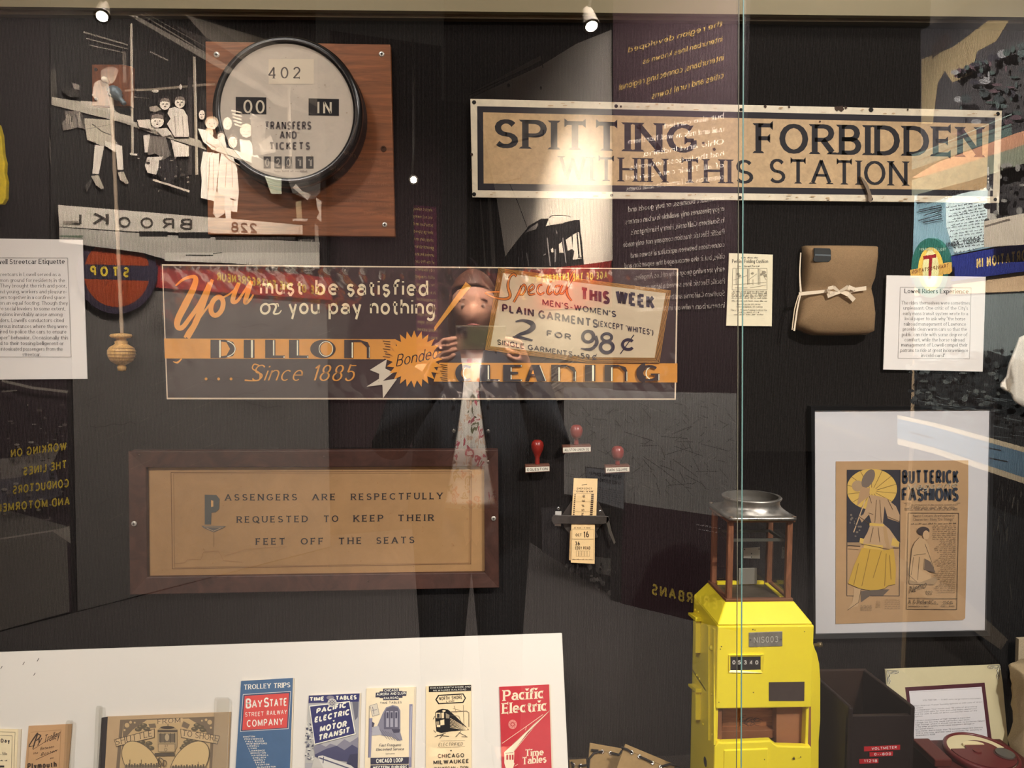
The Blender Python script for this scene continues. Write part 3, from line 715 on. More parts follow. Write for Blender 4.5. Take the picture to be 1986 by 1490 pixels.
P.text('Bonded', (1690, 836), (1982, 776), 84, (36, 28, 26), wt=.13, shear=.25, contrast=.6, gap=.13)
P.view(830, 480, 3.611)
P.poly([(265, 243), (303, 272), (48, 585), (44, 560)], (212, 148, 62))
bo = [(492, 143), (1702, 302), (1620, 812), (1110, 808), (398, 720)]
P.poly(bo, (60, 40, 26))
def inset(q, k):
    cx, cy = 1050, 470; return [(cx+(x-cx)*(1-k*.9), cy+(y-cy)*(1-k*1.7)) for x, y in q]
for i in range(5): P.line([tuple(p) for p in inset(bo, .008+i*.0135)], 2.7, (196, 142, 66), closed=True)
P.poly(inset(bo, .068), mat((196, 178, 148), .6, kind='mottle', s=20, amp=.08))
P.poly([(470, 690), (500, 165), (560, 175), (560, 700)], mat((196, 178, 148), .6, kind='mottle', s=20, amp=.08)) if False else None
SPC = (200, 118, 50)
def scr(pts, wd, c_=SPC): P.brush(pts, [w_+8 for w_ in wd], (50, 26, 18)); P.brush(pts, wd, c_)
scr([(620, 205), (600, 188), (570, 215), (560, 275), (575, 340), (540, 362), (470, 352), (402, 318), (500, 312)], [8, 10, 12, 14, 16, 14, 10, 6, 12])
scr([(655, 268), (640, 310), (600, 385)], [10, 13, 9]); scr([(645, 290), (672, 262), (685, 290), (662, 330), (640, 330)], [7, 9, 9, 8, 6])
scr([(700, 315), (740, 285), (730, 262), (705, 290), (710, 330), (750, 325)], [7, 8, 8, 10, 10, 6]); scr([(800, 262), (775, 270), (765, 305), (785, 330), (815, 315)], [7, 9, 10, 9, 6])
scr([(850, 262), (835, 310), (850, 328), (870, 310)], [10, 11, 9, 6]); P.ell(858, 240, 9, 9, SPC, n=10)
scr([(925, 270), (895, 275), (885, 315), (905, 328), (930, 290)], [7, 9, 10, 9, 6]); scr([(940, 265), (922, 315), (940, 325), (960, 300)], [9, 10, 8, 6])
scr([(965, 300), (1010, 220), (1030, 168), (1010, 180), (975, 270), (975, 330), (1005, 375)], [7, 8, 7, 8, 11, 12, 5])
N1 = (34, 32, 50); RD = (128, 50, 40); dn = .165
sl = lambda x0, y0, x1: ((x0, y0), (x1, y0+(x1-x0)*dn))
P.text('THIS', *sl(1066, 368, 1272), 92, N1, wt=.28, gap=.07, wide=.62, contrast=.8)
P.text('WEEK', *sl(1312, 392, 1588), 96, N1, wt=.28, gap=.06, wide=.66, contrast=.8)
P.text("MEN'S-WOMEN'S", *sl(800, 405, 1316), 44, N1, wt=.17, gap=.17, wide=.85)
P.text('PLAIN', *sl(518, 452, 742), 58, N1, wt=.2, gap=.15, wide=.7)
P.text('GARMENTS', *sl(772, 497, 1190), 60, N1, wt=.2, gap=.15, wide=.78)
P.text("(EXCEPT 'WHITES')", *sl(1190, 553, 1576), 42, N1, wt=.15, gap=.15, wide=.75, space=.3)
P.brush([(612, 520), (665, 512), (722, 530), (735, 560), (700, 590), (640, 610), (600, 632)], [10, 18, 34, 38, 30, 20, 14], N1); P.poly([(592, 622), (640, 618), (735, 646), (728, 658), (592, 632)], N1)
P.text('FOR', *sl(830, 622, 1002), 44, N1, wt=.22, gap=.3, wide=1.1)
P.ring(1120, 625, 38, 38, 22, N1); P.ring(1120, 625, 38, 38, 26, N1, a0=-60, a1=60); P.brush([(1172, 620), (1180, 670), (1140, 712), (1068, 708)], [20, 26, 22, 8], N1)
P.ring(1250, 630, 34, 26, 20, N1); P.ring(1250, 698, 44, 38, 24, N1)
P.ring(1400, 680, 40, 34, 20, N1, a0=40, a1=320); P.line([(1440, 612), (1345, 745)], 7, N1)
P.text('SINGLE GARMENTS--59', *sl(484, 680, 1130), 38, N1, wt=.17, gap=.17, wide=.95)
P.ring(1166, 770, 14, 13, 7, N1, a0=40, a1=320); P.line([(1180, 745), (1150, 792)], 4, N1)
for L_, a, b in (('C', 192, 322), ('L', 362, 502), ('E', 526, 658), ('A', 680, 830), ('n', 862, 1036), ('I', 1098, 1170), ('n', 1234, 1394), ('G', 1455, 1618)): fat(L_, a, b, 822, 938)
P.build()
# shiny wrinkled plastic sleeve over it
nx, ny = 90, 26; mb = MB(); vv = []
for j in range(ny+1):
    for i in range(nx+1):
        u, v = i/nx, j/ny; e = min(u*9, (1-u)*9, v*2.6, (1-v)*5, 1)
        wob = (1-e)*.0016*math.sin(i*1.9+3*math.sin(j*.9))+(.0032*max(0, 1-abs(u-.27)*8)*max(0, 1-v*5)*math.sin(i*2.7+j*2.1))+.0001*math.sin(i*.35+j*.3)
        x, y = quadpt(dq, u, v); vv.append(f(x, y, .0052+wob))
mb.add(vv, [(j*(nx+1)+i, j*(nx+1)+i+1, (j+1)*(nx+1)+i+1, (j+1)*(nx+1)+i) for j in range(ny) for i in range(nx)])
mb.build('plastic_sleeve', glassy('plastic film', 2.4, .05), dl, True)

# --- framed notice: PASSENGERS
f = ywall(WALL-.004)
fo = [(257, 873), (965.5, 870), (967.5, 1134.5), (260, 1148)]; fi = [(289, 905), (939, 903), (940, 1107), (291, 1116)]
pf = thing('framed_notice', 'brown wooden frame around a tan notice asking passengers to keep feet off seats', 'framed sign', at(612, 1140, WALL-.01))
fm_ = frame_mesh(f, fo, fi, .020, .016, .006)
bevel(fm_.build('frame', mat((66, 40, 32), .5, kind='wood', gain=1.0, scale=(8, 8, 8)), pf), .0015)
for p in ((268.5, 1011.5), (957, 1001.5)): screw(pf, f, *p, 4.6, .0205)
slab('notice_sheet', f, [(286, 902), (943, 900), (944, 1110), (288, 1119)], .003, mat((158, 122, 82), .6, kind='mottle', gain=1.0, s=10, amp=.13), pf, off=.003)
P = Print(f, 'printing', pf, start=.0035)
GY = (48, 42, 40)
P.line([(333, 916), (914, 913.5), (913, 1093), (335.5, 1102.5)], 1.0, (96, 66, 44), closed=True); P.line([(338, 918.5), (911, 917), (910, 1091), (340, 1100)], .6, (110, 80, 54), closed=True)
def PT(t, x0, y0, x1, y1): P.text(t, (x0, y0), (x1, y1), 12.5, GY, wt=.2, serif=.12, contrast=.6, gap=.42, wide=1.05, fine=8)
PT('ASSENGERS', 437, 970.5, 577, 970); PT('ARE', 606, 970, 651, 969.5); PT('RESPECTFULLY', 681, 969.5, 859, 967.5)
PT('REQUESTED', 460, 1013.5, 598, 1012); PT('TO', 628, 1012, 657, 1011.5); PT('KEEP', 686, 1011.5, 744, 1010.5); PT('THEIR', 772, 1010.5, 842, 1009.5)
PT('FEET', 497, 1056, 554, 1055.5); PT('OFF', 584, 1055.5, 628, 1055); PT('THE', 657, 1055, 702, 1054); PT('SEATS', 730, 1054, 804, 1052.5)
P.view(230, 840, 3.611)
PC = (70, 70, 66)
P.poly([(608, 430), (690, 432), (712, 460), (708, 530), (685, 552), (655, 556), (652, 638), (608, 638)], PC); P.poly([(652, 468), (668, 472), (668, 512), (652, 516)], (176, 136, 90))
P.poly([(585, 646), (756, 648), (735, 664), (670, 692), (600, 662)], (84, 78, 72)); P.line([(671, 692), (671, 796)], 3, (120, 92, 60)); P.line([(600, 654), (740, 656)], 3, (150, 124, 92)); P.line([(620, 662), (670, 684), (722, 662)], 4, (150, 124, 92))
P.line([(400, 910), (470, 905), (490, 880), (580, 884), (600, 830), (700, 822), (720, 850), (740, 890), (880, 902)], 2, (130, 92, 60)); P.line([(740, 860), (900, 810), (1180, 790), (1100, 830)], 1.6, (140, 100, 64))
for i in range(70):
    x, y = rr.uniform(260, 2500), rr.uniform(250, 980); P.ell(x, y, rr.uniform(1.5, 5), rr.uniform(1.5, 4), (132, 94, 58), n=7)
P.build()
for p in ((632, 883), (278, 880), (716, 1122)):
    screw(pf, f, *p, 1.6, .0205, mat((60, 40, 34), .5), 'nail')

# --- rubber stamps
def stamp(label, kx, ky, w0, by, txt, tone):
    yb = WALL-.02; t_ = thing('rubber_stamp', label, 'rubber stamp', at(kx+3, by+8, yb), 'rubber stamps pinned to the wall')
    o, pr = prof(kx, by-6, [(5.5, by-6), (4.6, by-14), (4.4, by-22), (8, ky+14), (11.5, ky+6), (12.5, ky-2), (11, ky-8), (7, ky-12), (1, ky-13)], yb)
    MB().lathe(o, pr, 20).build('knob_handle', mat(tone, .3, gain=1.25, spec=.5), t_, True)
    fb = ywall(yb-.010)
    slab('base', fb, [(w0[0], by-7), (w0[1], by-9), (w0[1]+.5, by+5), (w0[0]+.5, by+8)], .02, mat((96, 60, 46), .6, gain=1.1), t_, .001)
    q = [(w0[0]+.8, by-3.5), (w0[1]-.5, by-5), (w0[1]-.5, by+3.5), (w0[0]+1, by+6)]
    s_ = slab('paper_label', fb, q, .0006, mat((214, 206, 190), .6, gain=1), t_, off=.0006)
    Pp = Print(fb, 'lettering', t_, start=.0008); Pp.text(txt, (w0[0]+4, by+3.6), (w0[1]-4, by+2), 5.2, (44, 40, 40), wt=.16, gap=.16, fine=5); Pp.build()
stamp('red-handled rubber stamp left of the other two, its small label worn', 1042, 865, (1018.5, 1066), 910, 'EGLESTON', (118, 30, 24))
stamp('red-handled rubber stamp with the white label ALLSTON-UNION SQ, highest of three', 1117.5, 836, (1091, 1146), 872, 'ALLSTON-UNION SQ', (112, 42, 36))
stamp('red-handled rubber stamp with the label PARK SQUARE, right of the other two', 1197.5, 877, (1174, 1221), 911, 'PARK SQUARE', (112, 38, 33))

# --- transfer tickets in a metal holder
th = thing('ticket_cutter', 'dark metal ticket cutter bar clamped across the paper transfers', 'ticket holder', at(1130, 1050, WALL-.01))
f = ywall(WALL-.006); GM = mat((70, 64, 60), .45, .4, kind='metal_worn', gain=1.2)
slab('back_plate', f, [(1087, 1004), (1108, 973), (1160, 973), (1174, 1000), (1172, 1012), (1156, 1032), (1160, 1042), (1150, 1046), (1110, 1042), (1096, 1026)], .004, GM, th, .0006)
f2 = ywall(WALL-.020)
bevel(slab('cutter_bar', f2, [(1070, 1005), (1074, 999), (1086, 1000), (1174, 1001), (1180, 1002), (1183, 1008), (1178, 1015), (1168, 1017), (1086, 1016), (1074, 1018), (1070, 1011)], .003, GM, th), .0008)
for p, s_ in (((1083, 986), 3), ((1164, 992), 3)): screw(th, f, *p, s_, .0, mat((210, 210, 210), .2, .9, gain=1))
slab('paper_scrap', ywall(WALL-.002), [(1077, 992), (1089, 992), (1088, 1021), (1076, 1020)], .0008, mat((190, 186, 180), .7, gain=1), th)
slab('spring_wire', f2, [(1177, 1002), (1180, 1004), (1186, 1030), (1194, 1052), (1191, 1056), (1182, 1036), (1176, 1012)], .002, mat((120, 116, 110), .3, .8, gain=1), th)
PAP = mat((222, 190, 140), .7, kind='mottle', gain=1.2, s=30, amp=.07); TI = (70, 52, 38)
tu = thing('transfer_ticket', 'upper strip of tan transfer paper headed EMERGENCY above the metal bar', 'ticket', at(1135, 1001, WALL-.014))
f3 = ywall(WALL-.014); slab('ticket_paper', f3, [(1113, 928), (1159, 929), (1156.5, 1002), (1108.5, 1002)], .003, PAP, tu, .0003)
P = Print(f3, 'printing', tu).view(780, 740, 3.611)
P.text('EMERGENCY', (1224, 757), (1330, 757), 14, TI, wt=.16, gap=.25, fine=5); P.text('10 PM - 6 AM', (1218, 777), (1336, 777), 12, TI, wt=.2, gap=.2, fine=5); P.line([(1258, 726), (1294, 720)], 4, TI)
for i in range(11):
    y = 795+i*13.6; P.rect(1206-i*.9, y-4, 1215-i*.9, y+3, TI); P.rect(1324-i*.9, y-5, 1342-i*.9, y+4, TI)
for y in (760, 778, 836, 905): P.line([(1200, y+5), (1345, y+6)], 1.2, (120, 92, 64))
for ch, y in zip('REFSNART', (795, 828, 860, 893, 922, 950, 980, 1000)):
    if y < 935: P.text(ch, (1282-(y-790)*.08, y+14), (1282-(y-790)*.08, y-2), 18, TI, wt=.14, up=(-1, 0), fine=6)
P.build()
tl = thing('transfer_ticket', 'lower block of tan transfer tickets printed OCT 16 and 36 EDDY ROAD', 'ticket', at(1130, 1093, WALL-.014))
slab('ticket_paper', f3, [(1108, 1016), (1153.5, 1017), (1153, 1093.5), (1107, 1091)], .003, PAP, tl, .0003, off=.002)
slab('under_ticket', f3, [(1106, 1030), (1140, 1030), (1140, 1091), (1104, 1087)], .006, mat((196, 160, 112), .7, gain=1.1), tl, off=.0)
P = Print(f3, 'printing', tl, start=.0024).view(980, 960, 5.323)
P.text('5 AM - 7 AM', (712, 346), (874, 346), 14, TI, wt=.18, gap=.25, fine=5)
P.line([(688, 352), (914, 355), (910, 452), (688, 452)], 1.6, TI, closed=True); P.line([(684, 458), (912, 458), (908, 668), (684, 664)], 1.6, TI, closed=True)
P.text('OCT', (724, 426), (786, 426), 30, (50, 36, 28), wt=.2, wide=.8); P.text('16', (806, 436), (862, 436), 62, (60, 44, 34), wt=.17, wide=.8, serif=.06)
P.text('36', (720, 520), (768, 520), 42, (50, 36, 28), wt=.2, wide=.8); P.text('EDDY ROAD', (722, 562), (876, 562), 34, (60, 44, 34), wt=.16, wide=.6)
for i in range(5): P.line([(730+i*29, 575), (752+i*29, 575), (752+i*29, 632), (730+i*29, 632)], 1.5, (110, 84, 58), closed=True); P.tiny((741+i*29, 625), (742+i*29, 585), 7, TI, 2, i)
P.tiny((690, 664), (895, 668), 8, (110, 84, 58), 5); P.build()

# --- folding cushion advertisement, cushion, frames
f = ywall(WALL-.006)
fc = card('folding_cushion_leaflet', 'small cream leaflet with a line drawing, left of the brown folding cushion', [(1414, 491), (1499, 494), (1497, 633), (1408.5, 632)], f, .002, mat((226, 216, 186), .7, kind='mottle', gain=1.1, s=20, amp=.05), 'leaflet')
P = Print(f, 'printing', fc).view(1380, 350, 3.31); TK = (80, 72, 60)
P.tiny((190, 500), (300, 500), 9, TK, 3); P.text('Perkins Folding Cushion', (132, 530), (362, 530), 22, (58, 50, 44), wt=.16, gap=.14, wide=.85, space=.35, serif=.07, contrast=.6)
P.text('In a Small Parcel', (176, 558), (308, 556), 12, TK, wt=.18, fine=5)
P.line([(136, 565), (355, 565), (355, 703), (132, 703)], 2, TK, closed=True)
for x in (158, 230, 240, 300, 310): P.line([(x, 568), (x, 670)], 3, (120, 112, 96))
for (a, b, c_, d) in ((140, 670, 350, 655), (140, 640, 230, 610), (235, 640, 290, 600), (245, 690, 350, 672), (150, 690, 230, 690), (200, 640, 200, 670), (265, 635, 265, 672), (330, 600, 350, 640), (320, 580, 345, 590)): P.line([(a, b), (c_, d)], 2, (110, 102, 86))
for (x, y, s_) in ((335, 590, 14), (345, 610, 12), (320, 602, 9), (170, 600, 10), (180, 612, 10), (262, 596, 9)): P.ell(x, y, s_, s_*.7, (140, 132, 112), n=9)
for y in (716, 726, 737, 746, 757, 776): P.tiny((128 if y > 720 else 136, y), (356, y+1), 6, TK, 8, y)
P.text('Each 3 poise 25 cents', (162, 800), (312, 800), 10, TK, wt=.16, fine=5); P.text('Sent prepaid, 35 cents', (158, 816), (326, 816), 10, TK, wt=.16, fine=5)
P.text('The J. W. Perkins Folding Cushion Co.', (122, 838), (356, 838), 12, TK, wt=.14, fine=5); P.text('LOWELL, MASS, U. S. A.', (170, 852), (306, 852), 9, TK, wt=.16, fine=5); P.tiny((142, 864), (332, 863), 6, TK, 5)
P.build()

cu = thing('folded_cushion', 'brown cloth folding cushion tied shut with a cream ribbon bow', 'cushion', at(1618, 650, WALL-.03))
# pillow form: outline lofted through depth
out = [(1553, 479), (1600, 478.5), (1650, 479), (1689, 480), (1689, 500), (1684, 540), (1680, 556), (1680, 562), (1682, 580), (1684, 610), (1682, 644), (1668, 650), (1620, 651), (1570, 650.5), (1556, 646), (1545, 641), (1535, 636), (1534, 628), (1543, 590), (1549, 565), (1552, 548), (1553, 530), (1554, 500)]
lay = [(-.004, .93), (.004, 1.0), (.022, 1.0), (.034, .97), (.041, .88), (.044, .6), (.045, .25)]
cx, cy = 1618, 566; vv = []; n = len(out); fw = ywall(WALL-.001)
for dz, s_ in lay:
    for (x, y) in out: 
        yy = cy+(y-cy)*s_; pinch = .008*math.exp(-((yy-564)/16)**2)*(1 if dz > .02 else 0)
        vv.append(fw(cx+(x-cx)*s_, yy, max(-.0, dz-pinch)))
vv.append(fw(cx, 520, .046))
fs = [(j*n+i, j*n+(i+1) % n, (j+1)*n+(i+1) % n, (j+1)*n+i) for j in range(len(lay)-1) for i in range(n)]
L0 = (len(lay)-1)*n; vv[-1] = fw(cx, cy, .038); fs += [(L0+i, L0+(i+1) % n, len(vv)-1) for i in range(n)]
o = MB().add(vv, fs).build('cushion_body', mat((132, 106, 76), .85, kind='cloth', gain=1.15), cu, True)
fr_ = ywall(WALL-.046)
RB = mat((222, 204, 178), .7, gain=1.05)
slab('strap_tape', fr_, [(1578.5, 481), (1610, 482), (1612, 486), (1612, 503), (1608, 508), (1580, 508), (1577, 504), (1579, 498)], .003, mat((26, 28, 30), .3, gain=1, spec=.6), cu, .001)
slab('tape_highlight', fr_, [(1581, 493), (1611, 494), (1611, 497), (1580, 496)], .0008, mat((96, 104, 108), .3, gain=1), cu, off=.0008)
P = Print(fr_, 'ribbon_band', cu, start=.0005, step=.0004)
P.raw([[(1549, 567), (1603, 562), (1603, 568), (1549, 574)], [(1640, 561), (1680, 555), (1680, 563), (1640, 568.5)]], RB); P.build()
P = Print(fr_, 'ribbon_side', cu, start=.0005, step=.0004)
P.brush([(1553, 490), (1551, 530), (1553, 566)], [2.2, 2.6, 4], RB); P.brush([(1552, 572), (1546, 600), (1540, 642)], [3, 3, 3.4], RB); P.build(); P = Print(fr_, 'ribbon_side', cu, start=.0005, step=.0004); P.brush([(1549, 572), (1541, 600), (1536, 640)], [2, 2, 2], (196, 176, 148)); P.build()
def ribb(pts, wd, nm):
    mb = MB(); P3 = [fr_(x, y, z) for x, y, z in pts]
    for i in range(len(P3)-1):
        a, b = P3[i], P3[i+1]; d = (b-a).normalized(); nrm = d.cross(Vector((0, 1, 0))).normalized(); wa, wb = wd[i]*.00111/2, wd[i+1]*.00111/2
        yo = Vector((0, .0008, 0)); mb.hexa([a-nrm*wa, b-nrm*wb, b-nrm*wb+yo, a-nrm*wa+yo, a+nrm*wa, b+nrm*wb, b+nrm*wb+yo, a+nrm*wa+yo])
    mb.build(nm, RB, cu)
ribb([(1626, 566, .004), (1612, 558, .012), (1602, 560, .010), (1606, 568, .006), (1626, 566, .004)], [4, 7, 6, 6, 4], 'bow_loop')
ribb([(1626, 566, .004), (1640, 557, .012), (1652, 562, .012), (1645, 567, .006), (1626, 566, .004)], [4, 7, 7, 6, 4], 'bow_loop')
ribb([(1628, 567, .004), (1615, 570, .007), (1603, 574, .004)], [5, 7, 9], 'bow_tail')
ribb([(1628, 566, .004), (1642, 572, .009), (1654, 583, .006)], [5, 8, 9], 'bow_tail')

# framed fashion page
f = ywall(WALL-.010)
fo = [(1570, 788), (1924, 789), (1916, 1231), (1575, 1237)]; fi = [(1578.5, 796), (1919, 794), (1910, 1222), (1580, 1229)]
bf = thing('picture_frame', 'thin black frame holding a white mat and an old fashion page', 'picture frame', at(1745, 1236, WALL-.01))
frame_mesh(f, fo, fi, .008, .016, .003).build('frame', mat((22, 22, 24), .3, gain=1.1, spec=.6), bf)
slab('mat_board', f, [(1575, 792), (1921, 791), (1912, 1226), (1577, 1232)], .003, mat((206, 204, 206), .6, gain=1.1), bf, off=.0005)
pq = [(1620.5, 895), (1877, 893), (1877, 960), (1871, 1199), (1866, 1202.5), (1620, 1210)]
slab('magazine_page', f, pq, .0008, mat((176, 142, 104), .7, kind='mottle', gain=1.15, s=14, amp=.08), bf, off=.0016)
P = Print(f, 'printing', bf, start=.0018, step=.00002).view(1560, 780, 3.171)
NK = (52, 50, 56); YL = (196, 162, 84); BG = (176, 142, 104)
P.poly([(260, 416), (587, 416), (587, 860), (260, 862)], NK)
P.ell(412, 535, 155, 125, YL, n=36)
for i in range(14):
    a = i*2*PI/14+.2; P.line([(412+30*math.cos(a), 545+20*math.sin(a)), (412+154*math.cos(a), 535+124*math.sin(a))], 3, (110, 90, 54))
P.ell(325, 515, 36, 34, (160, 134, 102)); P.ell(390, 470, 34, 62, (112, 98, 88), rot=28); P.poly([(350, 520), (400, 530), (395, 580), (350, 610), (320, 640), (335, 560)], (166, 134, 100))
P.line([(372, 600), (300, 800)], 6, (190, 160, 124))
P.poly([(395, 570), (440, 575), (500, 590), (560, 640), (586, 700), (580, 738), (510, 715), (490, 640), (480, 745), (410, 745), (395, 690), (350, 740), (330, 700), (360, 690), (380, 640)], (170, 140, 108))
P.poly([(405, 745), (480, 745), (520, 780), (580, 865), (575, 890), (520, 895), (345, 870), (385, 800)], (174, 144, 110)); P.poly([(398, 742), (485, 748), (484, 765), (396, 758)], YL)
P.poly([(480, 765), (500, 765), (520, 880), (540, 960), (520, 950), (490, 850)], (168, 136, 96))
P.poly([(340, 835), (365, 840), (355, 875), (335, 865)], YL); P.poly([(365, 870), (480, 880), (480, 912), (360, 895)], YL); P.poly([(540, 830), (582, 860), (575, 890), (530, 880)], YL)
P.poly([(260, 862), (340, 862), (345, 880), (260, 880)], (150, 124, 94))
P.poly([(350, 895), (490, 910), (545, 900), (560, 1020), (555, 1120), (510, 1128), (490, 1145), (420, 1160), (340, 1145), (265, 1115), (300, 1010)], (186, 150, 62))
for a, b in (((400, 905), (350, 1130)), ((470, 915), (420, 1080)), ((500, 930), (490, 1130)), ((330, 990), (300, 1125)), ((520, 940), (530, 1090))): P.line([a, b], 4, (130, 100, 48))
P.line([(265, 1115), (340, 1147), (420, 1160), (490, 1146), (512, 1128), (555, 1120)], 3, (70, 54, 36))
P.poly([(300, 1140), (345, 1148), (330, 1230), (325, 1255), (300, 1260), (262, 1278), (290, 1230), (300, 1180)], (180, 150, 114)); P.line([(345, 1150), (330, 1230), (262, 1278)], 3, (70, 56, 44))
P.poly([(345, 1160), (480, 1150), (520, 1150), (480, 1190), (400, 1190), (345, 1230)], (96, 84, 74))
P.line([(260, 416), (258, 1190), (300, 1190)], 3, NK); P.line([(587, 416), (580, 1190), (400, 1190)], 3, NK)
for a, b in (((395, 575), (410, 620)), ((440, 600), (430, 740)), ((460, 600), (470, 740)), ((390, 680), (420, 690)), ((500, 700), (584, 735)), ((420, 770), (400, 860)), ((450, 770), (460, 860)), ((345, 870), (520, 905)), ((510, 600), (540, 660)), ((330, 700), (398, 748))): P.line([a, b], 3, (84, 66, 50))
for i in range(14): P.ell(rr.uniform(270, 350), rr.uniform(690, 850), rr.uniform(3, 9), rr.uniform(3, 8), (110, 100, 90), n=7)
P.line([(262, 880), (340, 885)], 3, NK); P.line([(540, 895), (580, 895)], 3, NK); P.line([(262, 900), (330, 905)], 2, (110, 90, 70))
P.text('BUTTERICK', (597, 500), (946, 500), 84, (44, 48, 58), wt=.25, gap=.09, wide=.62, contrast=.7); P.text('FASHIONS', (595, 608), (944, 608), 84, (44, 48, 58), wt=.25, gap=.04, wide=.66, contrast=.7)
P.text('Magazine', (620, 540), (930, 525), 40, (160, 150, 130), wt=.1, shear=.3)
P.text('THE BUTTERICK PUBLISHING COMPANY', (618, 636), (940, 634), 9, (80, 70, 60), wt=.14, fine=5)
for y, a, b in ((646, 640, 920), (655, 614, 936), (663, 616, 938), (622, 610, 650), (622, 930, 955)): P.tiny((a, y), (b, y), 6, (90, 76, 62), 7, y)
P.line([(635, 680), (944, 682), (932, 1273), (623, 1271)], 3, (70, 58, 48), closed=True)
P.text('Nemo Corsets Are Positive in', (664, 706), (918, 704), 16, (80, 66, 54), wt=.12, serif=.06, contrast=.6, space=.35); P.text('Character-They "Do Things"', (664, 728), (914, 726), 16, (80, 66, 54), wt=.12, serif=.06, contrast=.6, space=.35)
P.tiny((650, 750), (930, 748), 8, (96, 78, 60), 10)
for i in range(36):
    y = 762+i*11.6; a = 782 if y < 850 else 812+20*math.sin(i*.9)
    P.tiny((a, y), (928-(i*.15), y-1), 6, (104, 84, 64), 5, i)
P.ell(725, 790, 38, 26, (60, 48, 44)); P.ell(742, 815, 20, 28, (176, 144, 108)); P.poly([(700, 830), (735, 840), (760, 880), (770, 960), (790, 1010), (800, 1045), (760, 1020), (735, 960), (730, 1020), (775, 1060), (770, 1095), (700, 1110), (640, 1090), (645, 1000), (655, 900), (672, 860)], (172, 142, 106))
for pts in ([(672, 860), (655, 900), (645, 1000), (636, 1060), (690, 1108)], [(735, 870), (765, 950), (790, 1020)], [(665, 940), (740, 930)], [(730, 960), (727, 1025), (800, 1050)], [(700, 830), (672, 860)], [(665, 950), (650, 1060)], [(700, 950), (690, 1090)]): P.line(pts, 3, (84, 68, 54))
P.poly([(735, 960), (770, 980), (800, 1045), (780, 1040), (730, 1030)], (100, 84, 72)); P.poly([(636, 1090), (700, 1108), (800, 1070), (815, 1090), (790, 1120), (640, 1115)], (140, 116, 88))
P.text('Nemo', (636, 1176), (740, 1140), 46, (56, 46, 40), wt=.1, shear=.4); P.text('322', (738, 1180), (780, 1179), 22, (56, 46, 40), wt=.12)
P.line([(632, 1202), (934, 1206)], 3, (70, 58, 48)); P.text('A. G. Pollard Co.,', (634, 1236), (815, 1238), 24, (60, 48, 40), wt=.17, serif=.08, contrast=.6, space=.3)
P.text('MERRIMACK STREET', (634, 1257), (760, 1258), 9, (70, 58, 48), wt=.18, fine=5); P.text('LOWELL, MASS.', (826, 1257), (918, 1256), 10, (70, 58, 48), wt=.18, fine=5); P.tiny((846, 1226), (905, 1226), 8, (80, 66, 52), 3); P.tiny((846, 1238), (908, 1238), 8, (80, 66, 52), 3, 4)
for i in range(5): P.tiny((340, 1250+i*7), (410, 1248+i*7), 4, (104, 88, 68), 4, i); P.tiny((435, 1222+i*9), (460, 1222+i*9), 4, (104, 88, 68), 2, i); P.tiny((488, 1214+i*13), (582, 1214+i*13), 4, (104, 88, 68), 5, i)
P.build()
nf = MB().add([f(x, y, .0032) for x, y in fi], [(0, 1, 2, 3)]).build('glazing', glassy('picture glass', .9, .02), bf)

# --- white cloth garment hanging past the right edge
cols = [(1988, 650, 1988, 790), (1977, 655, 1975, 782), (1968, 690, 1966, 777), (1960, 705, 1960, 765), (1952, 728, 1952, 757), (1945, 742, 1946, 750)]
cols = [(2060, 640, 2060, 800), (2020, 645, 2020, 796)]+cols
vv = []; fs = []; nr = 10
for i, (xa, ya, xb, yb) in enumerate(cols):
    for j in range(nr+1):
        t_ = j/nr; vv.append(at(xa+(xb-xa)*t_, ya+(yb-ya)*t_, WALL-.035-.012*math.sin(i*1.7+t_*2)))
for i in range(len(cols)-1):
    for j in range(nr): fs.append((i*(nr+1)+j, (i+1)*(nr+1)+j, (i+1)*(nr+1)+j+1, i*(nr+1)+j+1))
o = MB().add(vv, fs).build('white_garment', mat((214, 206, 192), .85, kind='cloth', gain=1.1), None, True)
m_ = o.modifiers.new('thick', 'SOLIDIFY'); m_.thickness = .006; m_.offset = -1
tag(o, 'crumpled white cloth garment hanging at the right edge above the black frame', 'garment')
# ================================================================== THINGS ON THE CASE FLOOR
# --- tilted white board with the brochures
tb = 1.44; zt = at(700, 1240, tb).z
TB = plane((0, tb, zt), (0, -1, .36))
wb = thing('display_board', 'sloping white display board holding the old travel brochures', 'display board', at(500, 1500, 1.36))
slab('board_panel', TB, [(-90, 1268), (0, 1265), (1090, 1228), (1112, 1700), (-90, 1700)], .012, mat((226, 220, 210), .55, gain=1.05), wb, .001)
Z5 = (0, 1230, 4.317); Z6 = (430, 1230, 4.7286); Z7 = (780, 1230, 4.7286)
def zz(Z, pts): return [(Z[0]+x/Z[2], Z[1]+y/Z[2]) for x, y in pts]
def brochure(name, label, Z, q, col, t=.003, under=None, cat='brochure'):
    pts = zz(Z, q); th_ = thing(name, label, cat, TB(*quadpt(pts, .5, 1)), 'travel brochures on the white board')
    if under: slab('inner_pages', TB, zz(Z, under), t*.8, mat((222, 208, 184), .7, gain=1), th_, off=t*.8)
    slab('cover', TB, pts, t, col if isinstance(col, bpy.types.Material) else mat(col, .6, kind='mottle', s=24, amp=.06), th_, .0003, off=t+.0004)
    P = Print(TB, 'printing', th_, start=t+.0007, step=.00003).view(*Z); return th_, P
BB = 1300
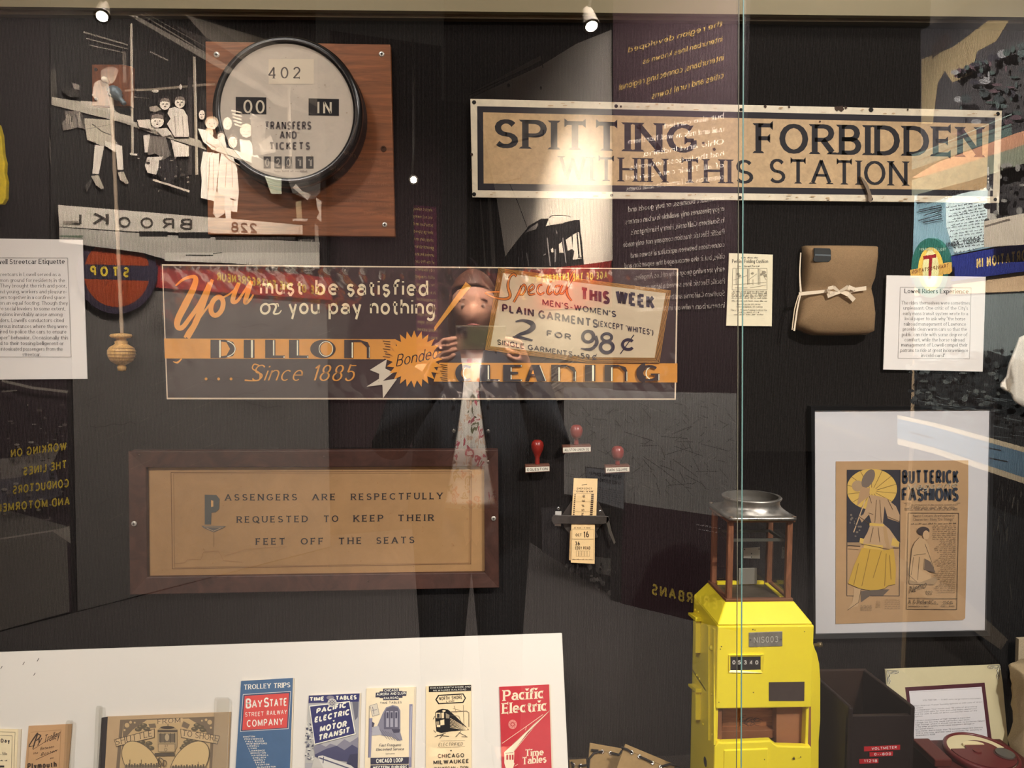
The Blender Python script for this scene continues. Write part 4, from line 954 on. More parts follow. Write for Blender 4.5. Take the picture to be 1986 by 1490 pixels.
# 1 price card
t1, P = brochure('brochure', 'cream fare leaflet at the far left of the white board, ending in Day', Z5, [(-190, 790), (158, 795), (140, 1340), (-190, 1340)], (226, 206, 168), under=[(-100, 792), (184, 795), (160, 1340), (-100, 1340)])
DK = (46, 42, 48)
P.line([(-60, 815), (136, 820), (118, 1400)], 3, (110, 100, 86)); P.line([(-60, 845), (112, 850), (100, 1400)], 3, (110, 100, 86))
P.text('All Day', (-62, 905), (92, 908), 34, DK, wt=.2, wide=.62); P.text('50c', (30, 1010), (72, 1011), 22, DK, wt=.16, wide=.8); P.line([(0, 1006), (26, 1006)], 2, DK); P.tiny((-20, 962), (4, 962), 14, DK, 2); P.tiny((6, 1060), (72, 1060), 8, DK, 2); P.rect(-20, 1098, 46, 1114, DK); P.build()
# 2 By Trolley
t2, P = brochure('brochure', 'narrow worn tan booklet titled By Trolley with curling script', Z5, [(246, 775), (262, 762), (530, 750), (606, 756), (560, 1340), (190, 1340)][1:5]+[(190, 1340)] if False else [(248, 768), (608, 752), (560, 1340), (196, 1340)], (186, 146, 104))
P.line([(268, 820), (520, 800), (490, 1400)], 2, (130, 100, 70)); P.line([(256, 830), (220, 1400)], 2, (130, 100, 70))
DB = (66, 50, 40)
P.brush([(270, 935), (255, 930), (300, 860), (325, 830), (300, 905), (285, 960)], [4, 8, 12, 10, 12, 6], DB); P.brush([(325, 835), (350, 850), (320, 885), (300, 890)], [6, 12, 8, 5], DB)
P.text('y', (318, 915), (350, 908), 60, DB, wt=.18, shear=.5); P.text('Trolley', (372, 915), (505, 868), 66, DB, wt=.15, shear=.5, gap=.1, contrast=.6)
P.line([(250, 942), (300, 930)], 5, DB); P.line([(285, 965), (520, 815)], 3, DB)
P.text('Between', (345, 970), (460, 950), 24, DB, wt=.12, shear=.4, fine=5); P.text('Boston', (350, 1020), (480, 985), 26, DB, wt=.12, shear=.4, fine=5); P.line([(310, 1050), (495, 965)], 3, DB); P.text('and', (428, 1045), (455, 1040), 16, DB, wt=.12, shear=.4, fine=5); P.text('the', (285, 1006), (325, 1000), 18, DB, wt=.12, shear=.4, fine=5)
P.text('Plymouth', (240, 1130), (485, 1112), 52, DB, wt=.22, wide=.6, gap=.12); P.build()
# 3 Shuttle to Shore album
t3, P = brochure('souvenir_album', 'wide tan souvenir booklet titled From Shuttle to Shore with black spine', Z5, [(902, 690), (1938, 650), (1905, 1340), (850, 1340)], (176, 148, 112), .005)
slab('spine', TB, zz(Z5, [(862, 698), (914, 690), (878, 1340), (822, 1340)]), .006, mat((50, 44, 44), .7, gain=1), t3, .0004, off=.006)
LT = (182, 154, 112); BK = (70, 60, 52); WD = (112, 96, 78)
P.poly([(1018, 715), (1806, 688), (1770, 1400), (960, 1400)], WD); P.poly([(1045, 722), (1780, 698), (1748, 1400), (990, 1400)], LT)
P.poly([(1045, 722), (1240, 716), (1120, 800), (1060, 870), (1035, 960)], WD); P.poly([(1780, 698), (1590, 704), (1700, 770), (1745, 830), (1772, 900)], WD)
for (x, y, s_) in ((1075, 760, 20), (1105, 735, 12), (1055, 800, 9), (1765, 735, 20), (1735, 715, 11), (1775, 780, 9), (1140, 738, 8), (1700, 722, 8)): P.ell(x, y, s_, s_, LT, n=12)
P.poly([(1255, 750), (1310, 745), (1320, 780), (1265, 785)], WD); P.poly([(1545, 725), (1600, 755), (1580, 790), (1530, 770)], WD)
P.poly([(1328, 715), (1540, 700), (1545, 735), (1330, 752)], (190, 162, 122)); P.text('FROM', (1330, 748), (1520, 735), 38, BK, wt=.12, gap=.3, serif=.08, contrast=.6)
for (cx_, cy_) in ((1190, 775), (1215, 760), (1240, 790), (1170, 795), (1660, 760), (1690, 775), (1640, 790), (1710, 800), (1230, 930), (1260, 910), (1200, 900), (1275, 950), (1240, 955), (1575, 900), (1600, 880), (1560, 930), (1620, 915), (1640, 890), (1545, 950)):
    P.ell(cx_, cy_, 30, 18, (92, 82, 64), n=9); P.ell(cx_-6, cy_-5, 12, 6, (128, 112, 84), n=7)
def banner(a, b, c_, d): P.poly([a, b, c_, d], (188, 160, 120)); P.line([a, b, c_, d], 4, BK, closed=True)
banner((972, 880), (1305, 790), (1305, 860), (990, 935)); banner((1525, 790), (1850, 850), (1830, 915), (1530, 860))
P.text('SHUTTLE', (985, 925), (1290, 850), 52, BK, wt=.12, gap=.22, serif=.08, contrast=.6, up=(-.12, -1)); P.text('TO SHORE', (1538, 845), (1835, 895), 48, BK, wt=.12, gap=.2, serif=.08, contrast=.6, up=(.1, -1))
P.poly([(1330, 800), (1350, 780), (1480, 780), (1500, 800), (1496, 940), (1470, 985), (1350, 985), (1335, 940)], (150, 130, 98)); P.ell(1415, 778, 60, 12, BK); P.poly([(1335, 800), (1498, 800), (1496, 815), (1335, 815)], BK); P.rect(1345, 830, 1480, 900, (104, 92, 76))
for x in (1360, 1395, 1440, 1475): P.line([(x, 822), (x, 905)], 4, (60, 52, 46))
P.ell(1412, 860, 18, 30, (170, 150, 118)); P.rect(1340, 915, 1478, 980, (176, 150, 112)); P.line([(1340, 915), (1478, 915), (1478, 980), (1340, 980)], 3, BK, closed=True); P.ring(1402, 962, 11, 12, 3, BK); P.text('37', (1390, 940), (1420, 940), 18, BK, wt=.12); P.poly([(1310, 990), (1475, 988), (1478, 1015), (1305, 1018)], (84, 74, 62)); P.line([(1420, 748), (1420, 775)], 4, BK)
for sx, tilt in ((1200, 38), (1600, -38)):
    P.ell(sx, 1075, 130, 215, (92, 80, 64), rot=-tilt, n=34); P.ell(sx, 1075, 124, 209, (194, 166, 118), rot=-tilt, n=34)
for a in ((1060, 1090, 1345, 1115), (1450, 1100, 1740, 1100)):
    P.rect(a[0], a[1], a[2], a[1]+40, (120, 106, 86)); 
    for i in range(12): P.rect(a[0]+8+i*23, a[1]-6-(i*7 % 13), a[0]+22+i*23, a[1]+20, (96, 84, 68))
P.line([(1105, 1090), (1105, 1045)], 4, BK); P.line([(1200, 1095), (1200, 1045)], 3, BK); P.line([(1672, 1100), (1674, 1062)], 3, BK)
P.brush([(1345, 1040), (1365, 1080), (1345, 1100), (1345, 1030), (1385, 1050), (1375, 1090), (1390, 1110)], [6]*7, BK); P.ring(1395, 1075, 12, 25, 5, BK)
P.build()
# 4 Trolley Trips
t4, P = brochure('brochure', 'tall blue booklet reading Trolley Trips above a red panel', Z6, [(182, 430), (656, 402), (626, 1320), (126, 1320)], mat((58, 92, 128), .6, kind='mottle', s=18, amp=.1), under=[(190, 425), (668, 405), (640, 1320), (130, 1320)])
WH = (224, 220, 208)
P.text('TROLLEY', (208, 508), (456, 494), 44, WH, wt=.18, serif=.1, contrast=.6, gap=.1, wide=.85); P.text('TRIPS', (480, 494), (634, 486), 44, WH, wt=.18, serif=.1, contrast=.6, gap=.1, wide=.85)
P.poly([(200, 550), (640, 522), (618, 868), (174, 894)], (190, 190, 190)); P.poly([(204, 556), (634, 528), (613, 862), (180, 888)], (44, 62, 92)); P.poly([(216, 566), (622, 540), (603, 856), (194, 880)], mat((200, 66, 62), .6, kind='mottle', s=18, amp=.08))
P.text('B', (226, 682), (278, 680), 92, WH, wt=.17, wide=.7); P.text('AY', (282, 678), (378, 672), 74, WH, wt=.17, wide=.8, gap=.1); P.text('S', (390, 672), (440, 668), 90, WH, wt=.17, wide=.8); P.text('TATE', (444, 668), (602, 656), 72, WH, wt=.17, wide=.7, gap=.14)
P.text('STREET', (220, 756), (390, 748), 40, WH, wt=.13, gap=.22); P.text('RAILWAY', (420, 744), (602, 732), 42, WH, wt=.13, gap=.2, wide=.8); P.text('COMPANY', (236, 852), (568, 832), 66, WH, wt=.15, gap=.2, wide=.72)
for i, s_ in enumerate(['BOSTON', 'PROVIDENCE', 'FALL RIVER', 'NEW BEDFORD', 'LOWELL', 'LYNN', 'LAWRENCE', 'BROCKTON', 'HAVERHILL', 'CHELSEA', 'QUINCY', 'SALEM', 'TAUNTON', 'GLOUCESTER']):
    x = 204+i*9.6; y = 948+i*21.3; w_ = len(s_)*16.4+8; P.text(s_, (x, y), (x+w_, y-4), 15, WH, wt=.2, gap=.25, fine=5)
P.build()
# 5 Pacific Electric Motor Transit
t5, P = brochure('brochure', 'navy and white timetable with a tilted navy panel over a train landscape', Z6, [(802, 562), (1268, 542), (1246, 1320), (762, 1320)], (160, 158, 160), under=[(810, 560), (1280, 541), (1262, 1320), (770, 1320)])
NB = (34, 38, 92); CW = (226, 220, 204)
P.poly([(802, 564), (1266, 544), (1260, 618), (800, 632)], NB)
P.text('TIME', (808, 616), (944, 610), 40, CW, wt=.26, wide=.8, gap=.1); P.text('TABLES', (1048, 606), (1240, 598), 40, CW, wt=.26, wide=.75, gap=.1)
P.poly([(1200, 620), (1258, 618), (1250, 760), (1225, 790)], (96, 96, 108)); P.poly([(796, 660), (810, 660), (860, 1010), (850, 1180), (772, 1180)], (170, 168, 162))
for i in range(60): P.ell(rr.uniform(775, 850), rr.uniform(800, 1150), rr.uniform(4, 14), rr.uniform(4, 12), rr.choice([(60, 60, 80), (210, 206, 196), (110, 110, 120)]), n=7)
P.poly([(850, 1030), (900, 1000), (960, 1030), (1000, 1000), (1060, 1020), (1130, 960), (1180, 990), (1255, 940), (1250, 1100), (860, 1110)], (118, 116, 130)); P.poly([(860, 1100), (960, 1050), (1060, 1020), (1130, 1060), (1200, 1010), (1252, 1040), (1250, 1180), (860, 1120)], (58, 60, 92)); P.poly([(1180, 1100), (1252, 1090), (1248, 1320), (1100, 1320)], (44, 46, 74))
P.poly([(890, 1115), (930, 1108), (1190, 1200), (1240, 1240), (1240, 1320), (1000, 1320), (900, 1180)], (196, 192, 184)); P.line([(900, 1130), (1180, 1230)], 12, (70, 72, 96)); P.line([(940, 1120), (935, 1180)], 8, (70, 72, 96)); P.poly([(860, 1120), (900, 1150), (990, 1320), (800, 1320)], (180, 176, 168))
P.poly([(808, 654), (1180, 612), (1234, 914), (856, 1012)], CW); P.poly([(816, 662), (1172, 622), (1224, 908), (862, 1002)], NB)
for s_, x0, y0, x1, y1, h_ in (('PACIFIC', 872, 730, 1148, 670, 52), ('ELECTRIC', 856, 812, 1176, 738, 56), ('MOTOR', 904, 898, 1150, 848, 60), ('TRANSIT', 890, 978, 1178, 902, 58)): P.text(s_, (x0, y0), (x1, y1), h_, CW, wt=.26, gap=.1, wide=.78, up=(.1, -1))
P.poly([(1022, 790), (1042, 784), (1034, 802)], CW)
P.ell(1002, 580, 36, 18, (120, 116, 130)); P.ell(1018, 628, 42, 40, (190, 186, 176), n=20)
for i in range(8): P.ell(1018+26*math.cos(i*PI/4), 628+25*math.sin(i*PI/4), 7, 7, (120, 116, 130), n=8)
P.ring(1018, 628, 17, 17, 6, (96, 92, 110)); P.ell(1018, 628, 7, 7, (40, 40, 60)); P.build()
# 6 Chicago Aurora and Elgin
t6, P = brochure('brochure', 'cream timetable with grey train drawing and striped side posts', Z6, [(1330, 498), (1768, 484), (1740, 1320), (1312, 1320)], (224, 206, 174), under=[(1340, 497), (1784, 484), (1765, 1320), (1320, 1320)])
K1 = (46, 46, 66); GP = (126, 124, 146)
for q in ([(1482, 500), (1628, 498), (1625, 604), (1482, 606)], [(1450, 524), (1660, 520), (1660, 584), (1450, 586)], [(1416, 536), (1698, 524), (1694, 566), (1412, 580)]): P.poly(q, K1)
P.text('CHICAGO', (1494, 528), (1618, 524), 24, CW, wt=.16, gap=.18, wide=.85); P.text('AURORA AND ELGIN', (1424, 564), (1690, 552), 24, CW, wt=.16, gap=.14, wide=.85); P.text('RAILROAD', (1490, 598), (1622, 592), 22, CW, wt=.16, gap=.16, wide=.85)
P.text('TIME TABLES', (1454, 640), (1652, 634), 19, K1, wt=.16, gap=.3)
P.poly([(1352, 770), (1385, 768), (1370, 1130), (1345, 1130)], GP); P.poly([(1722, 642), (1752, 640), (1742, 1220), (1718, 1220)], GP); P.line([(1356, 660), (1350, 1130)], 4, K1); P.line([(1740, 660), (1728, 1125)], 8, (180, 178, 186))
P.poly([(1362, 655), (1425, 636), (1448, 735), (1386, 752)], (200, 190, 172)); P.line([(1362, 655), (1425, 636), (1448, 735), (1386, 752)], 3, (100, 98, 110), closed=True); P.line([(1385, 665), (1400, 735)], 5, (100, 98, 110)); P.line([(1380, 700), (1425, 690)], 4, (100, 98, 110))
P.poly([(1376, 890), (1430, 840), (1480, 720), (1510, 670), (1570, 650), (1620, 662), (1640, 700), (1640, 900), (1660, 970), (1620, 975), (1560, 940), (1480, 930)], (120, 118, 132)); P.poly([(1490, 730), (1515, 680), (1570, 660), (1618, 675), (1630, 720), (1630, 870), (1490, 870)], (86, 84, 100))
for x in (1510, 1548, 1590): P.rect(x, 705, x+26, 850, (150, 148, 160)); P.rect(x+4, 715, x+22, 770, (64, 62, 80))
P.poly([(1385, 850), (1440, 840), (1470, 920), (1380, 930)], (160, 158, 164)); P.poly([(1380, 800), (1405, 815), (1395, 850), (1380, 850)], (64, 62, 80))
P.poly([(1560, 870), (1640, 870), (1630, 900), (1580, 905)], (60, 58, 76))
for i in range(6): P.line([(1450+i*25, 870+i*8), (1520+i*24, 960+i*4)], 4, (90, 88, 104))
P.text('Fast Frequent', (1446, 1030), (1646, 1026), 28, K1, wt=.13, shear=.3, contrast=.7, gap=.14); P.text('Electrified Service', (1418, 1068), (1672, 1062), 26, K1, wt=.13, shear=.3, contrast=.7, gap=.12); P.text('between', (1508, 1102), (1590, 1100), 18, K1, wt=.1, fine=5)
P.poly([(1368, 1132), (1718, 1124), (1716, 1186), (1368, 1192)], K1); P.text('CHICAGO LOOP', (1420, 1180), (1664, 1172), 40, CW, wt=.18, gap=.1, wide=.6); P.poly([(1368, 1200), (1716, 1194), (1716, 1320), (1368, 1320)], K1); P.text('WESTERN SUBURBS', (1390, 1246), (1702, 1238), 38, CW, wt=.18, gap=.1, wide=.6); P.build()
# 7 North Shore Line
t7, P = brochure('brochure', 'cream timetable with a black train drawing and the word Electrified', Z7, [(220, 478), (632, 464), (636, 1320), (218, 1320)], (224, 200, 160))
P.poly([(245, 478), (632, 464), (632, 520), (245, 532)], BLK); P.text('CHICAGO NORTH SHORE AND', (258, 502), (628, 488), 15, CW, wt=.13, gap=.2, fine=6); P.text('MILWAUKEE RAILROAD', (286, 524), (588, 514), 15, CW, wt=.13, gap=.2, fine=6)
P.poly([(332, 556), (562, 543), (586, 586), (562, 630), (332, 642), (304, 600)], BLK); P.poly([(340, 566), (556, 554), (574, 587), (554, 620), (340, 632), (318, 599)], (224, 200, 160))
P.text('NORTH', (340, 608), (434, 602), 34, BLK, wt=.17, wide=.62, gap=.1); P.text('SHORE', (454, 600), (552, 594), 34, BLK, wt=.17, wide=.62, gap=.1); P.text('LINE', (404, 626), (482, 620), 17, BLK, wt=.14, gap=.2)
P.poly([(305, 715), (330, 695), (370, 684), (420, 690), (440, 705), (520, 780), (600, 860), (612, 878), (540, 882), (450, 890), (360, 905), (315, 890), (305, 800)], BLK)
TN = (224, 200, 160)
P.rect(312, 720, 352, 768, TN); P.rect(320, 728, 345, 766, (50, 48, 50)); P.poly([(360, 722), (384, 715), (384, 770), (362, 770)], TN); P.poly([(400, 722), (435, 740), (432, 772), (402, 770)], (140, 126, 104)); P.poly([(350, 790), (386, 780), (388, 830), (352, 835)], TN); P.poly([(310, 800), (340, 798), (342, 826), (312, 830)], (150, 134, 108)); P.rect(318, 830, 350, 850, TN); P.ell(384, 703, 16, 8, TN)
for i in range(7): P.line([(440, 770+i*14), (600, 862+i*3)], 3.5, TN)
P.line([(440, 712), (590, 704), (612, 720), (612, 850)], 7, (120, 108, 90)); P.line([(440, 740), (520, 750), (560, 850)], 3, (90, 80, 68)); P.line([(560, 648), (568, 850)], 4, (130, 116, 96)); P.line([(478, 655), (496, 720)], 3, (110, 98, 80)); P.line([(465, 680), (540, 700)], 2.5, (110, 98, 80))
for a, b in (((300, 940), (400, 905)), ((345, 955), (380, 915)), ((320, 925), (430, 935)), ((490, 940), (540, 890)), ((520, 900), (590, 935)), ((545, 938), (600, 940)), ((285, 780), (300, 750)), ((310, 900), (290, 880))): P.line([a, b], 5, (60, 54, 50))
P.line([(350, 978), (578, 972)], 2, (110, 98, 80)); P.line([(320, 1040), (576, 1028)], 2, (110, 98, 80)); P.text('ELECTRIFIED', (334, 1026), (556, 1018), 30, (90, 80, 70), wt=.09, gap=.2, shear=.15, wide=.8)
P.ell(449, 1065, 7, 7, BLK, n=10); P.text('CHICAGO', (328, 1134), (568, 1126), 38, BLK, wt=.18, gap=.24, wide=.85); P.text('MILWAUKEE', (288, 1192), (612, 1178), 38, BLK, wt=.18, gap=.2, wide=.85); P.text('WAUKEGAN - ZION', (294, 1238), (606, 1228), 24, (70, 62, 54), wt=.16, gap=.18, wide=.9); P.build()
# 8 red Pacific Electric
t8, P = brochure('brochure', 'red brochure reading Time Tables, rightmost on the white board', Z7, [(890, 484), (1346, 462), (1372, 1320), (916, 1320)], mat((178, 48, 56), .6, kind='mottle', s=16, amp=.07), under=[(896, 484), (1356, 463), (1386, 1320), (922, 1320)])
RW = (230, 205, 176); bold = dict(wt=.24, serif=.12, contrast=.5, gap=.06)
P.text('Pacific', (924, 612), (1302, 586), 98, RW, **bold); P.text('Electric', (916, 730), (1330, 700), 98, RW, **bold); P.text('Time', (1124, 1118), (1296, 1108), 62, RW, **bold); P.text('Tables', (1098, 1194), (1322, 1172), 66, RW, **bold)
P.poly([(1352, 700), (1200, 860), (1020, 1080), (934, 1095), (936, 1080), (1060, 970), (1200, 830)], RW); P.poly([(1340, 715), (1190, 868), (1030, 1060), (1024, 1072), (1150, 900)], (140, 40, 46)); P.line([(1350, 698), (1010, 1010)], 3, (150, 120, 100)); P.line([(1290, 736), (1130, 850), (916, 1000)], 4, RW); P.line([(1140, 842), (1128, 880)], 3, RW)
P.poly([(936, 1085), (1028, 1078), (1022, 1200), (950, 1230), (936, 1180)], RW); P.line([(945, 1090), (1018, 1086)], 5, (120, 60, 56)); 
for x in (955, 982, 1005): P.rect(x, 1104, x+16, 1150, (170, 60, 62))
P.poly([(915, 1320), (980, 1160), (1030, 1180), (990, 1320)], RW); P.line([(1030, 1210), (1060, 1190)], 4, RW)
P.ell(1012, 826, 39, 43, (206, 132, 122), n=20); P.ring(1012, 826, 16, 16, 8, (170, 60, 62)); 
for i in range(8): P.line([(1012+20*math.cos(i*.785), 826+22*math.sin(i*.785)), (1012+34*math.cos(i*.785+.3), 826+38*math.sin(i*.785+.3))], 3, (170, 60, 62))
P.build()
P = Print(TB, 'speck', wb, start=.0003)
for x, y, s_ in ((3, 1295, 1.6), (46, 1287, 1.8), (74, 1280, 2), (67, 1308, 1.6)): P.line([(x-s_, y+s_*1.6), (x+s_, y-s_*1.6)], 1.2, (70, 66, 62))
tag(P.build(), kind='stuff')
# clear clips holding the brochures
ACR = glassy('clear acrylic', 2.2, .08, (.97, .97, .95))
def clip(px, y0, y1, wpx, label):
    q = [(px, y0+4), (px+2, y0), (px+wpx-2, y0), (px+wpx, y0+4), (px+wpx-5, y1), (px-5, y1)]
    o = slab('acrylic_clip', TB, q, .004, ACR, None, off=.0121)
    bevel(o, .0006); tag(o, label, 'clip', 'clear clips on the white board')
clip(134, 1396, 1500, 13, 'clear acrylic clip at the right of the By Trolley booklet')
clip(192, 1368, 1500, 12, 'clear acrylic clip at the black spine of the wide souvenir booklet')
clip(420, 1352, 1500, 28, 'clear acrylic clip over the right end of the wide souvenir booklet')

# --- leather pouches with laces
LE = mat((138, 112, 72), .75, kind='mottle', gain=1.15, s=60, amp=.12); LD = mat((24, 20, 18), .6)
def leather(label, outline, y0, ny_, laces, eyes, t=.006):
    fn = plane((0, y0, at(1200, 1450, y0).z), (0, -1, ny_))
    th_ = thing('leather_puttee', label, 'puttee', fn(sum(p[0] for p in outline)/len(outline), 1500), 'tan lace-up leggings on the case floor')
    slab('leather_panel', fn, outline, t, LE, th_, .0015)
    for l in laces:
        MB().tube([fn(x, y, .0045) for x, y in l], .0022, 8).build('lace', LD, th_, True)
    for e in eyes:
        c_ = fn(*e, .001); n_ = fn(*e, 1.0)-fn(*e, 0.0); MB().lathe(c_, [(.0042, 0), (.0042, .001), (.0028, .0018), (.0016, .0008)], 12, n_).build('eyelet', mat((200, 196, 186), .25, .9, gain=1), th_, True)
    Pn = Print(fn, 'stitching', th_, start=.0006); Pn.line([(outline[0][0]+4, outline[0][1]+12), (outline[1][0]-3, outline[1][1]+12)], .8, (90, 70, 44)); Pn.build()
leather('small tan laced leather flap partly hidden behind the white board', [(1104, 1474), (1137, 1472), (1142, 1560), (1106, 1560)], 1.47, .5, [[(1107, 1478), (1112, 1484), (1110, 1496)], [(1122, 1486), (1138, 1484)]], [(1112, 1484), (1126, 1486)])
leather('tan laced leather puttee lying left of the other large one', [(1144, 1441), (1206, 1452), (1216, 1560), (1134, 1560)], 1.49, .5, [[(1140, 1500), (1142, 1472), (1152, 1460), (1168, 1458)], [(1183, 1460), (1200, 1464), (1206, 1456)], [(1146, 1455), (1160, 1456)]], [(1168, 1458), (1184, 1461)])
leather('tan laced leather puttee slanting across in front beside the yellow farebox', [(1213, 1443), (1309, 1483), (1300, 1575), (1170, 1560)], 1.44, .55, [[(1204, 1450), (1216, 1454), (1225, 1460)], [(1240, 1468), (1252, 1473), (1264, 1479)], [(1282, 1487), (1298, 1482), (1326, 1489)]], [(1225, 1460), (1240, 1468), (1265, 1480), (1281, 1488)])

# --- the yellow farebox
YB = mat((240, 214, 46), .32, kind='mottle', gain=1.12, s=9, amp=.05, spec=.5)
yf = 1.30; yb = 1.455
Q = lambda px, py, y: at(px, py, y)
fb = thing('farebox', 'yellow metal farebox with glass coin chamber and wood corner posts', 'farebox', (Q(1480, 1400, 1.38).x, 1.38, FLOORZ))
xl, xr = Q(1390, 1300, yf).x, Q(1574, 1300, yf).x
z_top, z_mid, z_b1 = Q(1480, 1212, yf).z, Q(1480, 1372.5, yf).z, Q(1480, 1440, yf).z
z_hf, z_hb = Q(1480, 1168, 1.34).z, Q(1360, 1140, yb).z
# casing behind the door (three sides and back, open niche in front)
mb = MB(); t_ = .006
mb.box((xl, yf+.004, FLOORZ), (xl+t_, yb, z_top)); mb.box((xr-t_, yf+.004, FLOORZ), (xr, yb, z_top)); mb.box((xl, yb-t_, FLOORZ), (xr, yb, z_top)); mb.box((xl, yf+.06, z_mid), (xr, yb, z_mid+.006))
bevel(mb.build('casing', YB, fb), .0015)
# front door panel
bevel(MB().box((xl-.001, yf-.003, z_mid), (xr+.001, yf+.006, z_top-.001)).build('door_panel', YB, fb), .0025)
# hood: sloping top to the chamber base
cy0, cy1 = 1.335, 1.437
cxl, cxr = Q(1411, 1100, cy0).x, Q(1536, 1100, cy0).x
zc = Q(1470, 1166, cy0).z
mb = MB(); mb.hexa([(xl, yf, z_top), (xr, yf, z_top), (xr, yb, z_top), (xl, yb, z_top), (cxl-.004, cy0-.004, zc), (cxr+.004, cy0-.004, zc), (cxr+.004, cy1+.004, zc), (cxl-.004, cy1+.004, zc)])
bevel(mb.build('hood', YB, fb), .002)
# lower front
f = ywall(yf)
lf = slab('lower_front', f, [(1392, 1437), (1400, 1439), (1494, 1435), (1499, 1440), (1506, 1445), (1572, 1447), (1572, 1700), (1378, 1700), (1384, 1446)], .014, YB, fb, .0025, off=.004)
slab('pressed_panel', f, [(1402, 1452), (1488, 1449), (1489, 1700), (1398, 1700)], .004, YB, fb, .002, off=.006)
# wooden niche
WN = mat((150, 96, 58), .6, kind='wood', gain=1.1, scale=(4, 4, 30))
slab('wood_panel', ywall(yf+.045), [(1401, 1366), (1506, 1366), (1506, 1428), (1401, 1430)], .01, WN, fb)
slab('wood_panel', ywall(yf+.02), [(1506, 1368), (1573, 1368), (1573, 1450), (1506, 1448)], .02, mat((146, 98, 66), .7, kind='mottle', gain=1.1, s=14, amp=.12), fb)
slab('wood_ledge', ywall(yf+.03), [(1398, 1419), (1506, 1416), (1504, 1432), (1398, 1436)], .03, mat((122, 76, 46), .6, gain=1.1), fb, .001)
slab('metal_post', ywall(yf+.008), [(1391, 1374), (1400.5, 1374), (1400, 1446), (1392, 1448)], .01, mat((128, 84, 58), .5, .2, gain=1.1), fb, .001)
P = Print(ywall(yf+.045), 'worn_drawing', fb, start=.0004).view(1300, 1130, 4.1375)
for i in range(16): P.ring(rr.uniform(560, 720), rr.uniform(1090, 1160), rr.uniform(15, 60), rr.uniform(10, 35), 3, (70, 50, 38), a0=rr.uniform(0, 200), a1=rr.uniform(220, 360), n=9)
P.build()
# plates on the door
fd = ywall(yf-.003); BLKP = mat((34, 31, 30), .6)
bevel(slab('name_plate', fd, [(1452, 1227), (1517, 1224.5), (1517, 1253), (1452, 1255)], .002, mat((150, 146, 136), .4, .5, kind='metal_worn', gain=1.1), fb, off=.0015), .0006)
P = Print(fd, 'embossing', fb, start=.0018).view(1300, 1130, 4.1375); P.text('NIS003', (668, 484), (862, 476), 50, (176, 172, 160), wt=.12, gap=.3); P.ell(640, 458, 7, 7, (90, 86, 80)); P.ell(886, 454, 7, 7, (90, 86, 80)); P.build()
frame_mesh(fd, [(1413, 1270), (1481, 1269), (1478, 1304), (1413, 1303)], [(1417, 1275), (1474, 1274.5), (1474, 1298), (1417, 1299)], .003, .002, .0028).build('counter_surround', YB, fb)
slab('counter_window', fd, [(1416, 1274), (1475, 1273.5), (1475, 1299), (1416, 1300)], .001, BLKP, fb, off=.0008)
P = Print(fd, 'counter_digits', fb, start=.001).view(1300, 1130, 4.1375)
for ch, x in zip('05340', (497, 540, 588, 634, 680)): P.rect(x-3, 618, x+28, 660, (60, 56, 54)); P.text(ch, (x, 656), (x+24, 655), 32, (200, 196, 186), wt=.18)
P.build()
slab('paper_label', fd, [(1491, 1323.5), (1560, 1322.5), (1559.5, 1359.5), (1491, 1359.5)], .001, mat((58, 48, 44), .7, kind='mottle', s=40, amp=.15), fb, off=.0008)
P = Print(fd, 'paint_chip', fb, start=.0006)
for x, y, s_ in ((1399, 1254, 1.6), (1397, 1259, 1.3), (1460, 1221, 1.6), (1464, 1222, 1.2), (1461, 1343, 1.4), (1394, 1362, 1.2), (1560, 1225, 1.2)): P.poly([(x-s_, y), (x, y-s_), (x+s_, y+s_*.4), (x, y+s_)], (90, 76, 40))
tag(P.build(), kind='stuff')
P = Print(f, 'paint_chip', fb, start=.0066)
for x, y, s_ in ((1537, 1468, 2.6), (1550, 1465, 1.4), (1480, 1470, 1.2), (1546, 1377+1100, 2)): P.poly([(x-s_, y), (x, y-s_*1.6), (x+s_, y+s_*.4), (x, y+s_)], (70, 60, 36))
tag(P.build(), kind='stuff')
# left side: ridge, latches, rivets, keyhole
def sx(px, py):
    """point on the left side plane"""
    d = ray(px, py); t2_ = (xl-CP.x)/d.x; return CP+d*t2_
def side_box(name, p, q, m=YB, out=.004):
    mb = MB(); A_ = [sx(*p_) for p_ in (p[0], p[1], q[1], q[0])]; o_ = Vector((-out, 0, 0))
    mb.hexa([a_ for a_ in A_]+[a_+o_ for a_ in A_]); return bevel(mb.build(name, m, fb), .0008)
side_box('side_flange', ((1374, 1212), (1377.5, 1216)), ((1374, 1428), (1377.5, 1437)))
side_box('door_edge', ((1385.5, 1218), (1388.5, 1221)), ((1385.5, 1440), (1388.5, 1446)))
for y0, y1 in ((1196, 1266), (1334, 1396)):
    side_box('latch_bar', ((1354, y0+8), (1359, y0+8)), ((1354, y1), (1359, y1+1)), out=.010)
    side_box('latch_cross', ((1346, y0-8), (1361, y0+2)), ((1346, y0-3), (1361, y0+10)), out=.012)
for p in ((1355, 1240-53), (1349, 1183), (1357, 1377-60), (1364, 1405), (1347, 1360), (1349, 1378), (1383, 1255), (1381, 1347), (1382, 1425), (1352, 1310)):
    c_ = sx(*p); MB().lathe(c_, [(.0022, 0), (.0022, .001), (.001, .0022)], 10, (-1, 0, 0)).build('rivet', YB, fb, True)
c_ = sx(1383, 1257); MB().lathe(c_, [(.005, 0), (.005, .005), (.003, .007)], 14, (-1, 0, 0)).build('side_knob', YB, fb, True)
c_ = sx(1368, 1478); MB().lathe(c_, [(.009, 0), (.009, .0006)], 20, (-1, 0, 0)).build('keyhole', BLKP, fb)
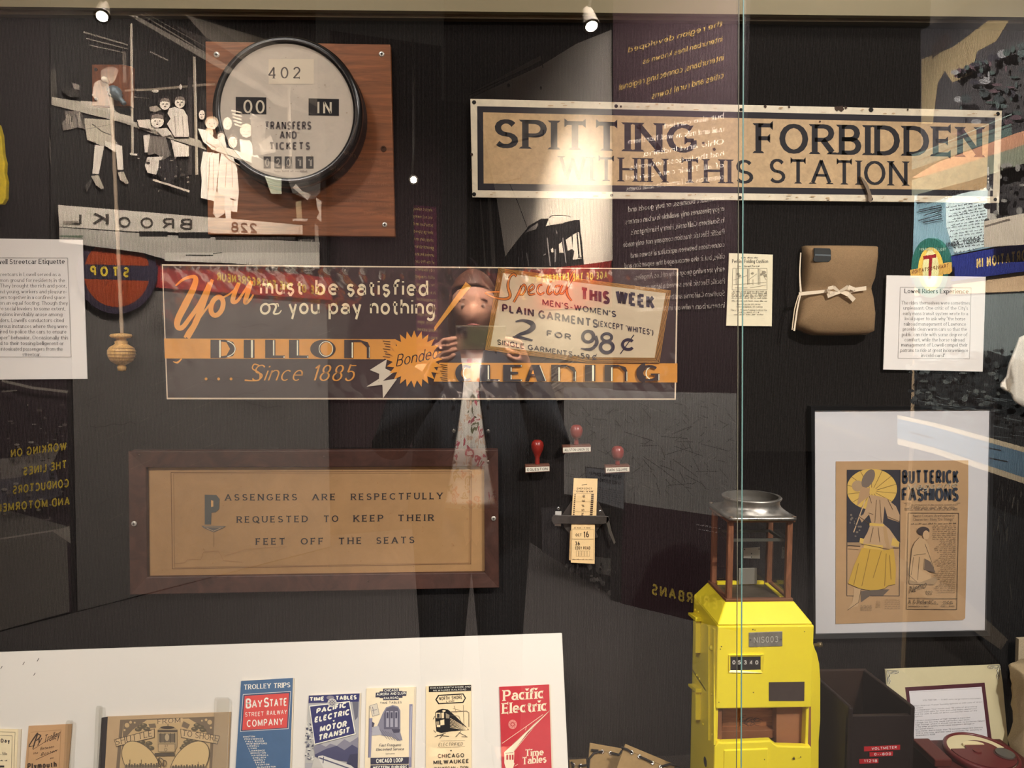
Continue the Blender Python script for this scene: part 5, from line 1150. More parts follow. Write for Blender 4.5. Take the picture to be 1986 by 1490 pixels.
# right-hand arm
ya = 1.375
arm = slab('side_arm', ywall(ya), [(1566, 1240), (1577, 1247), (1582, 1262), (1585, 1268), (1590, 1290), (1592, 1320), (1592, 1400), (1589, 1440), (1588, 1700), (1560, 1700)], .035, YB, fb, .003)
c_ = Q(1574, 1251, 1.40); MB().tube([c_, c_+Vector((.012, 0, 0)), c_+Vector((.0125, 0, 0)), c_+Vector((.020, 0, 0))], [.003, .003, .0052, .0052], 14).build('arm_bolt', mat((110, 96, 70), .4, .6, gain=1), fb, True)
# glass chamber
PW = mat((128, 84, 60), .45, kind='wood', gain=.95, scale=(60, 60, 8)); FRM = mat((112, 74, 52), .5, .2, gain=1.1)
zt_ = Q(1470, 1007, cy0).z; pwx = .0105
corners = [(cxl, cy0), (cxr-pwx, cy0), (cxl, cy1-pwx), (cxr-pwx, cy1-pwx)]
for (x, y) in corners: bevel(MB().box((x, y, zc), (x+pwx, y+pwx, zt_)).build('corner_post', PW, fb), .0015)
def rim_(z0, z1, name, m, e=.003):
    mb = MB(); a = .006
    mb.box((cxl-e, cy0-e, z0), (cxr+e, cy0+a, z1)); mb.box((cxl-e, cy1-a, z0), (cxr+e, cy1+e, z1)); mb.box((cxl-e, cy0+a, z0), (cxl+a, cy1-a, z1)); mb.box((cxr-a, cy0+a, z0), (cxr+e, cy1-a, z1))
    return bevel(mb.build(name, m, fb), .001)
rim_(zc-.001, zc+.005, 'bottom_rail', FRM); rim_(zt_-.006, zt_+.001, 'top_rail', FRM)
mb = MB().box((cxl+.006, cy0+.006, zc), (cxr-.006, cy1-.006, zc+.002)); mb.build('chamber_floor', mat((70, 60, 48), .5, kind='wood', gain=1, scale=(8, 40, 8)), fb)
zr = Q(1470, 1047, cy0+.02).z
MB().box((cxr-.016, cy0+.012, zc+.002), (cxr-.009, cy1-.012, zc+.004)).build('yellow_ledge', YB, fb); MB().box((cxl+.010, cy1-.016, zc+.002), (cxr-.018, cy1-.009, zc+.008)).build('yellow_ledge', YB, fb)
mb = MB(); mb.box((cxl+.008, cy0+.018, zr-.003), (cxr-.008, cy0+.022, zr+.002)); mb.box((cxl+.008, cy1-.02, zr-.003), (cxr-.008, cy1-.016, zr+.002)); mb.box((cxl+.008, cy0+.022, zr-.003), (cxl+.012, cy1-.02, zr+.002)); mb.box((cxr-.012, cy0+.022, zr-.003), (cxr-.008, cy1-.02, zr+.002)); mb.build('inner_rail', mat((92, 92, 84), .4, .4, gain=1), fb)
CG = glassy('chamber glass', 1.2)
for nm, vs4 in (('front', [(cxl+pwx, cy0+.004), (cxr-pwx, cy0+.004)]), ('left', [(cxl+.004, cy0+pwx), (cxl+.004, cy1-pwx)]), ('right', [(cxr-.004, cy0+pwx), (cxr-.004, cy1-pwx)]), ('back', [(cxl+pwx, cy1-.004), (cxr-pwx, cy1-.004)])):
    (xa, ya_), (xb, yb_) = vs4
    MB().add([(xa, ya_, zc), (xb, yb_, zc), (xb, yb_, zt_), (xa, ya_, zt_)], [(0, 1, 2, 3)]).build('glass_pane', CG, fb)
fp = ywall(cy1-.012)
slab('coin_plate', fp, [(1442, 1063), (1474, 1062), (1474, 1084), (1442, 1083)], .002, mat((176, 172, 160), .4, .2, gain=1), fb, .0004)
slab('coin_plate', ywall(cy1-.02), [(1433, 1103), (1468, 1102), (1468, 1133), (1433, 1134)], .003, mat((150, 146, 134), .4, .3, gain=1), fb, .0004)
P = Print(fp, 'plate_holes', fb, start=.0005)
for x, y in ((1457.5, 1074), (1457.5, 1080.5), (1444, 1066), (1472, 1065)): P.ell(x, y, 1.2, 1.2, BLK, n=8)
P.build()
# cast metal collar: square flange blending into a round neck
ALU = mat((150, 146, 140), .32, .85, kind='metal_worn', gain=1.25)
zn = Q(1451, 972, cy0+.01).z; cxm, cym = (cxl+cxr)/2, (cy0+cy1)/2; half = (cxr-cxl)/2+.004; Rn = (Q(1507, 960, cym).x-Q(1396, 960, cym).x)/2
NS = 64; rings = []
def sqr(a, r, rnd):
    ca, sa = math.cos(a), math.sin(a); e = 2+ (1-rnd)*14; k = (abs(ca)**e+abs(sa)**e)**(-1/e); return (cxm+r*k*ca, cym+r*k*sa)
H_ = zn-zt_
for r, z, rnd in ((half, zt_, 0), (half, zt_+.004, 0), (half*.97, zt_+.006, 0), (half*.95, zt_+H_*.16, .5), (half*.90, zt_+H_*.28, .85), (Rn*.99, zt_+H_*.42, 1), (Rn*.93, zt_+H_*.60, 1), (Rn*.925, zt_+H_*.80, 1), (Rn*.97, zt_+H_*.88, 1), (Rn, zt_+H_*.95, 1), (Rn, zt_+H_, 1), (Rn*.97, zt_+H_+.0015, 1), (Rn*.88, zt_+H_+.0010, 1)):
    rings.append([(*sqr(2*PI*i/NS, r, rnd), z) for i in range(NS)])
vv = [p for r in rings for p in r]; fs = [(j*NS+i, j*NS+(i+1) % NS, (j+1)*NS+(i+1) % NS, (j+1)*NS+i) for j in range(len(rings)-1) for i in range(NS)]
fs += [tuple(range(NS))[::-1]]
MB().add(vv, fs).build('collar', ALU, fb, True)
mb = MB().lathe((cxm, cym, zt_+.006), [(Rn*.3, 0), (Rn*.84, .001), (Rn*.86, H_*.6), (Rn*.885, H_-.005)], 48); mb.f.pop(); mb.m.pop(); mb.build('collar_throat', mat((84, 80, 74), .6, .3, gain=1), fb, True)
for dx, dy in ((-1, -1), (1, -1), (-1, 1), (1, 1)):
    MB().lathe((cxm+dx*(half-.006), cym+dy*(half-.006), zt_+.005), [(.0042, 0), (.0042, .0015), (.002, .0022)], 14).build('collar_screw', mat((120, 104, 90), .4, .6, gain=1), fb, True)

# --- dark wooden meter box
DW = mat((27, 18, 16), .5, kind='mottle', gain=1.25, s=16, amp=.15); DI = mat((42, 27, 19), .6, kind='mottle', gain=1.15, s=16, amp=.12)
y0_, y1_ = 1.32, 1.50
bx0, bx1 = Q(1645, 1400, y0_).x, Q(1774, 1400, y0_).x
zf, zs, zb = Q(1700, 1389, y0_).z, Q(1772, 1370, y0_).z, Q(1640, 1297, y1_).z
zs2 = zb; w_ = .009
mbx = thing('meter_box', 'open dark wooden box with red VOLTMETER tape labels, right of the farebox', 'wooden box', ((bx0+bx1)/2, (y0_+y1_)/2, FLOORZ))
bevel(MB().box((bx0, y0_, FLOORZ), (bx1, y0_+w_, zf)).build('front_panel', DW, mbx), .001)
bevel(MB().box((bx0, y1_-w_, FLOORZ), (bx1, y1_, zs2)).build('back_panel', DI, mbx), .001)
for a_, b_ in ((bx0, bx0+w_), (bx1-w_, bx1)):
    mb = MB(); zf_ = max(zs, zf+.012)
    mb.hexa([(a_, y0_-.001, FLOORZ), (b_, y0_-.001, FLOORZ), (b_, y1_, FLOORZ), (a_, y1_, FLOORZ), (a_, y0_-.001, zf_), (b_, y0_-.001, zf_), (b_, y1_, zs2), (a_, y1_, zs2)])
    bevel(mb.build('side_panel', DW, mbx), .003)
mb = MB(); mb.box((bx0+w_, y0_+w_, zf-.10), (bx1-w_, y1_-w_, zf-.095)); mb.build('bottom_panel', DI, mbx)
fbx = ywall(y0_)
RT = mat((168, 26, 34), .35, gain=1.2, spec=.6)
P = Print(fbx, 'tape_lettering', mbx, start=.0012).view(1600, 1240, 5.145)
for q, s_, p0, p1, h_ in (([(388, 1072), (747, 1054), (747, 1100), (388, 1118)], 'VOLTMETER', (462, 1104), (712, 1088), 26), ([(443, 1128), (676, 1120), (674, 1162), (443, 1170)], '0--800', (488, 1158), (655, 1154), 26), ([(340, 1196), (530, 1190), (530, 1234), (342, 1242)], '11218', (386, 1226), (518, 1224), 28)):
    slab('label_tape', fbx, zz((1600, 1240, 5.145), q), .0008, RT, mbx, off=.001); P.text(s_, p0, p1, h_, (236, 226, 220), wt=.16, gap=.28)
P.build()

# --- cream framed document with ornate corners
y_ = 1.555; FD = plane((0, y_, at(1830, 1295, y_).z), (0, -1, .16))
dc = thing('mounted_document', 'cream mount with scrolled corners around a typed sheet about the voltmeter', 'document', FD(1850, 1500))
slab('mount_board', FD, [(1717, 1298.5), (1939.5, 1289.5), (1945, 1325), (1962, 1520), (1735, 1520)], .004, mat((206, 196, 158), .7, kind='mottle', gain=1.1, s=14, amp=.05), dc, .0004)
P = Print(FD, 'printing', dc, start=.0003).view(1600, 1240, 5.145)
P.poly([(798, 480), (1592, 434), (1656, 945), (1680, 1110), (885, 1132)], mat((72, 32, 42), .6)); P.poly([(838, 518), (1562, 475), (1618, 945), (1632, 1062), (900, 1088)], (206, 204, 206)); P.line([(850, 530), (1552, 490)], 2, (150, 148, 150)); 
TY = (92, 92, 98)
P.text('VOLTMETER --- 0-800 volts range meters instrument', (975, 616), (1555, 596), 14, TY, wt=.12, fine=4)
L5 = ['Most American Transit Systems operate on 600 volts of direct', 'current.', 'In comparison: Your house uses 110 volts of alternating', 'current (220 volts for heat and some heavy appliances),', 'and the uses 12 volts of direct current for most of the', 'system.', '', 'Correct measurement of high voltage is important.', 'voltage too low may cause inefficient operation,', 'high voltage where it should not be due to insulation failure', 'or by other problems would cause equipment damage or', 'personal injury.', 'This meter was in lower than 75 between major line stations', '1918 is only now, and was used extensively for security in', 'Statesboro 11218.']
for i, s_ in enumerate(L5):
    if s_: y = 672+i*21.0; P.text(s_, (890+i*1.2, y), (890+i*1.2+len(s_)*11.3, y-len(s_)*.68), 13, TY, wt=.11, fine=4, gap=.18)
for (x, y, sx_) in ((615, 312, 1), (1742, 262, -1)):
    for pts in ([(0, 0), (50, 0), (110, 2), (118, 18), (80, 30), (60, 14), (40, 20)], [(0, 0), (2, 50), (6, 110), (20, 135), (34, 100), (20, 70), (28, 40)], [(10, 8), (45, 30), (70, 10), (100, 14)], [(10, 8), (30, 50), (10, 75), (20, 110)]):
        P.brush([(x+a*sx_, y+b) for a, b in pts], [4]*len(pts), (40, 36, 34), 4)
        P.brush([(x+a*sx_+3, y+b+4) for a, b in pts], [2.5]*len(pts), (230, 226, 210), 4)
P.build()

# --- red voltmeter lying on its base
vc = Q(1903, 1462, 1.43)
vm = thing('voltmeter', 'round dark red voltmeter with cream dial, lower right corner', 'voltmeter', (vc.x, vc.y, FLOORZ))
RDM = mat((96, 30, 32), .35, gain=1.0, spec=.5); ax_ = Vector((.02, -.04, 1.0)).normalized()
Rv = .066; base_ = vc-ax_*.05
MB().lathe(base_, [(Rv*.98, 0), (Rv, .004), (Rv, .042), (Rv*1.04, .046), (Rv*1.04, .054), (Rv*.97, .058), (Rv*.93, .055), (Rv*.93, .050)], 56, ax_).build('case', RDM, vm, True)
MB().lathe(base_, [(Rv*.94, .04), (Rv*.94, .0535)], 56, ax_).build('dial', mat((212, 200, 160), .6, gain=1.05), vm)
u_ = ax_.cross(Vector((1, 0, 0))).normalized(); v_ = ax_.cross(u_); top_ = base_+ax_*.0545
if u_.y < 0: u_ = -u_
v_ = Vector((1, 0, 0))
def disc(name, cx_, cy_, r, m, h_, a0=0, a1=360, ry=None, z=.0):
    pts = [top_+ax_*z+v_*(cx_+r*math.cos(math.radians(a0+(a1-a0)*i/28)))+u_*(cy_+(ry or r)*math.sin(math.radians(a0+(a1-a0)*i/28))) for i in range(29 if a1-a0 < 360 else 28)]
    n_ = len(pts); mb = MB().add(pts+[p+ax_*h_ for p in pts], [tuple(range(n_))[::-1], tuple(range(n_, 2*n_))]+[(i, (i+1) % n_, n_+(i+1) % n_, n_+i) for i in range(n_)]); return mb.build(name, m, vm)
disc('cover', 0, 0, Rv*.92, RDM, .004, 175, 365)
disc('cover', .006, .002, Rv*.5, RDM, .003, 0, 180)
disc('scale_arc', -.004, .018, .022, mat((206, 192, 150), .6), .0045, 0, 180, .012)
disc('lens', .036, -.018, .017, mat((96, 92, 84), .15, gain=1, spec=.8), .008)
disc('lens_ring', .036, -.018, .020, mat((80, 40, 36), .3, gain=1), .005)
disc('screw_head', -.012, -.004, .008, mat((96, 40, 36), .4), .006)
mb = MB(); a_ = Q(1800, 1459, 1.44); mb.box((Q(1806, 1460, 1.42).x, 1.37, FLOORZ), (vc.x+.09, 1.50, Q(1806, 1466, 1.42).z-.012)); bevel(mb.build('base_block', mat((70, 28, 24), .5, gain=1.1), vm), .003)
mb = MB(); mb.box((Q(1802, 1460, 1.42).x, 1.40, Q(1806, 1466, 1.42).z-.012), (Q(1835, 1460, 1.42).x, 1.48, Q(1806, 1463, 1.42).z)); bevel(mb.build('binding_post', mat((84, 34, 28), .5, gain=1.1), vm), .002)

# --- pale canvas legging at the right edge
cl = thing('canvas_legging', 'pale tan canvas legging standing upright at the lower right edge', 'legging', at(1995, 1470, 1.5))
mb = MB(); o_ = at(2004, 1470, 1.5); prf = []
for q, r in ((1560, 34), (1470, 38), (1440, 46), (1410, 34), (1380, 38), (1350, 42), (1320, 45), (1300, 47), (1297, 44)):
    p_ = at(2004, q, 1.5); prf.append((r*1.5/F, p_.z-o_.z))
mb.lathe(o_, prf, 30); ob = mb.build('canvas_body', mat((176, 156, 122), .85, kind='cloth', gain=1.1), cl, True)
for v__ in ob.data.vertices:
    a_ = math.atan2(v__.co.y, v__.co.x); v__.co.x += .004*math.sin(a_*5+v__.co.z*60); v__.co.y += .004*math.cos(a_*4+v__.co.z*40)
o = slab('cloth_column', ywall(WALL-.03), [(1976, 1240), (2040, 1236), (2040, 1330), (1974, 1316)], .01, mat((196, 178, 148), .85, kind='cloth', gain=1.0))
tag(o, 'strip of cream cloth on the wall above the canvas legging', 'cloth')
# ================================================================== THE GALLERY IN FRONT OF THE CASE (seen mirrored in its glass)
tag(MB().box((-5, -7.5, -.04), (5, .95, 0)).build('floor', mat((52, 48, 46), .95, kind='carpet', gain=1.0)), kind='structure')
tag(MB().box((-5, .95, -.04), (5, G+.04, FLOORZ-.3)).build('wall_plinth', mat((40, 36, 34), .8, gain=1)), kind='structure')
VA = vplane(100, 4.0, 610, 5.2); VC = vplane(1205, 4.13, 1430, 3.72); VB = vplane(1190, 4.26, 880, 7.1); VD = vplane(1780, 3.2, 1986, 2.565)
VE = vplane(640, 5.6, 900, 5.9)
DKW = (30, 24, 24)
def gwall(name, fn, x0, x1, m, z1=3.3, d=.06, xo=-.004):
    a, b = fn(x0, 650, xo), fn(x1, 650, xo); n = fn(x0, 650, xo)-fn(x0, 650, xo+1); mb = MB(); a2, b2 = a+n*d, b+n*d
    mb.hexa([(a.x, a.y, 0), (b.x, b.y, 0), (b2.x, b2.y, 0), (a2.x, a2.y, 0), (a.x, a.y, z1), (b.x, b.y, z1), (b2.x, b2.y, z1), (a2.x, a2.y, z1)])
    return tag(mb.build(name, m), kind='structure')
WM = mat(DKW, .8, gain=1)
gwall('wall_left', VA, -140, 636, WM); gwall('wall_far', VE, 630, 905, WM); gwall('wall_front', VB, 882, 1190, WM); gwall('wall_right', VC, 1190, 1431, WM); gwall('wall_side', VD, 1778, 2150, mat((60, 56, 52), .8, gain=1), z1=3.3)
def mural(name, label, fn, base, col, t=.006, cat='mural'):
    lift = {'banner_band': .016, 'stop_disc': .03, 'handbill_panel': .014, 'oval_logo': .03}.get(name, .006)
    th_ = thing(name, label, cat, fn(*[sum(p[i] for p in base)/len(base) for i in (0, 1)]))
    slab('print_panel', fn, base, t, mat(col, .7, gain=1), th_, off=lift)
    return th_, Print(fn, 'printing', th_, step=.0002, start=lift+.0006, gain=1.0, rough=.8)
# ---- mural of children on an open trolley
km, P = mural('trolley_mural', 'black and white mural of children standing on an open trolley, mirrored top left', VA, [(97, -110), (611, -60), (611, 516), (97, 508)], (24, 20, 18))
W1 = (214, 206, 194); W2 = (196, 186, 172); W3 = (120, 112, 102); B1 = (20, 17, 16)
P.view(0, 0, 3.972)
P.poly([(1420, 112), (1600, 170), (1986, 285), (2440, 430), (2440, 900), (2100, 800), (1986, 660), (1900, 560), (1620, 330)], (130, 122, 112))
P.poly([(1640, 190), (2440, 430), (2440, 560), (1860, 350)], (150, 142, 130))
P.poly([(1350, 200), (1600, 300), (2440, 830), (2440, 900), (1640, 470)], (66, 60, 56))
P.poly([(985, 120), (1040, 120), (1986, 640), (2060, 700), (1960, 690)], W3)
for a, b, w_ in (((1080, 110), (1960, 640), 9), ((1110, 100), (1700, 430), 5), ((640, 250), (980, 350), 12), ((660, 300), (980, 380), 8), ((680, 350), (960, 410), 7), ((1150, 400), (1290, 470), 12), ((1986, 580), (2240, 800), 10), ((1870, 470), (1986, 640), 5), ((1800, 420), (1980, 440), 6)): P.line([a, b], w_, W3)
P.poly([(385, 540), (430, 540), (430, 760), (385, 750)], (60, 56, 50))
P.line([(950, 400), (955, 640)], 26, (92, 84, 76))
P.line([(955, 700), (1200, 690), (1390, 672), (1650, 650)], 18, (118, 106, 92)); P.line([(1020, 750), (1140, 760)], 6, W3); P.ell(1385, 672, 10, 22, W2); P.ell(1190, 705, 26, 12, W2)
P.line([(375, 1060), (385, 1260)], 8, (78, 72, 66))
# standing posts
for x0, y0, x1, y1, w_ in ((1004, 185, 1015, 1200, 20), (1490, 440, 1510, 1350, 22), (2215, 690, 2235, 1420, 24)): P.line([(x0, y0), (x1, y1)], w_, (150, 138, 122)); P.line([(x0+5, y0), (x1+5, y1)], 5, W2)
P.rect(1440, 600, 1472, 1350, (54, 48, 46)); P.rect(1530, 700, 1600, 1400, (40, 36, 34))
# seated girl at the left
P.poly([(390, 750), (700, 800), (870, 850), (950, 900), (1000, 935), (1200, 985), (1620, 1110), (1640, 1175), (1180, 1035), (940, 950), (850, 925), (390, 812)], (150, 142, 128))
P.ell(830, 590, 60, 62, (150, 138, 122)); P.ell(835, 560, 70, 42, W3, rot=-10); P.poly([(720, 640), (780, 610), (830, 660), (860, 800), (880, 860), (800, 850), (700, 740)], (170, 160, 146)); P.ell(790, 640, 26, 34, W3)
P.poly([(610, 780), (760, 790), (840, 860), (1000, 900), (1030, 960), (900, 920), (780, 850), (640, 830)], (164, 154, 140))
P.poly([(490, 860), (610, 860), (655, 960), (650, 1000), (590, 985), (530, 1000), (480, 1010), (468, 950), (500, 920)], (104, 96, 88))
for i in range(14): P.line([(480+i*11, 870+rr.uniform(0, 30)), (490+i*11+rr.uniform(-20, 20), 960+rr.uniform(-20, 40))], rr.uniform(3, 8), rr.choice([(150, 140, 126), (60, 54, 50), (120, 112, 100)]))
P.poly([(640, 915), (860, 930), (870, 1080), (900, 1110), (780, 1130), (660, 1080), (650, 1000)], (160, 150, 134)); P.line([(700, 960), (780, 1020), (860, 1050)], 8, (70, 64, 58)); P.line([(650, 1000), (860, 960)], 5, W3)
P.poly([(720, 1120), (792, 1130), (770, 1250), (750, 1345), (702, 1340), (712, 1230)], W2); P.poly([(690, 1360), (748, 1352), (790, 1450), (770, 1462), (730, 1430)], (160, 150, 134)); P.line([(690, 1345), (756, 1350)], 10, B1)
P.poly([(800, 1090), (930, 1130), (940, 1310), (895, 1318), (885, 1180), (800, 1130)], W2); P.poly([(895, 1330), (940, 1325), (982, 1415), (960, 1422), (915, 1390)], (160, 150, 134)); P.line([(890, 1316), (942, 1316)], 9, B1)
P.poly([(640, 1440), (690, 1380), (700, 1400), (660, 1480)], (60, 56, 52)); P.poly([(540, 640), (600, 660), (600, 700), (560, 690)], W3); P.ell(540, 720, 70, 34, (46, 42, 38), rot=15)
# middle group
for (x, y, rx, ry) in ((1200, 935, 50, 54), (1258, 805, 40, 46), (1372, 792, 40, 46)):
    P.ell(x, y-14, rx+14, ry+6, (44, 38, 36)); P.ell(x, y+4, rx, ry*.92, (206, 194, 178)); P.poly([(x-rx, y-10), (x-rx*.8, y-ry*.8), (x, y-ry), (x+rx*.8, y-ry*.8), (x+rx, y-10), (x+rx*.3, y-16), (x-rx*.4, y-18)], (120, 108, 98))
    P.ell(x-rx*.38, y+2, 8, 4, (60, 50, 46)); P.ell(x+rx*.38, y+2, 8, 4, (60, 50, 46)); P.ell(x, y+ry*.5, 9, 4, (90, 70, 64)); P.line([(x, y), (x+3, y+16)], 3, (120, 104, 94))
P.poly([(1135, 830), (1190, 820), (1230, 850), (1180, 870), (1140, 860)], (150, 138, 124))
P.poly([(1290, 840), (1330, 830), (1400, 850), (1430, 900), (1442, 1060), (1330, 1060), (1270, 960), (1300, 920), (1275, 880)], W2); P.poly([(1300, 1080), (1440, 1130), (1440, 1210), (1330, 1212)], W2); P.line([(1330, 900), (1340, 1050)], 4, W3); P.line([(1390, 900), (1400, 1060)], 4, W3)
P.poly([(1040, 930), (1140, 925), (1150, 990), (1200, 1010), (1060, 985)], (190, 178, 162)); P.poly([(1180, 1000), (1270, 990), (1310, 1040), (1240, 1060), (1200, 1020)], W2)
P.poly([(1088, 1050), (1140, 1040), (1130, 1180), (1100, 1180)], W2); P.poly([(1140, 1050), (1260, 1060), (1300, 1200), (1240, 1240), (1190, 1190), (1120, 1200)], (104, 96, 88)); P.poly([(1120, 1215), (1240, 1210), (1210, 1280), (1190, 1350), (1120, 1335), (1100, 1280)], W2); P.poly([(1210, 1240), (1330, 1220), (1360, 1320), (1300, 1450), (1260, 1440), (1200, 1350)], (36, 32, 32))
for i in range(26): P.ell(rr.uniform(1040, 1460), rr.uniform(1220, 1480), rr.uniform(3, 16), rr.uniform(3, 14), rr.choice([(120, 110, 100), (60, 54, 50), (160, 150, 136)]), n=7)
P.line([(1160, 1390), (1440, 1480)], 16, (190, 178, 160)); P.line([(980, 1190), (1040, 1200)], 16, W2)
# bright right group
def face(x, y, rx, ry, hair=(90, 78, 70)):
    P.ell(x, y-ry*.2, rx*1.2, ry*1.05, hair); P.ell(x, y+ry*.08, rx, ry*.92, (205, 192, 176)); P.ell(x-rx*.4, y, 6, 3, (70, 56, 52)); P.ell(x+rx*.4, y, 6, 3, (70, 56, 52)); P.ell(x, y+ry*.5, rx*.24, 3, (110, 80, 74))
face(1535, 890, 24, 40, (30, 26, 24)); face(1610, 960, 44, 46, (170, 150, 128)); face(1730, 955, 34, 52, (40, 34, 32)); face(1770, 1100, 34, 48); face(1875, 1020, 42, 48, (200, 184, 160)); face(1585, 1040, 30, 36, (190, 174, 150)); face(1680, 1060, 28, 34)
P.poly([(1500, 1000), (1560, 1010), (1640, 1080), (1700, 1040), (1720, 1140), (1660, 1180), (1600, 1150), (1540, 1100)], W1); P.poly([(1820, 1080), (1900, 1090), (1960, 1200), (1986, 1260), (1900, 1240), (1830, 1180)], W1)
P.poly([(1540, 1175), (1665, 1190), (1660, 1300), (1640, 1480), (1640, 1560), (1520, 1530), (1530, 1400), (1520, 1300)], W1); P.poly([(1680, 1180), (1760, 1190), (1800, 1300), (1815, 1480), (1800, 1640), (1660, 1620), (1650, 1480), (1660, 1300)], W1)
P.poly([(1600, 1110), (1740, 1150), (1990, 1230), (1990, 1290), (1740, 1215), (1600, 1160)], (206, 196, 180)); P.line([(1600, 1160), (1990, 1290)], 5, B1); P.line([(1560, 1100), (1640, 1150), (1600, 1200)], 5, (120, 104, 94)); P.line([(1700, 1200), (1740, 1240), (1820, 1280)], 9, (150, 132, 118)); P.line([(1590, 1220), (1580, 1480)], 4, W3); P.line([(1720, 1260), (1700, 1600)], 4, W3); P.line([(1760, 1260), (1770, 1600)], 4, W3); P.line([(1620, 1220), (1615, 1480)], 3, W3)
P.poly([(1820, 1240), (1960, 1300), (1960, 1480), (1840, 1400)], B1)
for i in range(5): P.line([(1755+i*6, 860+i*26), (1840-i*2, 880+i*26)], 12, (190, 178, 160))
P.line([(1900, 880), (2040, 960)], 10, W2); P.line([(1900, 920), (2040, 1000)], 10, W2); P.poly([(1900, 900), (2020, 920), (2010, 1200), (1920, 1200)], (110, 102, 94)); P.poly([(1960, 1120), (2060, 1050), (2100, 1180), (1990, 1200)], (150, 140, 128))
P.poly([(1910, 1210), (2180, 1290), (2300, 1340), (2300, 1400), (1910, 1300)], (120, 112, 102)); P.poly([(2010, 1360), (2140, 1380), (2140, 1500), (2060, 1500)], (160, 166, 148))
# man at the right end
P.view(560, 280, 5.841)
P.poly([(-60, 380), (315, 340), (315, 560), (250, 620), (180, 640), (0, 560)], (88, 84, 80)); P.poly([(0, 500), (40, 460), (110, 540), (170, 560), (210, 580), (170, 640), (110, 590)], W2); P.poly([(180, 420), (310, 360), (310, 440), (200, 500)], (60, 56, 54)); P.poly([(30, 660), (100, 650), (105, 800), (110, 850), (50, 850)], (150, 138, 110)); P.poly([(0, 850), (175, 850), (160, 880), (0, 875)], (180, 174, 164)); P.poly([(0, 640), (40, 640), (30, 840), (-10, 840)], B1); P.poly([(105, 640), (200, 640), (170, 850), (120, 830)], B1)
P.poly([(265, 610), (325, 650), (325, 890), (270, 840), (300, 780), (270, 700)], W2); P.poly([(60, 1080), (240, 1080), (240, 1180), (200, 1280), (60, 1280)], (76, 72, 68)); P.line([(90, 1090), (200, 1280)], 10, (150, 142, 132)); P.line([(220, 1090), (110, 1280)], 10, (150, 142, 132)); P.line([(0, 1260), (240, 1285)], 8, B1); P.poly([(250, 900), (290, 940), (300, 1350), (80, 1350), (0, 1290), (250, 1290)], (130, 124, 116))
# lower bands with the lettering
P.view(0, 350, 3.972)
P.poly([(1630, 90), (1700, 120), (1700, 260), (1640, 300), (1610, 260)], W2); P.poly([(1700, 120), (1745, 130), (1750, 300), (1710, 300), (1700, 200)], W1); P.poly([(1640, 60), (1800, 60), (1780, 155), (1660, 110)], W1)
P.poly([(420, 192), (1000, 240), (1620, 290), (2200, 340), (2300, 350), (2300, 420), (1986, 420), (1000, 400), (430, 362)], (186, 178, 164))
P.line([(420, 192), (1620, 290)], 6, B1)
P.poly([(430, 368), (1240, 425), (2430, 480), (2430, 660), (1986, 620), (1240, 612), (1060, 560), (430, 480)], (160, 154, 144)); P.poly([(1240, 560), (2430, 560), (2430, 680), (1700, 640), (1240, 625)], (190, 184, 172))
P.rect(1045, 398, 1262, 438, B1); P.rect(1345, 405, 1592, 450, B1); P.rect(1630, 440, 2240, 462, (50, 46, 42)); P.line([(1400, 580), (1610, 582)], 8, B1); P.line([(1610, 570), (1680, 560)], 6, B1); P.poly([(430, 430), (620, 430), (600, 447), (430, 440)], (90, 104, 84)); P.rect(460, 320, 575, 345, (130, 120, 108))
def LS(t, xr_, xl_, y, h_, **k): P.text(t, (xr_, y), (xl_, y+(xl_-xr_)*.05), h_, (64, 58, 52), wt=.17, **k)
for t, xr_, xl_, y, h_ in (('B', 1450, 1355, 388, 86), ('R', 1312, 1218, 384, 86), ('O', 1150, 1052, 378, 84), ('O', 975, 885, 372, 84), ('K', 810, 680, 355, 96), ('L', 600, 520, 350, 86)): LS(t, xr_, xl_, y, h_)
P.text('228', (1948, 412), (1748, 400), 76, (60, 52, 48), wt=.16, gap=.2)
P.build()
# ---- grey aerial map below the red band, left wing
gm, P = mural('map_mural', 'grey aerial map mural on the left wing, mirrored below the red band', VA, [(136, 556), (310, 565), (632, 590), (640, 1060), (150, 1185)], (92, 88, 84))
for i in range(150):
    x, y = rr.uniform(150, 620), rr.uniform(600, 1060); l = rr.uniform(8, 40); P.line([(x, y), (x+l, y-l*.45+rr.uniform(-3, 3))], rr.uniform(.5, 1.3), rr.choice([(70, 66, 62), (90, 84, 78), (130, 124, 116)]))
for i in range(7):
    x, y = rr.uniform(160, 560), rr.uniform(620, 1040); pts = [(x, y)]
    for k in range(7): x += rr.uniform(5, 22); y += rr.uniform(-9, 8); pts.append((x, y))
    P.line(pts, 1.6, (50, 46, 42))
for r_ in (5, 9, 14): P.ring(303, 622, r_, r_*1.2, 1.2, (60, 56, 50), n=16)
P.text('GLEN FOUR MILE', (496, 1128), (200, 1188), 20, (58, 52, 46), wt=.12, gap=.5, serif=.1, contrast=.5)
P.build()
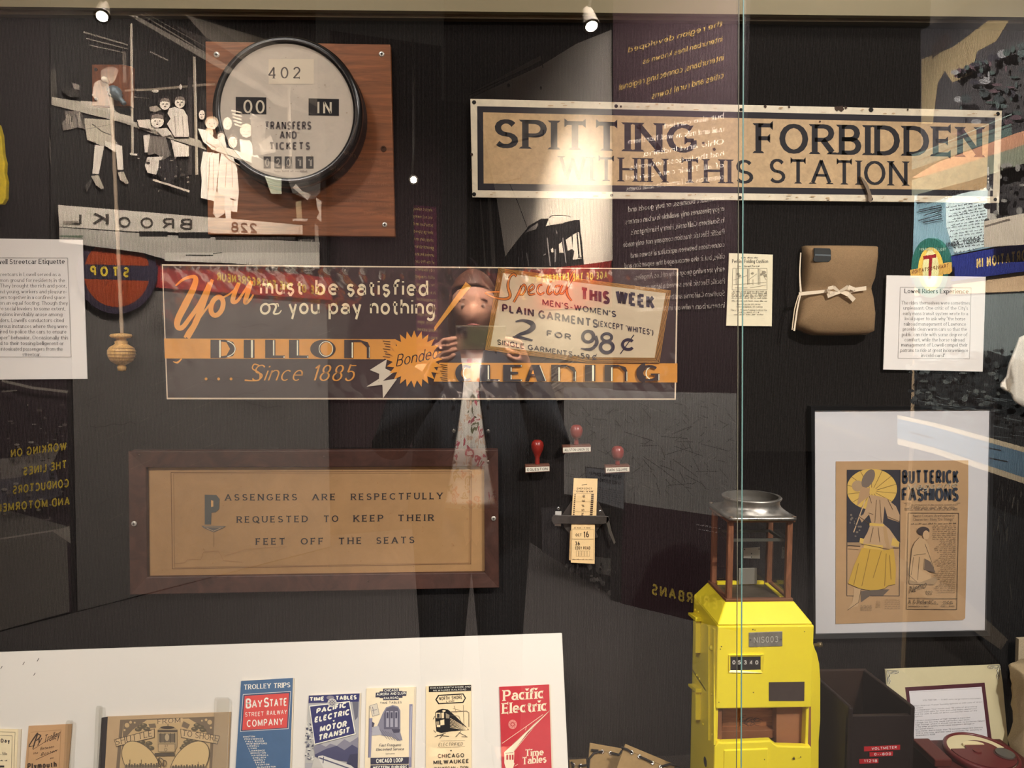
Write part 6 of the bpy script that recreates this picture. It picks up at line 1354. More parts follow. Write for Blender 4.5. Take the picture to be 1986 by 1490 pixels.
# ---- conductors photo
cp, P = mural('conductor_mural', 'dim photo mural of conductors at the far left with yellow mirrored words', VA, [(-120, 735), (128, 737), (138, 1186), (-120, 1255)], (48, 36, 40))
P.poly([(-120, 1010), (0, 985), (128, 1020), (134, 1186), (-120, 1255)], (100, 94, 88)); P.line([(-60, 1052), (0, 1045), (134, 1024)], 3, (150, 142, 132)); P.poly([(100, 1030), (134, 1020), (136, 1054)], (140, 132, 122)); P.poly([(-60, 900), (60, 880), (100, 890), (120, 960), (60, 980), (-60, 990)], (84, 78, 84)); P.poly([(0, 890), (50, 885), (120, 860), (100, 900), (40, 925), (0, 930)], (120, 112, 106))
for i in range(80): P.ell(rr.uniform(-30, 125), rr.uniform(780, 1010), rr.uniform(1, 7), rr.uniform(.8, 3), rr.choice([(90, 80, 76), (30, 24, 26), (110, 100, 94), (140, 132, 124)]), n=7)
P.line([(0, 738), (60, 752), (128, 760)], 5, (130, 122, 114)); P.line([(0, 759), (30, 757)], 3, (130, 122, 114))
YT = (198, 172, 50)
for t, xr_, xl_, y in (('WORKING ON', 126, 18, 879), ('THE LINES', 126, 42, 914), ('CONDUCTORS', 130, 22, 950), ('AND MOTORMEN', 132, -10, 985)): P.text(t, (xr_, y-6), (xl_, y+8), 17, YT, wt=.2, gap=.2, wide=.8)
P.build()
# ---- red band and stop disc on the left wing
rbn, P = mural('banner_band', 'red band with mirrored yellow words running across the left wing', VA, [(290, 503), (424, 512), (640, 540), (640, 582), (300, 558)], (136, 30, 28), cat='banner')
P.text('AGE OF THE ENTREPRENEUR', (628, 574), (418, 545), 17, YT, wt=.2, gap=.2, wide=.75); P.build()
sd, P = mural('stop_disc', 'round orange disc with a dark bar reading STOP, mirrored in the glass', VA, [(222+78*math.cos(2*PI*i/36), 530+79*math.sin(2*PI*i/36)) for i in range(36)], (44, 34, 52), .02, 'sign')
P.ell(222, 530, 64, 66, (142, 54, 16), n=36); P.poly([(150, 513), (302, 517), (300, 546), (150, 541)], (40, 34, 52)); P.text('STOP', (246, 539), (170, 536), 20, YT, wt=.22, gap=.45, wide=.7); P.build()
# ---- dark maroon text panel at the centre-left and narrow strip
mp, P = mural('text_panel', 'dark maroon text panel partly behind the wooden board, mirrored', VA, [(612, 60), (668, 68), (668, 548), (612, 540)], (52, 22, 30), cat='text panel') if False else (None, None)
mw, P = mural('text_panel', 'maroon text column left of the photographer, mirrored in the glass', VE, [(640, 60), (856, 90), (858, 868), (640, 868)], (36, 18, 22), cat='text panel')
P.poly([(802, 398), (846, 402), (852, 866), (812, 866)], (84, 38, 56))
CT = ['electric railway', 'was not merely', 'suburban land', 'change signed', 'streetcars and', 'general strike', 'omnibus became', 'of the 19th cen', 'city dwellers', 'which changed', 'the streets was', 'in a city built', 'transport of', 'workers to the', 'electric light', 'streets, signs', 'fabric walked', 'most of all the', 'the town. Car', 'their workers', 'and still do']
for i, s_ in enumerate(CT): y = 408+i*14.6; x = 801+i*.55; P.text(s_, (x+37, y+3), (x, y), 7, (190, 168, 110), wt=.13, fine=4)
for t, x1, y1, x0, y0 in (('trolleys to ride', 758, 325, 666, 300), ('lines ran out past the hills', 758, 348, 634, 329), ('with each summer when', 758, 364, 646, 348), ('in 1897 what was later Echo Park in', 757, 386, 636, 367), ('before 1911 or the discovery', 757, 403, 644, 388), ('and Thomas City', 762, 425, 705, 415)): P.text(t, (x1, y1), (x0, y0), 8.5, (140, 108, 88), wt=.13, contrast=.6, serif=.05, gap=.14, space=.35, fine=5)
P.rect(811, 722+0, 816, 860, (120, 90, 96)); P.build()
for i, (t_s, a, b) in enumerate((('', (735, 300), (640, 285)),)): pass
# ---- photo of the streetcar above the red band
stm, P = mural('streetcar_mural', 'photo mural of a dark streetcar under a pale sky, mirrored at top centre', VB, [(862, -100), (1190, -100), (1190, 546), (862, 560)], (30, 26, 26))
SK = (206, 196, 184)
P.poly([(912, 192), (1050, 128), (1120, 85), (1188, 58), (1190, 506), (1136, 513), (1000, 520), (985, 520), (965, 386), (940, 260)], SK)
P.poly([(912, 182), (1050, 108), (1053, 116), (912, 192)], (120, 112, 104)); P.line([(912, 184), (1052, 120)], 2.2, B1); P.line([(1051, 108), (1055, 132)], 2, B1); P.ell(1051, 171, 2, 4, B1, n=8); P.ell(988, 166, 3, 4, B1, n=8)
P.line([(960, 285), (1056, 262)], 4, (70, 64, 60)); P.line([(1056, 252), (1056, 272)], 3, (70, 64, 60)); P.line([(964, 356), (1012, 346)], 3, (120, 114, 108)); P.line([(1012, 340), (1012, 352)], 2, (120, 114, 108))
P.view(860, 360, 5.5167)
P.poly([(20, 0), (160, 0), (240, 760), (140, 870), (0, 870), (0, 660), (35, 640)], (84, 80, 76)); P.poly([(190, 120), (325, 130), (350, 780), (250, 770)], (84, 80, 76)); P.poly([(400, 150), (412, 150), (470, 870), (450, 870)], (120, 116, 110)); P.poly([(485, 130), (515, 130), (575, 870), (530, 870)], (104, 98, 94))
P.line([(720, -20), (800, 160), (905, 440)], 7, B1)
P.poly([(650, 860), (640, 820), (700, 720), (840, 540), (900, 470), (920, 435), (1000, 390), (1060, 355), (1140, 355), (1110, 430), (1280, 410), (1380, 375), (1470, 368), (1480, 500), (1500, 640), (1515, 845), (1520, 870), (660, 880)], (26, 23, 26))
P.poly([(885, 510), (940, 455), (1020, 400), (1030, 420), (1000, 470), (930, 490)], (150, 142, 138)); P.brush([(1150, 345), (1170, 322), (1260, 318), (1340, 325), (1380, 340)], [8, 5, 6, 4, 6], (40, 36, 38)); P.poly([(1140, 360), (1160, 350), (1290, 330), (1370, 345), (1440, 366), (1280, 402), (1110, 436)], SK)
for q in ([(1250, 630), (1280, 605), (1300, 720), (1255, 720)], [(1325, 580), (1385, 540), (1400, 680), (1345, 700)], [(1400, 530), (1440, 505), (1460, 770), (1400, 790)], [(1452, 500), (1468, 500), (1495, 768), (1476, 772)], [(1165, 680), (1190, 668), (1196, 715), (1170, 715)], [(1400, 770), (1505, 780), (1490, 785), (1400, 795)]): P.poly(q, SK)
for q in (((1125, 560), (1160, 860), 14), ((1295, 560), (1330, 830), 12), ((1225, 480), (1235, 520), 8), ((1215, 680), (1215, 820), 16), ((905, 720), (930, 860), 12), ((860, 700), (870, 850), 5), ((1090, 745), (1115, 730), 9), ((820, 760), (825, 860), 5)): P.line([q[0], q[1]], q[2], (130, 124, 124))
P.poly([(1345, 720), (1385, 680), (1420, 700), (1400, 790), (1345, 800)], (30, 26, 28))
P.build()
# ---- red band, right part, with the pale map sheet below
rb2, P = mural('banner_band', 'red band with mirrored yellow words across the middle wing above the poster', VB, [(946, 532), (1136, 514), (1190, 506), (1190, 596), (946, 604)], (132, 36, 30), cat='banner')
P.text('AGE OF THE', (1183, 541), (1115, 546), 15, (226, 196, 90), wt=.2, gap=.3, wide=.7); P.text('ENTREPRENEUR', (1108, 544), (1028, 551), 15, (226, 196, 90), wt=.2, gap=.15, wide=.7); P.build()
lm, P = mural('photo_mural', 'pale crumpled map photo below the middle red band, mirrored in the glass', VB, [(946, 606), (1190, 598), (1190, 760), (946, 800)], (150, 142, 128))
for i in range(30): x = rr.uniform(960, 1100); y = rr.uniform(640, 790); P.line([(x, y), (x+rr.uniform(30, 70), y-rr.uniform(20, 50))], rr.uniform(1, 4), rr.choice([(200, 190, 172), (110, 104, 94), (84, 78, 72)]))
P.build()
sd2, P = mural('stop_disc', 'second orange disc with dark rim behind the head of the photographer', vplane(1190, 4.1, 880, 6.4), [(910+30*math.cos(2*PI*i/30), 565+66*math.sin(2*PI*i/30)) for i in range(30)], (34, 28, 34), .02, 'sign')
P.ell(910, 566, 24, 54, (130, 50, 18), n=30); P.build()
# ---- maroon text panel, right wing
tp, P = mural('text_panel', 'tall maroon text panel left of the pane seam with mirrored white lines', VC, [(1190, -80), (1430, -160), (1430, 764), (1190, 757)], (36, 17, 22), cat='text panel')
YG = (140, 112, 60); WT = (176, 164, 152)
for t, p0, p1, h_ in (('the region developed', (1402, 51), (1219, 103), 11), ('interurban lines known as', (1402, 81), (1248, 125), 11), ('interurbans, connecting regional', (1404, 118), (1202, 176), 13), ('cities and rural towns.', (1404, 152), (1262, 194), 13)): P.text(t, p0, p1, h_, YG, wt=.14, shear=-.12, contrast=.6, gap=.15, space=.35)
R7 = [('but also carried', 1405, 1290, 230, 250), ('mail and milk as well. Northern', 1405, 1220, 256, 280), ('Ohio and Indiana', 1405, 1250, 280, 304), ('had the largest networks', 1405, 1222, 303, 330), ('of all. Their cars carried', 1405, 1215, 325, 350), ('commuters and farmers to small towns', 1405, 1216, 348, 372), ('to conduct business, or buy goods and', 1406, 1220, 388, 412), ('enjoy pleasures only available in urban centers.', 1406, 1213, 409, 436), ("In Southern California, Henry Huntington's", 1406, 1225, 432, 456), ('Pacific Electric traction company not only made', 1406, 1210, 455, 480), ('connections between agricultural towns and', 1406, 1225, 479, 501), ('cities, but it also encouraged the expansion and', 1407, 1213, 502, 521), ('early sprawling geography of Los Angeles.', 1407, 1233, 526, 543), ('Pacific Electric lines served a large area of', 1407, 1232, 550, 564), ('Southern California and became the largest', 1407, 1230, 574, 585), ('interurban railway in the nation.', 1407, 1237, 597, 605)]
for t, a, b, y0, y1 in R7: P.text(t, (a, y0), (b, y1), 10.5, WT, wt=.12, contrast=.6, serif=.05, gap=.14, space=.35, fine=5)
P.build()
mm, P = mural('map_mural', 'grey relief map with dark branching railway lines, mirrored beside the stamps', VC, [(1095, 751), (1429, 763), (1429, 1006), (1150, 966), (1095, 958)], (116, 112, 108))
for i in range(260):
    x, y = rr.uniform(1100, 1420), rr.uniform(765, 960); l = rr.uniform(3, 18); a = rr.choice([.5, -.7, .2, 1.2]); P.line([(x, y), (x+l, min(y+l*a, 975))], rr.uniform(.5, 1.4), rr.choice([(80, 76, 72), (70, 66, 62), (138, 134, 128)]))
def rail(pts, w_=1.8): P.line([(1180-350/3.611*0+x, y) for x, y in pts], w_, (34, 30, 30))
rail([(1126, 806), (1140, 816), (1165, 814), (1200, 824), (1240, 820), (1280, 828), (1325, 850)], 2.4); rail([(1128, 812), (1132, 850), (1150, 880), (1175, 895), (1198, 890)], 2.2); rail([(1325, 850), (1345, 820), (1380, 800), (1420, 790)]); rail([(1325, 850), (1330, 790), (1345, 765)]); rail([(1325, 850), (1300, 880), (1260, 870), (1220, 850), (1200, 838)]); rail([(1325, 850), (1328, 900), (1330, 940), (1340, 970)], 2.4); rail([(1325, 850), (1370, 870), (1420, 860)]); rail([(1325, 850), (1280, 900), (1250, 940), (1240, 970)]); rail([(1126, 806), (1105, 812)]); rail([(1126, 806), (1110, 790)]); rail([(1330, 920), (1380, 900), (1420, 905)]); rail([(1330, 930), (1290, 935), (1260, 925)])
for i in range(26):
    x0, y0 = 1325+rr.uniform(-50, 60), 870+rr.uniform(-30, 70); P.line([(x0, y0), (x0+rr.uniform(-60, 60), min(985, max(770, y0+rr.uniform(-35, 35))))], 1.0, (50, 46, 46))
P.poly([(1147, 903), (1222, 911), (1221, 984), (1150, 964)], (92, 92, 94)); P.line([(1147, 903), (1222, 911), (1221, 984), (1150, 964)], 1.4, (40, 36, 36), closed=True)
P.text('MOTOR TRANSIT COMPANY', (1216, 926), (1154, 918), 7, (30, 28, 30), wt=.2, fine=4); P.text('YANKEE ELECTRIC RAILWAY', (1216, 938), (1152, 928), 7, (30, 28, 30), wt=.2, fine=4)
for i in range(7): P.tiny((1216, 950+i*4.4), (1156, 940+i*3.6), 1.6, (40, 38, 40), 7, i)
P.build()
ip, P = mural('text_panel', 'maroon panel with yellow mirrored word INTERURBANS behind the farebox', VC, [(1208, 974), (1429, 1007), (1429, 1238), (1206, 1181)], (40, 16, 24), cat='text panel')
P.text('INTERURBANS', (1434, 1192), (1265, 1153), 22, (176, 150, 60), wt=.2, gap=.22, wide=.75); P.tiny((1398, 1026), (1350, 1018), 3, (150, 140, 140), 6); P.tiny((1392, 1034), (1355, 1027), 3, (150, 140, 140), 6, 3); P.build()
sp_, P = mural('photo_mural', 'dim photo of a snowy crowd below the ticket cutter, mirrored in the glass', VB, [(1052, 985), (1205, 965), (1207, 1172), (1160, 1160), (1054, 1140)], (46, 42, 44))
P.poly([(1052, 985), (1086, 985), (1090, 1130), (1054, 1140)], (80, 76, 78)); P.poly([(1156, 1080), (1206, 1085), (1206, 1120), (1160, 1112)], (110, 108, 104)); P.poly([(1160, 985), (1203, 985), (1203, 1005), (1160, 1000)], (96, 94, 92)); P.poly([(1180, 1040), (1206, 1045), (1205, 1060), (1190, 1055)], (96, 94, 92)); P.line([(1176, 1005), (1184, 1040), (1194, 1060)], 3, (110, 108, 104))
for i in range(120): P.ell(rr.uniform(1092, 1204), rr.uniform(1095, 1165), rr.uniform(1, 5), rr.uniform(1, 6), rr.choice([(100, 96, 94), (26, 22, 24), (76, 72, 72), (130, 126, 122)]), n=7)
P.build()
# ---- side wall graphics, right
dm, P = mural('street_mural', 'colour photo mural of a tree-lined street with a pale sky, mirrored at upper right', VD, [(1788, 60), (2100, -120), (2100, 470), (1788, 352)], (40, 38, 40))
P.poly([(1790, 115), (1850, 92), (1920, 40), (1960, 40), (1935, 80), (1898, 100), (1888, 145), (1850, 160), (1836, 138), (1822, 160), (1812, 240), (1790, 240)], (110, 96, 70))
P.poly([(1810, 90), (1840, 62), (1850, 80), (1830, 100), (1812, 112)], (40, 32, 30))
for i in range(190):
    x, y = rr.uniform(1870, 2090), rr.uniform(40, 300); y = max(y, 150-(x-1850)*.4); P.ell(x, y, rr.uniform(2, 12), rr.uniform(2, 9), rr.choice([(30, 36, 38), (24, 22, 30), (50, 60, 60), (60, 44, 50), (40, 52, 50), (96, 96, 98)]), n=8)
P.poly([(1840, 315), (1986, 262), (2100, 225), (2100, 250), (1900, 320), (1800, 345), (1788, 345)], (150, 108, 84)); P.poly([(1788, 350), (1990, 288), (2100, 250), (2100, 290), (1900, 352), (1788, 380)], (100, 104, 88))
P.poly([(1788, 300), (1986, 240), (1986, 262), (1788, 330)], (60, 76, 72)); P.line([(1800, 300), (1986, 222)], 2, (90, 104, 100)); P.line([(1800, 312), (1986, 245)], 2, (30, 34, 36))
P.poly([(1939, 365), (1960, 362), (1962, 424), (1955, 428), (1938, 426)], (150, 146, 136)); P.rect(1944, 370, 1957, 414, (30, 26, 28)); P.line([(1940, 325), (1942, 426)], 3, (170, 166, 156))
for i in range(60): P.ell(rr.uniform(1940, 2080), rr.uniform(320, 440), rr.uniform(2, 9), rr.uniform(2, 8), rr.choice([(26, 24, 26), (50, 48, 48), (110, 108, 104)]), n=7)
P.poly([(1938, 430), (1986, 420), (2100, 400), (2100, 470), (1938, 480)], (176, 166, 150)); P.line([(1940, 440), (1990, 426)], 4, (100, 90, 80)); P.build()
hb, P = mural('handbill_panel', 'pale blue poster of an amusement park handbill with mirrored text', VD, [(1780, 366), (1938, 320), (1938, 478), (1850, 496), (1776, 510)], (120, 152, 164), cat='text panel')
P.poly([(1840, 350), (1937, 322), (1936, 474), (1858, 492), (1842, 440)], (196, 214, 214))
K2 = (52, 56, 64)
P.text('ALL ABOARD FOR', (1915, 340), (1862, 356), 8, K2, wt=.18, fine=5); P.text('TYLER', (1932, 362), (1895, 372), 13, K2, wt=.14, serif=.1); P.text('PARK', (1877, 373), (1843, 386), 12, K2, wt=.14, serif=.1)
for i in range(15): y = 386+i*6.0; P.tiny((1932, y+3), (1842+(i*7 % 16), y+18-i*.3), 2.6, (60, 66, 74), 8, i)
P.text('D. E. DOODY, Agent', (1931, 466), (1843, 480), 11, K2, wt=.18, wide=.8); P.tiny((1905, 484), (1858, 492), 3, K2, 5)
for a, b in (((1835, 376), (1806, 386)), ((1836, 382), (1800, 394)), ((1833, 398), (1790, 408)), ((1836, 402), (1786, 412)), ((1834, 416), (1790, 428)), ((1836, 424), (1798, 432)), ((1835, 408), (1800, 418))): P.line([a, b], 2, (40, 50, 60))
P.build()
db, P = mural('banner_band', 'deep blue band with mirrored white and gold words on the side wall', VD, [(1776, 512), (1850, 498), (2100, 452), (2100, 512), (1858, 545), (1776, 551)], (26, 40, 116), cat='banner')
P.text('TRANSPORTATION IN', (2060, 496), (1902, 522), 22, (220, 190, 120), wt=.22, gap=.2, wide=.7); P.build()
pb, P = mural('stripe_panel', 'peach and grey striped board below the blue band, mirrored in the glass', VD, [(1776, 552), (1858, 546), (2100, 512), (2100, 560), (1776, 574)], (196, 168, 134), cat='banner'); P.build()
ph, P = mural('landscape_mural', 'grey photo mural of a wooded shore under a pale sky, mirrored at the right', VD, [(1776, 576), (2100, 562), (2100, 1480), (1776, 1080)], (30, 34, 36))
P.poly([(1776, 578), (2100, 564), (2100, 760), (1986, 700), (1950, 690), (1920, 680), (1860, 700), (1776, 700)], (112, 122, 122))
for i in range(240):
    x, y = rr.uniform(1780, 2090), rr.uniform(680, 820); P.ell(x, y, rr.uniform(2, 10), rr.uniform(2, 7), rr.choice([(34, 40, 42), (60, 66, 66), (24, 28, 30), (84, 90, 88)]), n=7)
for i in range(110): x, y = rr.uniform(1860, 2080), rr.uniform(930, 1200); P.line([(x, y), (x+rr.uniform(-5, 5), y+rr.uniform(5, 40))], rr.uniform(.6, 2.4), rr.choice([(60, 60, 56), (20, 20, 22), (84, 82, 74)]))
for i in range(30): x, y = rr.uniform(1790, 2050), rr.uniform(760, 850); P.line([(x, y), (x+rr.uniform(20, 70), y+6)], 1, (90, 98, 100))
P.poly([(1776, 805), (1850, 820), (2100, 885), (2100, 960), (1850, 880), (1776, 862)], (196, 180, 150)); P.poly([(1776, 812), (1850, 828), (2100, 896), (2100, 948), (1850, 868), (1776, 850)], (92, 120, 140))
for a, b in (((1945, 866), (1986, 874)), ((1960, 888), (2000, 896)), ((1800, 838), (1850, 850))): P.line([a, b], 2.5, (36, 40, 46))
P.poly([(1776, 1078), (1900, 1150), (2000, 1240), (1986, 1260), (1880, 1190), (1776, 1120)], (120, 110, 96))
P.build()
lg, P = mural('oval_logo', 'oval green and yellow trolley company emblem with a red T, mirrored', VD, [(1817.5+37*math.cos(2*PI*i/40), 520+58*math.sin(2*PI*i/40)) for i in range(40)], (30, 96, 84), .02, 'sign')
P.ell(1819, 522, 25, 42, (226, 188, 78), n=34); P.poly([(1778, 524), (1860, 508), (1861, 526), (1857, 531), (1780, 539)], (216, 172, 84)); P.ell(1819, 522, 16, 36, (226, 222, 160), n=30)
P.poly([(1804, 497), (1830, 493), (1830, 500), (1822, 501), (1820, 540), (1814, 542), (1816, 502), (1805, 504)], (150, 26, 36)); P.text('TROLLEY COMPANY', (1850, 487), (1796, 487), 6, (170, 196, 170), wt=.2, fine=4); P.text('TRANSPORTATION', (1855, 519), (1782, 532), 8, (130, 80, 40), wt=.2, fine=5); P.build()
# pale edge post at the start of the side wall
a, b = VD(1772, 650, .0), VD(1764, 650, .0)
pst = tag(MB().box((min(a.x, b.x), a.y-.0, 0), (max(a.x, b.x)+.01, a.y+.03, 2.1)).build('trim_7', mat((150, 130, 104), .6, gain=1)), kind='structure')

# ---- lamps on the gallery ceiling track
def lampfix(label, px, py, yv, r, tgt, glow):
    c = mirror(at(px, py, yv)); t_ = thing('track_spotlight', label, 'spotlight', (c.x, c.y, c.z), 'gallery ceiling spotlights'); ax = (Vector(tgt)-c).normalized()
    MB().lathe(c-ax*.11, [(r*.5, 0), (r*.8, .01), (r*1.0, .03), (r*1.35, .10), (r*1.45, .112), (r*1.35, .113)], 24, ax).build('lamp_housing', mat((96, 88, 78), .5, gain=1), t_, True)
    MB().lathe(c, [(r, .0035), (r, .005)], 20, ax).build('lamp_lens', emit((1, .92, .78), glow), t_)
    MB().tube([c-ax*.08, c+Vector((0, 0, .16)), c+Vector((0, 0, .9))], .008, 8).build('stem', mat((60, 56, 52), .6, gain=1), t_)
lampfix('track spotlight mirrored at top centre above the enamel sign', 1147, 50, 3.4, .027, (.9, .3, .2), 40)
lampfix('track spotlight mirrored at top left above the trolley mural', 198, 31, 3.2, .022, (-1.0, .6, 1.0), 26)
lampfix('small round lamp mirrored right of the wooden register board', 802, 349, 5.0, .022, (.4, 1.0, 2.0), 22)

# gallery light on the murals, plus a fill added for the photographer
area('gallery_wash_left', (-1.2, -1.1, 3.75), (-1.6, -2.4, 1.2), 1.2, .3, 230, (1, .90, .80), 100)
area('gallery_wash_right', (.9, -.7, 3.75), (1.0, -2.2, 1.2), 1.0, .3, 330, (1, .94, .88), 100)
area('photographer_fill', (.1, .75, 3.4), (0, -.35, 1.0), .3, .3, 62, (1, .88, .76), 50)  # added unseen lamp, narrowed to brighten the photographer's front
tA = VA(450, 330); tB = VB(1110, 430); tD = VD(1900, 430)
spot('mural_spot_left', (tA.x+.9, tA.y+1.5, 3.6), tA, 950, 24, .9)
spot('mural_spot_centre', (tB.x-1.7, tB.y+.9, 3.45), tB, 3600, 34, 1.0)
spot('mural_spot_side', (tD.x-1.4, tD.y+.3, 3.6), tD, 2300, 44, .8, color=(1, .92, .82))

# ================================================================== THE PHOTOGRAPHER (mirrored in the glass)
py_ = -.33
pn = thing('person', 'photographer in a dark denim jacket and floral shirt holding up a phone, mirrored', 'person', (-.03, py_, 0))
SKIN = mat((176, 128, 104), .6, gain=1); 
V_ = []; E_ = []; Rr = []
def nd(p, r, par=None):
    V_.append(Vector(p)); Rr.append(r); i = len(V_)-1
    if par is not None: E_.append((par, i))
    return i
cxp = -.03
pel = nd((cxp, py_, .95), .125); wa = nd((cxp, py_, 1.10), .115, pel); ch_ = nd((cxp, py_, 1.28), .13, wa); nk0 = nd((cxp, py_+.01, 1.40), .07, ch_); nk = nd((cxp, py_+.02, 1.47), .05, nk0); hd = nd((cxp, py_+.03, 1.54), .055, nk)
ANK = []
for s_ in (-1, 1):
    h1 = nd((cxp+s_*.09, py_, .86), .095, pel); kn = nd((cxp+s_*.10, py_+.01, .48), .06, h1); an = nd((cxp+s_*.11, py_-.02, .09), .04, kn); to = nd((cxp+s_*.12, py_+.12, .04), .035, an)
    sh = nd((cxp+s_*.17, py_, 1.36), .06, ch_); el = nd((cxp+s_*.27, py_+.07, 1.13), .042, sh); wr = nd((s_*.135, -.075, 1.395), .027, el); pm = nd((s_*.118, -.035, 1.445), .030, wr)
    for k, (dx, dz, dy) in enumerate(((0, .035, .010), (-.004, .018, .014), (-.006, 0, .014), (-.004, -.020, .012))):
        a = nd((s_*(.112-.0), -.030+dy*.5, 1.452+dz), .011, pm); b = nd((s_*(.092+dx), .004, 1.456+dz), .0085, a); c = nd((s_*(.068+dx+k*.004), .0065, 1.468+dz*.8), .0072, b); 
    a = nd((s_*.100, -.050, 1.450), .012, pm); b = nd((s_*.078, -.034, 1.462), .010, a); c = nd((s_*.058, -.024, 1.470), .0085, b)
me = bpy.data.meshes.new('body'); org = ORG[pn.name]; me.from_pydata([tuple(v-org) for v in V_], E_, []); me.materials.append(SKIN)
bd = bpy.data.objects.new('body', me); COL.objects.link(bd); bd.parent = pn; ORG[bd.name] = org
sk = bd.modifiers.new('skin', 'SKIN'); sk.use_smooth_shade = True
for i, r in enumerate(Rr): me.skin_vertices[0].data[i].radius = (r, r)
me.skin_vertices[0].data[pel].use_root = True
ss = bd.modifiers.new('sub', 'SUBSURF'); ss.levels = 1; ss.render_levels = 1
# head with features
hc = Vector((cxp+.005, py_+.045, 1.595)); nu, nv = 36, 26; vv = []; fs = []
for j in range(nv+1):
    ph_ = PI*j/nv
    for i in range(nu):
        th2 = 2*PI*i/nu; x = math.sin(ph_)*math.cos(th2); y = math.sin(ph_)*math.sin(th2); z = math.cos(ph_)
        w_ = 1-.22*max(0, -z)**1.2
        X, Y, Z = .074*x*w_, .094*y*w_, .118*z
        if y > 0:
            Y += .020*math.exp(-((x*.074)/.010)**2-((Z+.020)/.020)**2) - .006*(math.exp(-((abs(X)-.030)/.012)**2-((Z-.004)/.011)**2)) + .005*math.exp(-(X/.024)**2-((Z+.058)/.008)**2) + .008*math.exp(-(X/.020)**2-((Z+.092)/.016)**2)
        vv.append(hc+Vector((X, Y, Z)))
for j in range(nv):
    for i in range(nu): fs.append((j*nu+i, j*nu+(i+1) % nu, (j+1)*nu+(i+1) % nu, (j+1)*nu+i))
MB().add(vv, fs).build('head', SKIN, pn, True)
for s_ in (-1, 1):
    MB().lathe(hc+Vector((s_*.030, .079, .004)), [(.009, 0), (.008, .003), (.003, .005)], 14, (0, 1, 0)).build('eye', mat((150, 132, 118), .4, gain=1), pn, True)
    MB().lathe(hc+Vector((s_*.030, .0838, .004)), [(.0042, 0), (.003, .0008)], 12, (0, 1, 0)).build('iris', mat((50, 36, 28), .3, gain=1), pn, True)
    MB().lathe(hc+Vector((s_*.073, .0, -.005)), [(.010, 0), (.017, .004), (.012, .010)], 14, (s_, .2, 0)).build('ear', SKIN, pn, True)
    MB().tube([hc+Vector((s_*.018, .084, .022)), hc+Vector((s_*.032, .083, .026)), hc+Vector((s_*.046, .074, .021))], [.002, .0028, .0015], 8).build('eyebrow', mat((60, 36, 24), .8, gain=1), pn, True)
MB().tube([hc+Vector((-.020, .080, -.058)), hc+Vector((0, .0885, -.056)), hc+Vector((.020, .080, -.058))], [.002, .0045, .002], 8).build('lips', mat((150, 84, 76), .5, gain=1), pn, True)
vv = []; fs = []
for j in range(15):
    ph_ = PI*.62*j/14
    for i in range(nu):
        th2 = 2*PI*i/nu; y = math.sin(th2); lim = 1.0 if y < .25 else .60-.10*y
        p2 = ph_*lim; x = math.sin(p2)*math.cos(th2); yy = math.sin(p2)*y; z = math.cos(p2)
        drop = max(0, (j-9)/5)*(.11 if y < .25 else 0)
        vv.append(hc+Vector((.084*x, .104*yy-.004, .128*z-drop)))
for j in range(14):
    for i in range(nu): fs.append((j*nu+i, j*nu+(i+1) % nu, (j+1)*nu+(i+1) % nu, (j+1)*nu+i))
o = MB().add(vv, fs).build('hair', mat((70, 38, 22), .6, gain=1), pn, True); m_ = o.modifiers.new('thick', 'SOLIDIFY'); m_.thickness = .006
def loft(name, rings, m, gap=None, thick=.004):
    n_ = 40; vv = []; fs = []
    for (z, cx_, cy_, rx, ry, gp) in rings:
        for i in range(n_+1):
            a = math.radians(90+gp+(360-2*gp)*i/n_); vv.append((cx_+rx*math.cos(a), cy_+ry*math.sin(a), z))
    for j in range(len(rings)-1):
        for i in range(n_): fs.append((j*(n_+1)+i, j*(n_+1)+i+1, (j+1)*(n_+1)+i+1, (j+1)*(n_+1)+i))
    o = MB().add(vv, fs).build(name, m, pn, True); mm_ = o.modifiers.new('thick', 'SOLIDIFY'); mm_.thickness = thick; return o
loft('floral_shirt', [(1.43, cxp, py_+.01, .075, .07, 0), (1.38, cxp, py_, .15, .11, 0), (1.25, cxp, py_, .17, .135, 0), (1.1, cxp, py_, .165, .135, 0), (.97, cxp, py_, .17, .14, 0), (.945, cxp, py_, .172, .142, 0)], mat((210, 206, 198), .8, kind='floral', s=40, gain=.72))
DEN = mat((18, 23, 30), .85, kind='cloth', gain=1)
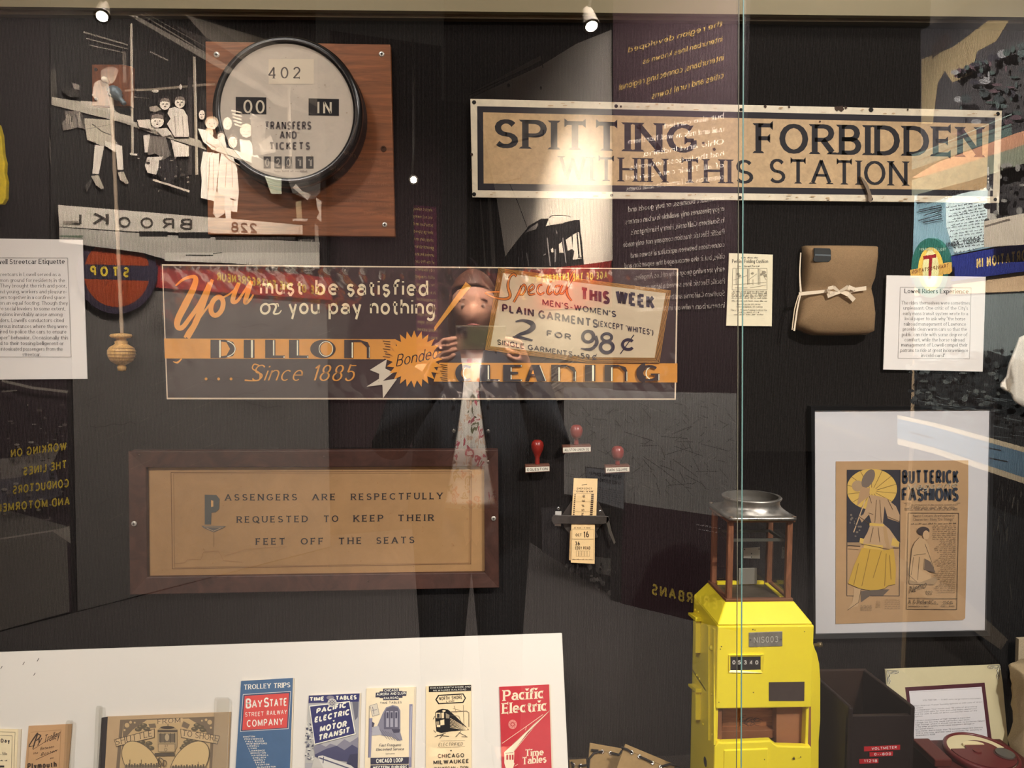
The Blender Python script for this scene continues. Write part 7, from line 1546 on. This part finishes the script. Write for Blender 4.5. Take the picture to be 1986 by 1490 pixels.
loft('denim_jacket', [(1.46, cxp, py_, .085, .085, 28), (1.41, cxp, py_, .15, .115, 12), (1.36, cxp, py_, .20, .14, 7), (1.25, cxp, py_, .205, .155, 11), (1.1, cxp, py_, .20, .155, 18), (.95, cxp, py_, .215, .16, 24), (.88, cxp, py_, .22, .162, 26)], DEN)
for s_ in (-1, 1):
    MB().tube([(cxp+s_*.165, py_, 1.37), (cxp+s_*.215, py_+.02, 1.29), (cxp+s_*.27, py_+.07, 1.135), (cxp+s_*.235, py_+.14, 1.20), (s_*.145, -.10, 1.365)], [.078, .068, .060, .056, .040], 16).build('jacket_sleeve', DEN, pn, True)
    MB().tube([(cxp+s_*.09, py_, .93), (cxp+s_*.095, py_, .80), (cxp+s_*.10, py_+.01, .48), (cxp+s_*.11, py_-.01, .10)], [.118, .105, .078, .062], 16).build('trouser_leg', mat((20, 22, 27), .85, kind='cloth', gain=1), pn, True)
    MB().tube([(cxp+s_*.11, py_-.06, .045), (cxp+s_*.115, py_+.02, .05), (cxp+s_*.12, py_+.10, .042), (cxp+s_*.12, py_+.17, .032)], [.040, .044, .042, .028], 12).build('shoe', mat((30, 28, 28), .6, gain=1), pn, True)
    for zb_ in (1.36, 1.30, 1.2, 1.1): MB().lathe((cxp+s_*.055, py_+.156 if zb_ < 1.33 else py_+.135, zb_), [(.006, 0), (.006, .003), (.003, .004)], 12, (0, 1, 0)).build('button', mat((190, 186, 176), .3, .8, gain=1), pn, True)
ph = thing('phone', 'phone in a patterned clear case held sideways by the photographer, mirrored', 'phone', (0, -.006, 1.497-.036))
bevel(MB().box((-.074, -.0115, 1.461), (.074, -.0035, 1.533)).build('phone_body', mat((62, 64, 42), .4, kind='mottle', s=55, amp=.75, gain=.8), ph), .003)
bevel(MB().box((-.072, -.0036, 1.497), (-.040, -.0015, 1.531)).build('camera_bump', mat((34, 32, 32), .3, gain=1), ph), .001)
for dx, dz in ((-.065, 1.523), (-.065, 1.505), (-.048, 1.514)): MB().lathe((dx, -.0015, dz), [(.006, 0), (.006, .0012), (.004, .0013)], 16, (0, 1, 0)).build('camera_lens', mat((12, 12, 16), .1, gain=1, spec=.8), ph, True)
